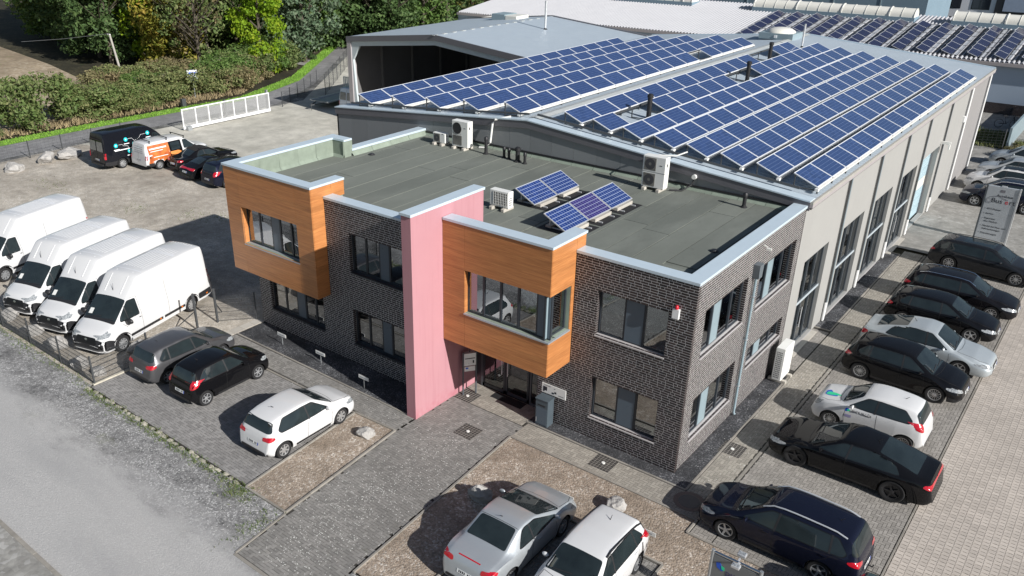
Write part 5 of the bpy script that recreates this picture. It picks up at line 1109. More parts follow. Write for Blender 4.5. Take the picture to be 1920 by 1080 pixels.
# ---- side parking, from the near end
c = fit(Car(spec(4.47, 1.77, 1.58, 2.58, .93, .325, 'wagon', hood=1.0, belt=.98, cowl=.23, rf=.42), navy, 'car', 'dark navy estate car with silver roof rails nearest the camera on the right', 'car'), 'five', tail='wide'); c.rails(1.75, 3.95, .55, MT['alu'], .022); c.place(3.78, -1.08, BX)
MB().tube([(-2.23, -.2, .38), (-2.33, -.2, .36), (-2.35, -.2, .44)], .02, 6).build('tow_bar', MT['black_plastic'], c.root)
c = fit(Car(spec(4.92, 1.95, 1.40, 2.88, .98, .37, 'fast', hood=.93, belt=.90, cowl=.26, rf=.43, rr=.66), black, 'car', 'glossy black low four door coupe with black wheels beside the white small car', 'car'), 'black', tail='bar', plate=''); c.place(4.25, 3.73, BX)
c = fit(Car(spec(3.63, 1.68, 1.53, 2.32, .72, .30, 'mini', hood=1.02, belt=1.0, cowl=.255, rf=.44, nose=.88, rr=.70, sig=.09), white, 'car', 'small round white hatchback with blue and green drop logo on its bonnet', 'car'), 'multi', 2, 'high', '', head=[(.60*.84, .66), (.60*.84, .82), (.86*.84, .82), (.86*.84, .66)], seams=True)
c.patch('bonnet_logo', 't', [(.42, -.06), (.30, .02), (.30, .30), (.45, .38), (.75, .36), (.62, .16), (.50, .10)], MT['logo_blue'], .005, 10, 6); c.patch('bonnet_logo', 't', [(.36, .10), (.33, .30), (.46, .34), (.86, .26), (.62, .12)], MT['logo_green'], .008, 10, 6)
tm = text_mesh('pure media', .17); tm.materials.append(MT['text_dark']); h = c.cast('l', 1.35, .86); o = link('lettering', tm, c.root); o.location = h[0]+Vector((.0, .012, 0)); o.rotation_euler = (rad(90), 0, math.pi); o.scale = (.8, 1, 1)
c.patch('door_logo', 'l', [(1.14, .80), (1.14, .94), (1.24, .94), (1.30, .86)], MT['logo_blue'], .006, 4, 3); c.patch('door_logo', 'l', [(1.20, .83), (1.20, .90), (1.27, .91), (1.31, .86)], MT['logo_green'], .009, 4, 3); c.patch('door_print', 'l', [(1.16, .62), (1.16, .72), (1.36, .72), (1.36, .62)], M('print_lilac', (.3, .28, .45), .5, var=.6, vs=60), .006, 4, 3, rnd=0)
c.place(4.0, 6.61, BX)
c = fit(Car(spec(4.20, 1.79, 1.51, 2.60, .83, .335, 'suv', hood=1.0, belt=.98, cowl=.24, rf=.42, cladz=.36), black, 'car', 'black compact crossover with silver multi spoke wheels parked next to the silver saloon', 'car'), 'multi', tail='wide'); c.place(4.10, 10.63, FX-.04)
c = fit(Car(spec(4.75, 1.78, 1.47, 2.75, 1.05, .325, 'fast', hood=.93, belt=.90, cowl=.27, rf=.44), pale, 'car', 'pale silver saloon with rear lights facing the warehouse', 'car'), 'six', tail='mid'); c.place(4.28, 13.26, FX)
c = fit(Car(spec(4.29, 1.77, 1.43, 2.58, .86, .325, 'hatch', hood=.95, belt=.93, cowl=.25, rf=.43), black, 'car', 'black hatchback with silver star wheels between silver saloon and railed estate', 'car'), 'five', tail='wide'); c.place(4.1, 16.58, FX)
c = fit(Car(spec(4.60, 1.79, 1.47, 2.66, .90, .325, 'wagon', hood=.95, belt=.94, cowl=.25, rf=.42), paint('paint_black2', (.008, .0075, .009)), 'car', 'black estate car with chrome roof rails third from the tall sign', 'car'), 'ten', tail='wide'); c.rails(1.75, 4.0, .56, MT['chrome'], .018); c.place(4.25, 19.44, FX)
c = fit(Car(spec(4.93, 1.90, 1.45, 2.93, .93, .36, 'wagon', hood=.95, belt=.93, cowl=.26, rf=.42), dgrey, 'car', 'dark grey long estate car with large alloy wheels in front of the tall sign', 'car'), 'ten', tail='bar'); c.rails(1.85, 4.35, .58, MT['black_plastic'], .016); c.patch('glass_roof', 't', [(2.25, -.5), (2.25, .5), (3.6, .48), (3.6, -.48)], MT['car_glass'], .004, 10, 6); c.place(4.44, 24.45, FX-.1)
# ---- far right
def far(sp, pnt, lab, rim, x, y, h=BX, **k): return fit(Car(sp, pnt, 'car', lab, 'car'), rim, **k).place(x, y, h)
c = far(spec(4.65, 1.83, 1.66, 2.65, .9, .345, 'suv', hood=1.06, belt=1.05, cowl=.23, rf=.4), navy, 'dark navy sport utility car parked behind the tall sign', 'six', 3.40, 36.35); c.rails(1.7, 4.0, .58, MT['alu'], .02)
c = far(spec(4.35, 1.80, 1.60, 2.62, .85, .33, 'suv', hood=1.02, belt=1.0), white, 'white car with black roof behind the navy one at the far right', 'six', 2.85, 39.75); c.patch('black_roof', 't', [(1.95, -.6), (1.95, .6), (3.7, .55), (3.7, -.55)], black, .004, 12, 6)
far(spec(4.6, 1.80, 1.45, 2.65, .9, .32, 'sedan'), silver, 'grey silver saloon half hidden behind the white car at the far right', 'ten', 3.05, 43.15); far(spec(4.2, 1.75, 1.45, 2.62, .85, .32, 'hatch'), pale, 'light silver hatchback nearest the rear garden at the far right', 'five', 2.95, 46.9)
# ---- front parking
c = fit(Car(spec(3.97, 1.68, 1.46, 2.47, .80, .30, 'hatch', hood=.95, belt=.92, cowl=.25, rf=.43), grey, 'car', 'metallic grey five door hatchback by the yard fence', 'car'), 'five', tail='wide'); c.place(-18.02, -5.70, math.pi/2+.03)
c = fit(Car(spec(3.60, 1.66, 1.47, 2.36, .68, .295, 'hatch', hood=1.0, belt=.95, cowl=.26, rf=.43, nose=.80), black, 'car', 'black three door hatchback between the grey and white hatchbacks', 'car'), 'six', 2, 'high'); c.place(-15.6, -5.75, math.pi/2+.03)
c = fit(Car(spec(3.96, 1.74, 1.46, 2.538, .82, .305, 'hatch', hood=.96, belt=.92, cowl=.26, rf=.45), white, 'car', 'white three door hatchback beside the brown gravel bed', 'car'), 'cap', 2, 'wide'); c.place(-11.0, -5.90, math.pi/2+.015)
c = fit(Car(spec(4.44, 1.82, 1.43, 2.61, .97, .325, 'coupe', hood=.95, belt=.92, cowl=.225, rf=.47, rr=.71), silver, 'car', 'silver folding roof coupe parked on the gravel bed by two boulders', 'car'), 'ten', 2, 'wide'); c.place(-1.98, -5.95, math.pi/2+.02)
c.seam([[(2.88, -.60), (2.88, .60)]], .012, 'gap', 'roof_gap', 't'); c.patch('brake_light', 't', [(4.18, -.35), (4.18, .35), (4.21, .35), (4.21, -.35)], MT['light_red'], .006, 6, 2, rnd=0)
c = fit(Car(spec(4.16, 1.74, 1.55, 2.54, .84, .325, 'suv', hood=1.02, belt=.98, cowl=.25, rf=.43), white, 'car', 'white compact crossover with black roof strips at the bottom edge', 'car'), 'ten', tail='high'); c.rails(1.9, 3.75, .60, MT['black_plastic'], .028, .02); c.place(.42, -5.98, -math.pi/2+.02)
# ---- behind the yard
c = fit(Car(spec(4.75, 1.83, 1.36, 2.59, .95, .33, 'coupe', hood=.92, belt=.88, cowl=.29, rf=.44), black, 'car', 'black convertible with closed soft top next to the orange and white van', 'car'), 'ten', 2, 'wide'); c.patch('soft_top', 't', [(2.2, -.62), (2.2, .62), (3.05, .62), (3.25, .58), (3.25, -.58), (3.05, -.62)], MT['softtop'], .010, 14, 10); c.place(-41.25, 11.5, rad(88))
c = fit(Car(spec(4.25, 1.77, 1.31, 2.27, 1.0, .32, 'sport', hood=.80, belt=.84, cowl=.28, rf=.43, rr=.64), black, 'car', 'black rear engined sports coupe with a red light band', 'car'), 'five', 2, 'bar'); c.place(-38.95, 10.6, rad(88))
c = fit(Car(spec(4.5, 1.82, 1.62, 2.7, .9, .325, 'wagon', hood=1.0, belt=1.0), navy, 'car', 'dark navy family car half hidden behind the left wooden bay', 'car'), 'six', tail='high'); c.place(-36.4, 10.7, rad(88))
# ---- vans
def van_spec(L, W, Ht, wb, fo, r, hood, cowl, wtop, roofd, hr, **k):
    T = [(0, .55), (.03, .80), (.12, .95), (.3, 1.05), (cowl, hood), (wtop, hr), (roofd, Ht*.985), (roofd+.6, Ht), (L-.9, Ht), (L-.25, Ht*.985), (L-.06, Ht*.93), (L-.02, 1.2), (L, .5)]
    d = dict(L=L, W=W, H=Ht, top=T, belt=[(0, .62), (.4, .92), (cowl, 1.12), (cowl+1.2, 1.28), (L-.4, 1.30), (L, 1.2)], plan=[(0, .62), (.03, .74), (.12, .86), (.35, .94), (.8, .985), (1.4, 1), (L-.3, 1), (L-.06, .97), (L, .93)], roofw=[(0, .8), (cowl, .84), (wtop, .78), (roofd, .80), (roofd+.8, .82), (L, .82)], axles=(fo, fo+wb), r=r, bot=[(0, .30), (.15, .24), (L-.4, .30), (L, .40)], sig=.07, side=[.955, .975, .99, 1, 1, .995, .985], crown=.05, cowl=cowl, wtop=wtop, hr=hr, kind='van', beltz=1.25, tw=.8, tr=.97, arch=.07); d.update(k); return d
def white_van(label, x, y, h):
    c = Car(van_spec(6.36, 2.05, 2.76, 4.035, .95, .345, 1.22, .78, 1.66, 2.35, 2.02, z0=.3), white, 'delivery_van', label, 'van', 'white delivery vans in the yard'); w = c.w; g = MT['car_glass']; L = c.L; c.wheels('steel')
    c.patch('windscreen', 't', [(.84, -.80*w), (.84, .80*w), (1.62, .76*w), (1.62, -.76*w)], g, .006, 14, 12); c.patch('dashboard_edge', 't', [(.80, -.78*w), (.80, .78*w), (.90, .82*w), (.90, -.82*w)], MT['black_plastic'], .009, 4, 12)
    c.both('side_window', [(1.05, 1.25), (1.12, 1.40), (1.62, 1.90), (1.98, 1.90), (2.00, 1.24)], g, off=.006, nu=16, nv=5); c.seam([[(1.42, 1.22), (1.44, 1.75)]], .035, 'black_plastic', 'window_pillar', off=.009)
    for sg in (1, -1): c.patch('headlight', 'f', [(sg*.52*w, .80), (sg*.60*w, .94), (sg*.90*w, 1.02), (sg*.94*w, .88)], MT['light_clear'], .008, 10, 4)
    c.both('headlight', [(.12, .86), (.16, .94), (.52, 1.08), (.40, .95)], MT['light_clear'], off=.008, nu=8, nv=3)
    c.patch('grille', 'f', [(-.52*w, .60), (.52*w, .60), (.48*w, .86), (-.48*w, .86)], MT['trim_black'], .012, 10, 4); c.patch('emblem', 'f', [(-.07, .72), (.07, .72), (.07, .80), (-.07, .80)], MT['chrome'], .016, 4, 3)
    c.patch('bumper', 'f', [(-.97*w, .25), (-.97*w, .68), (-.62*w, .80), (.62*w, .80), (.97*w, .68), (.97*w, .25)], MT['black_plastic'], .006, 18, 5)
    c.both('bumper_side', [(.01, .25), (.01, .72), (.30, .78), (.56, .66), (.60, .25)], MT['black_plastic'], off=.006, nu=10, nv=4); c.patch('bumper_lip', 'f', [(-.80*w, .36), (.80*w, .36), (.80*w, .42), (-.80*w, .42)], M('grey_plastic', (.06, .06, .062), .6), .02, 10, 2)
    c.seam([[(a_+.445*math.cos(t_), .345+.445*math.sin(t_)) for t_ in np.linspace(.15, 3.0, 12)] for a_ in c.ax], .07, 'black_plastic', 'wheel_arch_trim', off=.008)
    c.seam([[(1.40, .52), (3.2, .52)], [(3.3, .52), (4.55, .52)]], .12, 'black_plastic', 'side_moulding', off=.012); c.both('rear_corner_moulding', [(5.45, .42), (5.42, .70), (6.2, .74), (6.3, .42)], MT['black_plastic'], off=.008, nu=8, nv=3)
    for d in (3.0, 4.3, 5.9): c.both('marker_light', [(d, .50), (d, .56), (d+.10, .56), (d+.10, .50)], MT['amber'], off=.022, nu=3, nv=2, rnd=0)
    c.seam([[(2.12, .38), (2.10, 1.30), (2.06, 1.98), (1.66, 1.98)], [(1.30, .95), (1.02, 1.22)], [(1.34, .40), (2.1, .38)], [(3.62, .45), (3.62, 2.1)]], .011); c.handles([(2.0, 1.10)], MT['black_plastic'], .1); c.mirrors(1.24, 1.22, MT['black_plastic'], 1.75, .05)
    for k, y_ in enumerate(np.linspace(-.52, .52, 8)):
        pts = [c.cast('t', d, float(y_)) for d in (3.0, 4.2, 5.0, 6.0)]; MB().tube([q[0]+Vector((0, 0, -.006)) for q in pts if q], .016, 6).build('roof_rib', white, c.root, 50)
    for y_ in (-.42, .42):
        pts = [c.cast('t', d, y_) for d in (1.75, 2.0, 2.3, 2.6)]; MB().tube([q[0]+Vector((0, 0, -.012)) for q in pts if q], .03, 6).build('cap_rib', white, c.root, 50)
    h_ = c.cast('t', 1.80, 0); MB().tube([h_[0], h_[0]+Vector((-.05, 0, .30))], [.012, .004], 6).build('aerial', MT['black_plastic'], c.root); c.patch('roof_joint', 't', [(4.55, -.7), (4.55, .7), (4.75, .7), (4.75, -.7)], M('white_dull', (.63, .64, .66), .5), .004, 3, 8, rnd=0); c.patch('roof_joint', 't', [(2.72, -.7), (2.72, .7), (2.78, .7), (2.78, -.7)], MT['white_dull'], .004, 3, 8, rnd=0)
    c.patch('windscreen_sheet', 't', [(.98, -.46*w), (.98, -.66*w), (1.16, -.66*w), (1.16, -.46*w)], MT['plate_white'], .012, 3, 3, rnd=0); c.seam([[(.88, -.6*w), (.97, .05*w)], [(.86, .02*w), (.95, .66*w)]], .03, 'black_plastic', 'wiper', 't', off=.018)
    c.patch('door_gap', 'b', [(-.008, .6), (.008, .6), (.008, 2.6), (-.008, 2.6)], MT['gap'], .004, 2, 8, rnd=0)
    for sg in (1, -1): c.patch('tail_light', 'b', [(sg*.90*w, .9), (sg*.97*w, .9), (sg*.97*w, 1.7), (sg*.90*w, 1.7)], MT['light_red'], .008, 3, 6, rnd=0)
    return c.place(x, y, h)
vh = rad(-75.5)
for lab, fx, fy in [('white high roof van nearest the building, front wheel by the mesh fence', -20.81, -6.64), ('second white high roof van from the building', -23.65, -6.72), ('third white high roof van from the building', -26.5, -6.80)]:
    # front right-hand... the wheel seen is the one on the van's left flank
    f_ = Vector((math.cos(vh), math.sin(vh), 0)); n_ = Vector((-f_.y, f_.x, 0)); cpos = Vector((fx, fy, 0))-n_*(1.025*.97)-f_*(6.36/2-.95); white_van(lab, cpos.x, cpos.y, vh)
f_ = Vector((math.cos(vh), math.sin(vh), 0)); n_ = Vector((-f_.y, f_.x, 0)); cpos = Vector((-31.5, -6.45, 0))-n_*1.0-f_*(6.36/2-.95); white_van('white high roof van cut off by the left picture edge', cpos.x, cpos.y, vh)

c = fit(Car(spec(4.2, 1.76, 1.47, 2.6, .85, .32, 'hatch'), paint('paint_sea', (.05, .085, .085), .3), 'car', 'dark sea green car whose roof just enters the bottom edge', 'car'), 'six'); c.place(6.78, -4.02, -math.pi/2)
def panel_van(name, label, sp, pnt, x, y, h, glassrear=True, rim='steel'):
    c = Car(sp, pnt, name, label, 'van'); w = c.w; g = MT['car_glass']; L, cw, wt, hr, Ht = c.L, c.P['cowl'], c.P['wtop'], c.P['hr'], c.P['H']; c.wheels(rim)
    c.patch('windscreen', 't', [(cw+.06, -.80*w), (cw+.06, .80*w), (wt-.05, .76*w), (wt-.05, -.76*w)], g, .006, 14, 12); c.both('side_window', [(cw+.28, 1.22), (cw+.40, 1.36), (wt-.02, hr-.16), (wt+.36, hr-.14), (wt+.38, 1.21)], g, off=.006, nu=14, nv=5)
    for sg in (1, -1): c.patch('headlight', 'f', [(sg*.55*w, .78), (sg*.60*w, .92), (sg*.90*w, .98), (sg*.93*w, .84)], MT['light_clear'], .008, 8, 4); c.patch('tail_light', 'b', [(sg*.86*w, .82), (sg*.97*w, .82), (sg*.97*w, 1.22), (sg*.86*w, 1.22)], MT['light_red'], .010, 3, 6, rnd=0)
    c.both('tail_light', [(L-.13, .82), (L-.13, 1.22), (L-.03, 1.22), (L-.03, .82)], MT['light_red'], off=.008, nu=3, nv=4, rnd=0)
    if glassrear: 
        for sg in (1, -1): c.patch('rear_window', 'b', [(sg*.06*w, 1.30), (sg*.80*w, 1.30), (sg*.76*w, 1.95), (sg*.06*w, 1.95)], M('dusty_glass', (.20, .20, .19), .25, var=.4, vs=3), .008, 8, 6)
    c.seam([[(wt+.48, .42), (wt+.46, 1.28), (wt+.42, hr-.05), (wt, hr-.05)], [(wt+1.75, .45), (wt+1.75, hr-.02)]], .011); c.handles([(wt+.36, 1.08)], MT['black_plastic'], .1); c.mirrors(cw+.45, 1.20, MT['black_plastic'], 1.5, .04); c.patch('door_gap', 'b', [(-.008, .6), (.008, .6), (.008, Ht-.2), (-.008, Ht-.2)], MT['gap'], .004, 2, 8, rnd=0)
    c.plate('b', .70); MB().box(-L/2-.10, -w*.7, .36, -L/2+.02, w*.7, .48).build('rear_step', MT['black_plastic'], c.root); return c.place(x, y, h)
sp = van_spec(5.9, 2.02, 2.52, 3.66, 1.0, .345, 1.18, .92, 1.75, 2.3, 2.1, cladz=.62, side=[.955, .975, .99, 1, 1, .995, .985])
c = panel_van('delivery_van', 'black panel van with cyan hexagon logos on its flank', sp, paint('paint_black_van', (.009, .010, .014), .1), -45.80, 9.25, rad(90))
def flank(c, d, z, txt, size, mat):
    h = c.cast('r', d, z); tm = text_mesh(txt, size); tm.materials.append(mat); o = link('lettering', tm, c.root); o.location = h[0]+Vector((0, -.014, 0)); o.rotation_euler = (rad(90), 0, 0); return o
def hexp(d, z, r): return [(d+r*math.cos(a), z+r*math.sin(a)) for a in [k*math.pi/3 for k in range(6)]]
for d, z in ((4.15, 1.88), (4.95, 1.60), (4.05, 1.10), (1.95+.5, 2.02), (2.75, 1.10)):
    c.patch('logo_hexagon', 'r', hexp(d, z, .15), MT['cyan'], .008, 8, 4, rnd=0); c.patch('logo_mark', 'r', hexp(d, z, .05), MT['text_white'], .012, 5, 3, rnd=0); c.patch('logo_caption', 'r', [(d-.2, z-.30), (d+.2, z-.30), (d+.2, z-.25), (d-.2, z-.25)], MT['text_white'], .008, 6, 2, rnd=0)
c.patch('logo_hexagon', 'r', hexp(3.62, 1.52, .13), MT['cyan'], .008, 8, 4, rnd=0); c.patch('logo_hexagon', 'r', hexp(3.42, 1.52, .13), MT['cyan'], .010, 8, 4, rnd=0); flank(c, 3.22, 1.45, 'energietechnik', .27, MT['text_white']); c.patch('web_line', 'r', [(3.2, 1.24), (5.1, 1.24), (5.1, 1.30), (3.2, 1.30)], MT['text_white'], .008, 14, 2, rnd=0)
c.seam([[(4.0, 1.9), (3.7, 1.9), (3.55, 1.72), (3.5, 1.62)], [(3.5, 1.72), (3.2, 1.78), (3.0, 2.0), (2.6, 2.02)], [(4.75, 1.62), (4.5, 1.62), (4.4, 1.5), (4.1, 1.45), (4.05, 1.3)], [(3.3, 1.2), (3.1, 1.1), (2.9, 1.1)]], .014, 'text_white', 'logo_line', 'r', .007)
c.seam([[(4.2, .58), (L_, .58)] for L_ in (5.5,)], .22, 'galv', 'mud_band', off=.005) if False else None
sp = van_spec(5.14, 1.93, 1.92, 3.2, .95, .32, 1.10, .95, 1.75, 2.15, 1.66, cladz=.5); sp['belt'] = [(0, .62), (.4, .88), (.95, 1.02), (2.0, 1.10), (4.7, 1.12), (5.14, 1.0)]; sp['roofw'] = [(0, .8), (.95, .82), (1.75, .74), (5.14, .76)]
c = Car(sp, white, 'delivery_van', 'white and orange people carrier van with roof bars', 'van'); w = c.w; c.wheels('steel'); g = MT['car_glass']
t = NT('orange_wrap'); p_ = t.obj(); z_ = t.sep(p_); MT['orange_wrap'] = t.set(t.mix(t.ramp(t.noise(t.map(p_, (1, 1, 1)), 2.5, 3), 0, 1, .35, .65), (.40, .085, .025), (.62, .20, .05)), .35, 0, .5, 1.0)
c.patch('windscreen', 't', [(1.02, -.80*w), (1.02, .80*w), (1.72, .72*w), (1.72, -.72*w)], g, .006, 12, 10); c.both('side_window', [(1.25, 1.10), (1.38, 1.24), (1.80, 1.62), (2.12, 1.64), (2.14, 1.09)], g, off=.006, nu=12, nv=4)
c.both('orange_wrap', [(2.45, .55), (2.35, 1.70), (4.85, 1.70), (4.95, .55)], MT['orange_wrap'], off=.004, nu=22, nv=8, rnd=0); c.both('sliding_door_opening', [(2.28, .5), (2.28, 1.70), (3.25, 1.70), (3.25, .5)], black, off=.007, nu=10, nv=6); c.both('side_window', [(2.42, 1.12), (2.40, 1.62), (3.10, 1.62), (3.12, 1.12)], g, off=.010, nu=8, nv=4); c.both('orange_swoosh', [(2.35, .92), (2.6, 1.06), (3.25, 1.06), (3.2, .86), (2.7, .80)], M('swoosh', (.75, .28, .08), .35, var=.3, vs=4), off=.012, nu=12, nv=4)
for d0, d1, z in ((3.45, 4.75, 1.46), (3.75, 4.70, 1.30), (3.45, 4.55, .92)): c.both('lettering_line', [(d0, z-.04), (d1, z-.04), (d1, z+.05), (d0, z+.05)] if z > 1.4 else [(d0, z-.02), (d1, z-.02), (d1, z+.02), (d0, z+.02)], MT['text_white'], off=.012, nu=12, nv=2, rnd=0)
for d, wd in ((1.98, .85), (3.3, .85), (4.6, .85)): 
    mb = MB(); hh = c.cast('t', d, 0)[0].z+.10; mb.bar((c.X(d), -wd, hh), (c.X(d), wd, hh), .05, .04); [mb.bar((c.X(d), sg*(wd-.08), hh-.16), (c.X(d), sg*(wd-.08), hh), .05) for sg in (1, -1)]; mb.build('roof_bar', MT['black_plastic'], c.root)
for sg in (1, -1): c.patch('tail_light', 'b', [(sg*.86*w, .80), (sg*.97*w, .80), (sg*.97*w, 1.10), (sg*.86*w, 1.10)], MT['light_red'], .010, 3, 5, rnd=0); c.patch('headlight', 'f', [(sg*.55*w, .72), (sg*.60*w, .86), (sg*.90*w, .90), (sg*.93*w, .78)], MT['light_clear'], .008, 8, 4)
c.both('tail_light', [(5.0, .80), (5.0, 1.10), (5.11, 1.10), (5.11, .80)], MT['light_red'], off=.008, nu=3, nv=4, rnd=0)
for k in range(4): c.patch('rear_lettering', 'b', [(-.55*w, 1.60-k*.13), (.45*w, 1.60-k*.13), (.45*w, 1.65-k*.13), (-.55*w, 1.65-k*.13)], M('letter_grey', (.35, .36, .38), .5, var=.5, vs=40), .008, 10, 2, rnd=0)
c.plate('b', .75); c.mirrors(1.38, 1.10, MT['black_plastic'], 1.4, .03); c.patch('door_gap', 'b', [(-.006, .6), (.006, .6), (.006, 1.75), (-.006, 1.75)], MT['gap'], .004, 2, 8, rnd=0); c.place(-43.52, 10.55, rad(90))
# beside the open hall
sp = van_spec(5.5, 1.99, 2.35, 3.3, 1.0, .345, 1.18, .92, 1.75, 2.3, 2.05)
panel_van('delivery_van', 'pale white panel van seen between hall corner and trailer', sp, paint('paint_white_blue', (.55, .60, .66)), -44.6, 31.1, rad(90))
c = fit(Car(spec(4.2, 1.75, 1.45, 2.6, .85, .32, 'hatch'), paint('paint_red', (.35, .01, .02)), 'car', 'dark red car standing behind the car trailer', 'car'), 'five'); c.place(-49.2, 37.2, rad(95))
tr = empty('car_trailer', (-48.9, 31.2, 0), rad(5), 'grey flatbed car trailer with raised slatted ramp by the fence', 'trailer')
MB().box(-1.05, -2.2, .52, 1.05, 2.2, .60).build('deck', MT['galv'], tr); [MB().box(x0, -2.3, .60, x0+.22, 2.2, .68).build('side_rail', MT['alu'], tr) for x0 in (-1.12, .90)]; MB().bar((-.5, -2.2, .5), (0, -3.4, .45), .08).bar((.5, -2.2, .5), (0, -3.4, .45), .08).build('drawbar', MT['galv_dark'], tr); MB().tube([(0, -3.3, 0), (0, -3.3, .6)], .03, 8).build('jockey_wheel', MT['galv_dark'], tr)
mb = MB(); [mb.box(-1.0+k*.2, 2.15, .6, -.9+k*.2, 2.2, 2.0) for k in range(11)]; mb.box(-1.0, 2.14, 1.95, 1.1, 2.22, 2.02); mb.box(-1.0, 2.14, .6, 1.1, 2.22, .68); mb.build('ramp', MT['skylight'], tr)
for x0 in (-1.0, 1.0):
    for y0 in (-.2, .65): q = link('wheel', WM['tyre'], tr); q.location = (x0, y0, .3); q.scale = (.3, .22, .3); link('rim', WM['steel'], q); q.rotation_euler = (0, 0, 0 if x0 > 0 else math.pi); q.rotation_euler = (0, 0, -math.pi/2 if x0 > 0 else math.pi/2)
# scrap timber piles
for i, (px, py, n, lab) in enumerate([(-50.5, 41.5, 46, 'heap of broken boards and beams beside the lane fence'), (-48.3, 40.2, 30, 'stack of yellowish timber behind the trailer')]):
    root = empty('timber_pile', (px, py, 0), 0, lab, 'timber pile')
    for k in range(n):
        L = random.uniform(1.0, 3.0); R = Matrix.Rotation(random.gauss(.5, .7), 3, 'Z')@Matrix.Rotation(random.gauss(0, .18), 3, 'Y'); z = .05+1.7*random.random()**1.3; s_ = 1.6*(1-z/2.3); mb = MB(); mb.cbox((random.gauss(0, s_*.6), random.gauss(0, s_), z), (L, random.uniform(.1, .35), random.uniform(.03, .1)), 0, R); mb.build('board', MT['timber'] if random.random() < .7 else MT['slab_concrete'], root)
# ================================================================ ROOFTOP UNITS
def ac(name, loc, rzz, wd, dp, hh, label, fans=1, style='fan'):
    """front faces -y"""
    root = empty(name, loc, rzz, label, 'air conditioner'); b = MB().box(-wd/2, -dp/2, .12, wd/2, dp/2, .12+hh).build('casing', MT['white_plastic'], root, bevel=.02)
    for x in (-wd*.32, wd*.32): MB().box(x-.07, -dp/2-.16, 0, x+.07, dp/2+.16, .12).build('support_foot', MT['slab_concrete'], root, bevel=.015)
    if style == 'grid':
        MB().box(-wd/2+.18, -dp/2-.006, .20, wd/2-.05, -dp/2+.01, .06+hh).build('coil', MT['black_plastic'], root)
        for k in range(9): MB().box(-wd/2+.18+k*(wd-.24)/8, -dp/2-.018, .18, -wd/2+.195+k*(wd-.24)/8, -dp/2-.007, .07+hh).build('grille_bar', MT['white_plastic'], root)
        for k in range(6): MB().box(-wd/2+.17, -dp/2-.016, .2+k*(hh-.14)/5, wd/2-.05, -dp/2-.008, .214+k*(hh-.14)/5).build('grille_bar', MT['white_plastic'], root)
        mb = MB(); [mb.box(wd/2-.002, -dp/2+.05+a*.055, .22+k*.08, wd/2+.004, -dp/2+.085+a*.055, .26+k*.08) for a in range(max(2, int((dp-.1)/.055))) for k in range(int((hh-.2)/.08))]; mb.build('side_louvres', MT['grille_dark'], root)
        return root
    r = min(wd*.62, hh/fans)*.42
    for k in range(fans):
        z = .12+hh*(1-(k+.5)/fans); x = -wd*.17
        if style == 'fan': 
            f = MB().lathe([(.001, -.002), (r, -.002), (r*1.04, -.014), (r*1.08, 0)], 24, 0, (0, 0, 0), 'y').build('fan_opening', MT['black_plastic'], root); f.location = (x, -dp/2-.002, z)
            for j in range(5): q = MB().lathe([(r*(.2+.17*j), -.018), (r*(.24+.17*j), -.018)], 24, 0, (0, 0, 0), 'y').build('guard_ring', MT['grille_dark'], root); q.location = (x, -dp/2-.004, z)
        else:
            f = MB().box(x-r, -dp/2-.008, z-r, x+r, -dp/2+.01, z+r).build('fan_opening', M('coil_grey', (.16, .155, .14), .6, var=.5, vs=7), root, bevel=.004); MB().lathe([(r*.25, -.012), (r*.86, -.012)], 20, 0, (x, -dp/2, z), 'y').build('fan_guard', MT['grille_dark'], root)
    MB().box(wd*.25, -dp/2-.005, .25+hh*.62, wd*.36, -dp/2, .28+hh*.62).build('badge', MT['frame_grey'], root); MB().box(wd/2-.002, -dp/2+.1, .12+hh*.7, wd/2+.01, -dp/2+.17, .12+hh*.8).build('handle_recess', MT['black_plastic'], root); MB().box(-wd/2-.004, -dp/2-.004, .12+hh*.495, wd/2+.004, -dp/2, .12+hh*.505).build('panel_joint', MT['grille_dark'], root) if fans > 1 else None
    return root
a = ac('air_conditioner', (-15.15, 7.95, DK), 0, .92, .36, 1.16, 'tall white air conditioner with round black fan at the grey gable', 1, 'fan'); MB().box(-.40, -.19, .2, .12, -.178, .62).build('coil_grille', MT['coil_grey'] if 'coil_grey' in MT else M('coil_grey', (.16, .155, .14), .6, var=.5, vs=7), a)
a.children[3].location.z = .95
ac('air_conditioner', (-16.38, 7.9, DK), 0, .72, .28, .44, 'low white air conditioner left of the tall fan unit', 1, 'plain'); ac('air_conditioner', (-5.55, 7.95, DK), 0, .95, .36, 1.22, 'large white twin fan air conditioner on the right at the gable', 2, 'plain')
ac('air_conditioner', (-8.75, 2.35, DK), rad(0), .84, .30, .60, 'white air conditioner with grid grille behind the pink wall', 1, 'grid'); ac('air_conditioner', (.42, 8.0, 0), rad(-90), .95, .34, 1.35, 'tall white air conditioner on the ground beside the glazed warehouse door', 1, 'grid')
for (pts, r, lab, m) in [([(-14.6, 8.5, 6.30), (-14.3, 8.55, 6.32), (-14.05, 8.6, 6.6), (-14.0, 8.68, 7.45), (-13.9, 8.75, 7.62), (-13.3, 9.1, 7.78)], .05, 'white pipe bending up the gable beside the tall fan unit', 'white_plastic'), ([(-6.05, 8.1, 6.4), (-6.08, 8.3, 7.2), (-6.05, 8.65, 7.4), (-5.2, 8.9, 7.45), (-4.9, 9.2, 7.6)], .03, 'thin white pipe rising behind the twin fan unit', 'white_plastic'), ([(-5.0, 8.15, 6.3), (-4.6, 8.4, 6.3), (-4.35, 8.7, 6.5), (-4.3, 8.78, 6.75)], .035, 'dark hose between twin fan unit and gable', 'black_plastic')]:
    tag(MB().tube(pts, r, 8).build('pipe', MT[m], None, 50), lab, 'pipe')
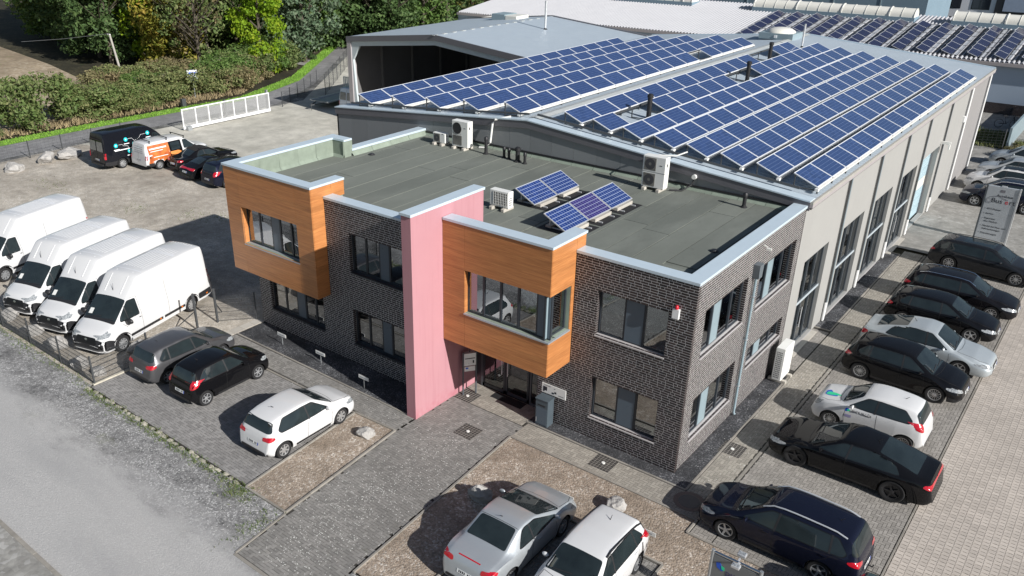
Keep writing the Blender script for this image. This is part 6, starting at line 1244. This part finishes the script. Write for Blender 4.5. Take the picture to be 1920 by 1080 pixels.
tag(MB().lathe([(.001, -.06), (.09, -.06), (.1, 0), (.09, .05), (.001, .05)], 12, 0, (-4.3, 8.74, 6.82), 'y').build('wall_outlet', MT['white_plastic'], None, 40), 'white round wall outlet on the gable right of the twin fan unit', 'outlet')
for x, y, h, r, lab in [(-13.75, 7.9, .62, .075, 'thick black vent pipe beside the tall fan unit'), (-12.75, 7.9, .34, .06, 'first short black vent pipe of the row by the gable'), (-12.45, 7.85, .34, .06, 'second short black vent pipe of the row by the gable'), (-11.95, 7.8, .48, .10, 'wide capped black vent pipe in the row by the gable'), (-11.5, 7.7, .34, .06, 'last short black vent pipe of the row by the gable'), (-2.0, 8.1, .40, .07, 'single black vent pipe near the right parapet')]:
    vent(x, y, DK, h, r, MT['black_plastic'], lab)
for x, y, lab in [(-17.6, 4.6, 'small black roof drain near the left parapet'), (-1.0, 3.3, 'small black roof drain beside the right parapet')]:
    d_ = empty('roof_drain', (x, y, DK+.01), 0, lab, 'drain'); MB().lathe([(.16, 0), (.12, .03), (.10, .06), (.001, .07)], 12).build('dome', MT['black_plastic'], d_)
# solar stands on the office deck
PD = [panel_mesh('solar_panel', 1.5, 1.0, MT['solar_deck'], MT['alu']), panel_mesh('solar_panel', 1.5, 1.0, MT['solar_purple'], MT['alu'])]
def stand(xl, y0, n, label, purple=None):
    root = empty('solar_stand', (xl, y0, DK), 0, label, 'solar panels'); tl = rad(27); cx, sz = math.cos(tl), math.sin(tl)
    for k in range(n): p = link('solar_panel', PD[1 if k == purple else 0], root); p.location = (-cx, k*1.53, .16+sz); p.rotation_euler = (0, tl, 0)
    for k in range(n):
        MB().box(-.10, .2+k*1.53, .03, .12, 1.3+k*1.53, .15).build('ballast', MT['slab_concrete'], root, bevel=.01); MB().box(-cx-.1, .3+k*1.53, .0, -cx+.12, 1.2+k*1.53, .1).build('ballast', MT['slab_concrete'], root)
        for y in (.35+k*1.53, 1.15+k*1.53): MB().bar((.32, y, .03), (-cx-.1, y, .03), .04).bar((-cx+.05, y, .03), (-cx+.05, y, .12+sz), .035).build('frame', MT['alu'], root)
        MB().box(-cx-.3, .05+k*1.53, .006, .45, 1.45+k*1.53, .014).build('protection_mat', MT['black_rubber'], root)
    return root
stand(-7.80, 3.10, 2, 'pair of blue solar panels on a stand behind the pink wall'); stand(-5.42, 1.45, 3, 'row of three solar panels with a purple one in the middle', 1)
# ================================================================ FENCES, GATE, SIGNS
FMESH = {}
def fence(label, pts, hgt=1.25, vs_=.05):
    root = empty('mesh_fence', (pts[0][0], pts[0][1], 0), 0, label, 'fence'); o = Vector((pts[0][0], pts[0][1], 0))
    for a, b in zip(pts[:-1], pts[1:]):
        L = math.hypot(b[0]-a[0], b[1]-a[1]); n = max(1, round(L/2.5)); l = L/n; ang = math.atan2(b[1]-a[1], b[0]-a[0]); key = (round(l, 2), hgt, vs_)
        if key not in FMESH:
            B = []; k = .08
            while k < hgt: B += [(0, -.010, k, l, -.004, k+.007), (0, .004, k, l, .010, k+.007)]; k += .2
            B += [(x, -.003, .05, x+.006, .003, hgt) for x in np.arange(.03, l, vs_)]; FMESH[key] = boxes_mesh('wire_panel', B, [MT['galv_dark']])
            q = MB().box(-.03, -.025, 0, .03, .025, hgt+.05).build('post', MT['galv_dark']); FMESH[key, 'p'] = q.data; bpy.data.objects.remove(q)
        for i in range(n+1):
            x, y = a[0]+(b[0]-a[0])*i/n-o.x, a[1]+(b[1]-a[1])*i/n-o.y; p = link('post', FMESH[key, 'p'], root); p.location = (x, y, 0); p.rotation_euler = (0, 0, ang)
            if i < n: q = link('wire_panel', FMESH[key], root); q.location = (x, y, 0); q.rotation_euler = (0, 0, ang)
    return root
fence('low wire mesh fence along the road verge in front of the white vans', [(-36.8, -8.72), (-19.3, -8.78)], 1.15); fence('wire mesh fence between the white vans and the grey hatchback', [(-19.3, -8.78), (-19.42, -6.4)], 1.15); fence('wire mesh fence panel running to the brick corner', [(-20.08, -2.7), (-19.0, -1.45)], 1.25)
gp = empty('gate_post_pair', (-20.1, -3.69, 0), 0, 'pair of tall dark posts with braces beside the nearest white van', 'gate posts'); MB().box(-.04, -.04, 0, .04, .04, 1.7).build('post', MT['galv_dark'], gp); MB().box(-.02, .95, 0, .06, 1.03, 1.6).build('post', MT['galv_dark'], gp); MB().bar((.02, 1.0, .9), (-.5, 1.6, .1), .04).bar((0, 0, .9), (-.75, -.5, .1), .04).build('brace', MT['galv_dark'], gp)
fence('wire mesh fence at the back of the yard along the lane', [(-52.0, -5), (-52.35, 4.7), (-52.6, 12.0)], 1.2, .3); fence('tall mesh fence along the lane behind the sliding gate', [(-51.7, 27.2), (-53.8, 30.8), (-57.6, 36.6)], 1.3, .3); fence('tall bar fence beside the timber pile', [(-52.6, 33.2), (-62.5, 45.5)], 1.9, .3); fence('grey bar fence behind the far right cars', [(-1.7, 50.0), (1.0, 51.2)], 1.5, .3)
M('gate_white', (.62, .62, .61), .5, var=.08); g = empty('sliding_gate', (-50.85, 16.35, 0), 0, 'long white sliding gate of vertical bars', 'gate'); Lg = 8.75; MB().box(-.08, 0, .10, .08, Lg, .32).build('bottom_beam', MT['white_paint'], g); MB().box(-.05, 0, 1.62, .05, Lg, 1.70).build('top_rail', MT['white_paint'], g)
for k in range(8): MB().box(-.045, k*(Lg-.08)/7, .32, .045, k*(Lg-.08)/7+.08, 1.62).build('upright', MT['white_paint'], g)
bm_ = boxes_mesh('bar', [(-.012, -.011, .32, .012, .011, 1.62)], [MT['gate_white']])
for k in range(7*14):
    seg, j = divmod(k, 14); q = link('bar', bm_, g); q.location = (0, seg*(Lg-.08)/7+.08+(j+.5)*((Lg-.08)/7-.08)/14, 0)
MB().box(.12, .15, 0, .45, .55, .35).build('drive_box', MT['galv'], g, bevel=.02); MB().box(-.3, 4.2, 0, -.15, 4.4, 1.75).build('guide_post', MT['galv_dark'], g); MB().box(-.35, Lg-.1, 0, -.15, Lg+.05, 1.9).build('guide_post', MT['galv'], g)
def parking_sign(x, y, lab, rz_=0.):
    r = empty('parking_sign', (x, y, 0), rz_, lab, 'sign'); MB().tube([(0, 0, 0), (0, 0, .42)], .016, 6).build('post', MT['galv'], r); MB().box(-.26, -.02, .38, .26, -.005, .52).build('plate', MT['plate_white'], r); MB().box(-.18, -.024, .43, .16, -.0205, .46).build('lettering', MT['letter_grey'], r)
for px, py, lab in [(-16.32, -2.24, 'small white parking sign farthest from the pink wall'), (-13.93, -2.3, 'small white parking sign midway along the dark gravel strip'), (-11.28, -2.55, 'small white parking sign nearest the pink wall'), (-1.73, -3.62, 'small white parking sign in front of the silver coupe'), (.87, -3.5, 'small white parking sign behind the white crossover')]: parking_sign(px, py, lab)
# letterbox stand and parcel box at the entrance
r = empty('letterbox_stand', (-8.0, -.38, 0), rad(55), 'grey letterbox stand on two posts beside the pink wall', 'letterbox'); [MB().box(x0, -.02, 0, x0+.05, .03, 1.75).build('post', MT['frame_grey'], r) for x0 in (-.27, .22)]; MB().box(-.22, -.05, 1.22, .22, .12, 1.72).build('box', MT['alu'], r); MB().box(-.19, -.055, 1.5, .19, -.05, 1.53).build('slot', MT['black_plastic'], r); MB().box(.10, -.06, 1.32, .15, -.05, 1.43).build('lock', MT['black_plastic'], r); q = MB().box(-.2, -.03, .98, .2, -.01, 1.17).build('name_plate', MT['plate_white'], r); MB().box(-.16, -.034, 1.08, -.06, -.031, 1.14).build('logo', MT['logo_blue'], q); MB().tube([(.0, 0, 1.75), (0, 0, 2.05)], .02, 8).build('lamp_arm', MT['black_plastic'], r); MB().cbox((0, -.03, 2.1), (.12, .12, .1)).build('lamp', MT['alu'], r)
r = empty('parcel_box', (-4.78, -.27, 0), 0, 'anthracite standing parcel box beside the white name plate', 'parcel box'); MB().box(-.25, -.19, 0, .25, .19, 1.02).build('body', M('box_blue', (.07, .09, .105), .4), r, bevel=.012); MB().box(-.27, -.21, 1.02, .27, .21, 1.06).build('lid', MT['box_blue'], r, bevel=.01); MB().box(-.15, -.2, .80, .15, -.192, .84).build('slot', MT['black_plastic'], r); MB().box(-.21, -.2, .12, -.19, -.192, .3).build('handle', MT['alu'], r); MB().box(-.22, -.196, .06, .22, -.191, .72).build('door', MT['panel_blue'], r)
# pylon sign
r = empty('pylon_sign', (3.85, 29.25, 0), 0, 'tall silver pylon sign with the lettering Busert', 'sign'); Wp, Hp = 1.42, 3.05
MB().box(-Wp/2, -.06, .15, Wp/2, .06, Hp).build('panel', M('sign_silver', (.50, .53, .56), .35, metal=.35, var=.04), r, bevel=.01); MB().box(Wp/2, -.09, 0, Wp/2+.07, .09, Hp+.02).build('side_profile', MT['alu'], r); MB().box(-Wp/2-.07, -.09, 0, -Wp/2, .09, Hp+.02).build('side_profile', MT['frame_grey'], r); MB().box(-.12, -.05, Hp, .12, .05, Hp+.05).build('top_cap', MT['alu'], r)
def put(txt, size, x, z, mat, sx=1.):
    tm = text_mesh(txt, size); tm.materials.append(MT[mat]); o = link('lettering', tm, r); o.location = (x, -.064, z); o.rotation_euler = (rad(90), 0, 0); o.scale = (sx, 1, 1)
put('Autohaus', .19, -.22, 2.52, 'text_dark'); put('Bus', .36, -.42, 2.18, 'text_dark'); put('e', .36, .20, 2.18, 'text_red'); put('rt', .36, .40, 2.18, 'text_dark')
for i, (tx, z) in enumerate([('KFZ-Meister', 1.78), ('Service', 1.52), ('Reparatur', 1.26), ('aller Marken', 1.10), ('Handel mit Neu- und', .84), ('Gebrauchtwagen', .68), ('Finanzierungen', .44)]): put(tx, .125, -.50, z, 'text_dark'); MB().box(-.6, -.066, z+.02, -.575, -.062, z+.05).build('bullet', MT['text_dark'], r) if i not in (3, 5) else None
MB().tube([(-.62, -.064, 2.15), (-.64, -.064, 2.35), (-.50, -.064, 2.45), (-.38, -.064, 2.50), (-.05, -.064, 2.56), (.15, -.064, 2.46), (.32, -.064, 2.42)], .012, 5).tube([(-.62, -.064, 2.15), (-.4, -.064, 2.15)], .012, 5).lathe([(.09, -.002), (.105, -.002)], 16, 0, (-.52, -.064, 2.27), 'y').build('car_outline', M('outline_grey', (.16, .16, .18), .4), r); MB().box(-.12, -.066, 2.76, .10, -.062, 2.90).build('emblem', MT['outline_grey'], r)
# company board at the bottom edge, lit by two floodlights
r = empty('company_board', (3.78, -4.8, 0), rad(0), 'grey company board with two small floodlights at the bottom edge', 'sign'); wB = 1.12
MB().box(-wB/2, -.03, .3, wB/2, .03, 1.92).build('panel', M('board_grey', (.19, .20, .205), .4, metal=.2, var=.05), r); [MB().tube([(x0, 0, 0), (x0, 0, 2.03)], .045, 10).build('post', MT['galv'], r, 40) for x0 in (-wB/2-.04, wB/2+.04)]; MB().tube([(-wB/2, 0, 1.98), (wB/2, 0, 1.98)], .035, 10).build('top_tube', MT['chrome'], r, 40)
for x0, y0 in ((.06, -.24), (.02, .24)): f = MB().cbox((x0, y0, 2.05), (.20, .15, .07)).build('floodlight', MT['alu'], r, bevel=.01); MB().bar((x0, y0*.5, 2.01), (x0, 0, 1.99), .04).build('arm', MT['alu'], f); MB().cbox((x0, y0, 2.088), (.15, .10, .008)).build('lens', MT['light_clear'], f)
tm = text_mesh('pure', .26); tm.materials.append(M('text_purple', (.05, .045, .12), .5, var=0)); o = link('lettering', tm, r); o.location = (-.22, -.034, 1.46); o.rotation_euler = (rad(90), 0, 0)
o = MB().prism([(-.48, 1.72), (-.38, 1.76), (-.34, 1.68), (-.26, 1.56), (-.32, 1.52), (-.44, 1.58)], -.036, -.031, 0, lambda a, b, c: (a, c, b)).build('logo', MT['logo_blue'], r); MB().prism([(-.34, 1.68), (-.26, 1.66), (-.25, 1.56), (-.32, 1.58)], -.040, -.0365, 0, lambda a, b, c: (a, c, b)).build('logo', MT['logo_green'], r)
# boulders
for i, (x, y, s, lab) in enumerate([(-8.98, -4.75, (.34, .26, .24), 'pale boulder at the top end of the west gravel bed'), (-4.0, -4.85, (.30, .42, .36), 'pale boulder left of the silver coupe'), (-.55, -2.75, (.33, .30, .28), 'pale boulder above the white crossover'), (-20.9, -8.45, (.42, .3, .34), 'grey boulder behind the fence nearest its corner'), (-19.85, -8.3, (.35, .28, .24), 'small grey boulder in the fence corner'), (-23.1, -8.3, (.45, .34, .36), 'grey boulder behind the second fence panel'), (-25.1, -8.35, (.5, .36, .36), 'grey boulder behind the third fence panel'), (-27.4, -8.3, (.55, .4, .36), 'grey boulder behind the fence at the left edge'), (-20.45, -6.25, (.5, .3, .3), 'grey boulder beside the grey hatchback'), (-49.95, 2.45, (.75, .55, .45), 'pale boulder nearest the left edge by the yard fence'), (-50.3, 4.9, (.7, .6, .55), 'upright pale boulder by the yard fence'), (-50.4, 6.6, (1.1, .7, .5), 'long pale boulder left of the black van')]):
    o = link('boulder', rock_mesh('boulder', *s, 40+i, 3, .35)); o.location = (x, y, s[2]*.55); o.rotation_euler = (random.uniform(-.2, .2), random.uniform(-.2, .2), random.uniform(0, 6)); tag(o, lab, 'boulder'); o.data.polygons.foreach_set('use_smooth', np.zeros(len(o.data.polygons), bool))
# lane furniture
r = empty('lane_sign', (-60.9, 24.4, 0), rad(52), 'small white blue notice sign in front of the hedge', 'sign'); MB().tube([(0, 0, 0), (0, 0, 2.1)], .04, 8).build('post', MT['galv'], r); q = MB().box(-.45, -.05, 1.5, .45, -.02, 2.6).build('plate', MT['white_facade'], r); MB().box(-.3, -.056, 2.2, .3, -.051, 2.4).build('lettering', MT['logo_blue'], q); MB().box(-.3, -.056, 1.75, .3, -.051, 1.95).build('lettering', MT['outline_grey'], q)
r = empty('lean_post', (-74.2, 24.9, 0), 0, 'leaning grey wooden cable post above the hedge', 'post'); MB().tube([(0, 0, -.2), (-.75, -.25, 4.6)], [.13, .10], 10).build('pole', MT['post_wood'], r, 40); MB().cbox((-.85, -.28, 4.55), (.5, .1, .1)).build('crossarm', MT['white_paint'], r); MB().tube([(-1.0, -.3, 4.6), (-6, -2.4, 3.9), (-11, -4.6, 3.4)], .013, 5).build('cable', MT['galv'], r)
tag(MB().tube([(-84, 62, 0), (-84, 62, 12)], [.14, .10], 8).build('lamp_pole', MT['post_wood'], None, 40), 'tall thin wooden pole at the far bend of the lane', 'pole')
tag(MB().box(-58.8, 21.4, 0, -58.45, 21.8, .7).build('utility_cabinet', MT['galv_dark'], None, bevel=.03), 'small grey utility cabinet behind the white gate', 'cabinet')
tag(MB().prism([(-62, 3.2), (-56.6, 4.2), (-51, 3.2)], 52, 70, 0, lambda a, b, c: (a, c, b)).box(-61.5, 52.2, 0, -51.5, 69.8, 3.2).build('white_shed', MT['skylight']), 'low white shed roof behind the open hall', 'shed')
# garden strip at the far right
bk = empty('bicycle', (.0, 59.3, 0), .4, 'dark bicycle parked near the brick plinth at the far right', 'bicycle'); [MB().lathe([(.31, -.02), (.34, 0), (.31, .02)], 20, 0, (x0, 0, .34), 'y').build('wheel', MT['black_rubber'], bk) for x0 in (-.55, .55)]; MB().tube([(-.55, 0, .34), (-.05, 0, .32), (.42, 0, .8), (-.2, 0, .85), (-.05, 0, .32)], .03, 6).tube([(.55, 0, .34), (.42, 0, .95)], .03, 6).tube([(.42, -.28, 1.0), (.42, .28, 1.0)], .025, 6).build('frame', MT['black_plastic'], bk); MB().box(-.35, -.08, .92, -.08, .08, .98).build('saddle', MT['black_rubber'], bk)
tag(MB().box(1.15, 51.5, 0, 1.3, 64.4, 1.6).build('garden_wall', MT['panel_pale']), 'pale blue low wall at the far right edge', 'wall')
# ================================================================ VEGETATION
def leaf_cloud(name, centres, radii, per, size, mat, flat=.75, seed=0):
    r = np.random.default_rng(seed); C = np.repeat(np.array(centres), per, 0); Rr = np.repeat(np.array(radii), per)
    d = r.normal(size=(len(C), 3)); d /= np.linalg.norm(d, axis=1)[:, None]; rad_ = Rr*(.35+.65*r.random(len(C))**.55); P_ = C+d*rad_[:, None]*np.array([1, 1, flat])
    n = d+r.normal(0, .75, (len(C), 3)); n /= np.linalg.norm(n, axis=1)[:, None]; a = np.cross(n, r.normal(size=(len(C), 3))); a /= np.linalg.norm(a, axis=1)[:, None]; b = np.cross(n, a); s = (size*r.uniform(.55, 1.35, len(C)))[:, None]
    V = np.stack([P_+a*s, P_+b*s*.55+n*s*.15, P_-a*s, P_-b*s*.55+n*s*.15], 1); return np_mesh(name, V, np.arange(4*len(C)).reshape(-1, 4), [mat])
CR = {}
def crown_mesh(kind, k):
    key = (kind, k)
    if key in CR: return CR[key]
    r = np.random.default_rng(50+k*7+len(kind)*3); cs = []; rs = []
    if kind == 'tall':        # column-like forest tree, unit 1 = metre at height 14
        for i in range(78):
            z = r.uniform(.9, 14); w_ = 3.3*math.sin(math.pi*min(1, max(.10, (z+1.5)/16)))**.6; a = r.uniform(0, 6.28); q = w_*r.random()**.45; cs.append((q*math.cos(a), q*math.sin(a), z)); rs.append(r.uniform(.7, 1.35))
        per, size = 105, .21
    elif kind == 'sparse':
        for i in range(40):
            z = r.uniform(2.4, 10); w_ = 3.0; a = r.uniform(0, 6.28); q = w_*r.random()**.5; cs.append((q*math.cos(a), q*math.sin(a), z)); rs.append(r.uniform(.5, 1.2))
        per, size = 40, .17
    elif kind == 'bush':
        for i in range(30):
            a = r.uniform(0, 6.28); q = 1.7*r.random()**.5; z = r.uniform(.25, 2.2)*(1-.25*q/1.7); cs.append((q*math.cos(a), q*math.sin(a), z)); rs.append(r.uniform(.35, .75))
        per, size = 190, .085
    elif kind == 'cone':
        for i in range(40):
            z = r.uniform(.4, 7); w_ = 1.1*(1-z/7.6); a = r.uniform(0, 6.28); q = w_*r.random()**.5; cs.append((q*math.cos(a), q*math.sin(a), z)); rs.append(r.uniform(.3, .5))
        per, size = 60, .14
    CR[key] = (cs, rs, per, size); return CR[key]
CM = {}
def crown(kind, k, mat):
    key = (kind, k, mat)
    if key not in CM: cs, rs, per, size = crown_mesh(kind, k); CM[key] = leaf_cloud('crown', cs, rs, per, size, MT[mat], .8, k)
    return CM[key]
def trunk_mesh(hh, r0, limbs, seed, mat='bark', up=.75):
    rr = random.Random(seed); mb = MB(); mb.tube([(0, 0, -.1), (rr.uniform(-.1, .1), rr.uniform(-.1, .1), hh*.4), (rr.uniform(-.25, .25), rr.uniform(-.25, .25), hh*.95)], [r0, r0*.75, r0*.18], 8)
    for i in range(limbs):
        z = hh*rr.uniform(.18, .85); a = rr.uniform(0, 6.28); l = rr.uniform(.16, .30)*hh; m = (math.cos(a)*l*.5, math.sin(a)*l*.5, z+l*up*.5); e = (math.cos(a+.2)*l, math.sin(a+.2)*l, z+l*up); mb.tube([(0, 0, z-.1), m, e], [r0*.4, r0*.24, r0*.06], 5)
        for j in range(2): b = a+rr.uniform(-.9, .9); mb.tube([m, (m[0]+math.cos(b)*l*.5, m[1]+math.sin(b)*l*.5, m[2]+l*.5)], [r0*.16, r0*.04], 4)
    o = mb.build('trunk', MT[mat], None, 50); me = o.data; bpy.data.objects.remove(o); return me
TM = {}
def tree(kind, k, mat, x, y, s, label, sx=1., group='trees at the edge of the wood', bark='bark', z=0):
    hh = {'tall': 13.5, 'sparse': 11.5, 'bush': 1.9, 'cone': 6.8}[kind]; key = (kind, k, bark)
    if key not in TM: TM[key] = trunk_mesh(hh, {'tall': .24, 'sparse': .16, 'bush': .05, 'cone': .1}[kind], {'tall': 14, 'sparse': 34, 'bush': 16, 'cone': 3}[kind], 11*k+len(kind), bark, .75 if kind != 'sparse' else .9)
    t_ = empty('shrub' if kind == 'bush' else 'tree', (x, y, z), random.uniform(0, 6.28), label, 'shrub' if kind == 'bush' else 'tree', group); t_.scale = (s*sx, s*sx, s); link('crown', crown(kind, k, mat), t_); link('trunk', TM[key], t_); return t_
# front row of the wood, named by looks
FR = [('tall', 0, 'leaf_gold', -77.0, 33.2, 1.15, 'golden orange tree between dark wood and grey bare tree', 1.05), ('sparse', 0, 'leaf_bush', -70.3, 31.6, 1.12, 'half bare grey twiggy tree in front of the wood', 1.1), ('sparse', 1, 'leaf_brown', -73.2, 34.8, 1.15, 'thin brownish bare tree behind the grey twiggy one', 1.0), ('tall', 1, 'leaf_lime', -66.6, 36.8, .98, 'bright lime green maple beside the lane', .84), ('tall', 2, 'leaf_blue', -68.6, 44.6, 1.05, 'bluish green broad tree right of the lime maple', 1.15),
      ('tall', 3, 'leaf_mid', -73.5, 50.2, 1.0, 'mid green tree by the tall wooden pole', 1.0), ('tall', 4, 'leaf_dark', -84.5, 63.5, 1.2, 'dark tree at the far bend of the lane', 1.1), ('tall', 0, 'leaf_yellow', -84.0, 74.5, .95, 'yellowing tree left of the open hall roof', 1.15), ('tall', 1, 'leaf_lime', -82.5, 32.6, 1.2, 'lime tinted tree behind the golden one', .8),
      ('tall', 2, 'leaf_dark', -84.5, 29.6, 1.15, 'dark tree right at the edge of the ploughed field', 1.0), ('tall', 3, 'leaf_dark', -90.5, 31.5, 1.2, 'dark tree second along the field edge', 1.1), ('tall', 4, 'leaf_dark', -97.0, 33.0, 1.2, 'dark tree third along the field edge', 1.1), ('tall', 1, 'leaf_dark', -104.0, 34.5, 1.2, 'dark tree fourth along the field edge', 1.1), ('tall', 2, 'leaf_mid', -111.0, 36.0, 1.2, 'green tree at the left picture edge', 1.1)]
for kind, k, mat, x, y, s, lab, sx in FR: tree(kind, k, mat, x, y, s, lab, sx)
# rows behind: close one stand of trees that nothing tells apart
mats = ['leaf_dark', 'leaf_dark', 'leaf_mid', 'leaf_blue', 'leaf_gold']; i = 0
for row, off in enumerate((6.5, 13.5, 21)):
    for sx_ in np.arange(0, 1.001, 1/13):
        x = -116+52*sx_-off*.35; y = 36+16*sx_**2+off
        if row < 3: tree('tall', i % 5, mats[(i*3+row) % (4 if row else 3)], x+random.uniform(-1.5, 1.5), y+random.uniform(-1.2, 1.2), random.uniform(1.1, 1.45), 'dense tree standing in the dark wood behind the front row', 1.15, 'trees deep in the wood'); i += 1
for j, (x, y) in enumerate([(-78, 47), (-81, 53.5), (-86.5, 57), (-92, 63), (-90, 70), (-77.5, 42)]): tree('tall', j % 5, ['leaf_dark', 'leaf_blue', 'leaf_mid'][j % 3], x, y, 1.25, 'dense tree standing in the dark wood behind the front row', 1.1, 'trees deep in the wood')
# scrub behind the open hall
SC = [(-82, 84, 'leaf_hedge', 'dull green willow scrub just left above the hall roof'), (-77, 86, 'leaf_hedge', 'olive scrub tree second left above the hall roof'), (-72, 88, 'leaf_bush', 'green scrub tree third above the hall roof'), (-67, 89, 'leaf_hedge', 'green scrub tree in the middle above the hall roof'), (-62, 92, 'leaf_brown', 'brownish scrub tree above the hall ridge'), (-57, 96, 'leaf_brown', 'brown scrub tree beside the corrugated roof'), (-66, 100, 'leaf_hedge', 'tall green tree farther behind the hall roof'), (-75, 99, 'leaf_mid', 'mid green tree farther behind the hall roof'), (-85, 96, 'leaf_gold', 'golden tree farther behind the hall roof'), (-54, 106, 'leaf_hedge', 'olive tree far behind the corrugated roof'), (-60, 108, 'leaf_dark', 'dark tree far behind the corrugated roof')]
for j, (x, y, m, lab) in enumerate(SC): tree('tall', (j*2) % 5, m, x, y, .62 if j < 6 else 1.0, lab, 1.35, 'scrub behind the open hall')
tree('cone', 0, 'leaf_dark', -36.0, 98, .8, 'dark clipped cone tree left of the white block', 1, 'cone trees by the far buildings'); tree('cone', 1, 'leaf_dark', -26.9, 104, 1.0, 'dark clipped cone tree nearest the white block', 1, 'cone trees by the far buildings')
# hedge along the lane: single shrubs
big = tree('bush', 0, 'leaf_bush', -61.6, 9.6, 2.0, 'large round green shrub at the left beside the field', .95, 'hedge shrubs')
HS = []
for j in range(46):
    s = j/45
    if s < .62: q = s/.62; x, y = -60.4-random.uniform(0, 2.0)-1.5*math.sin(q*2.6), 14.6+14*q
    else: q = (s-.62)/.38; x, y = -60.8-12*q-random.uniform(.6, 2.4), 29+16.5*q
    HS.append((x, y))
for j, (x, y) in enumerate(HS):
    if abs(y-24.6) < 1.1 and x > -62.6: continue
    tree('bush', j % 4, ['leaf_hedge', 'leaf_bush', 'leaf_hedge', 'leaf_brown', 'leaf_bush'][j % 5], x, y, random.choice((.5, .7, .8, .95, 1.1, 1.25)), 'tangled hedge shrub growing between lane grass and wood', 1.35, 'hedge shrubs', 'twig')
for j in range(14): tree('bush', j % 4, ['leaf_hedge', 'leaf_brown', 'leaf_mid'][j % 3], -65.5-random.uniform(0, 5), 20+j*.8, random.uniform(.6, 1.3), 'tangled hedge shrub growing between lane grass and wood', 1.35, 'hedge shrubs', 'twig')
for j in range(4): tree('bush', j % 4, ['leaf_hedge', 'leaf_bush'][j % 2], -59.9-random.uniform(0, .6), 1.5+j*1.5, random.uniform(.22, .4), 'low shrub in the dry grass left of the large round shrub', 1.2, 'low shrubs by the field', 'twig')
for j in range(8): tree('bush', j % 4, 'leaf_dark', -76-j*2.4, 55+j*2.6, 1.7, 'dark shrub in shade along the far lane', 1.2, 'dark shrubs at the far lane')
for j in range(5): tree('bush', j % 4, ['leaf_brown', 'leaf_hedge'][j % 2], 2.0+j*.5, 49.5+j*1.9, .42, 'small brownish garden shrub at the far right', 1.1, 'garden shrubs')
pts = [(random.uniform(-2.2, 1.0), random.uniform(51.5, 57)) for _ in range(2500)]
tag(tufts('lawn', pts, .3, MT['leaf_hedge'], .05), 'rough grass patch behind the far right cars', 'grass')

for j in range(14):
    s = j/13; tree('bush', j % 4, ['leaf_mid', 'leaf_dark', 'leaf_bush'][j % 3], -64.5-5*s-random.uniform(0, 3), 30+15.5*s, random.uniform(.9, 1.6), 'leafy undergrowth shrub at the foot of the front trees', 1.25, 'undergrowth shrubs', 'twig')
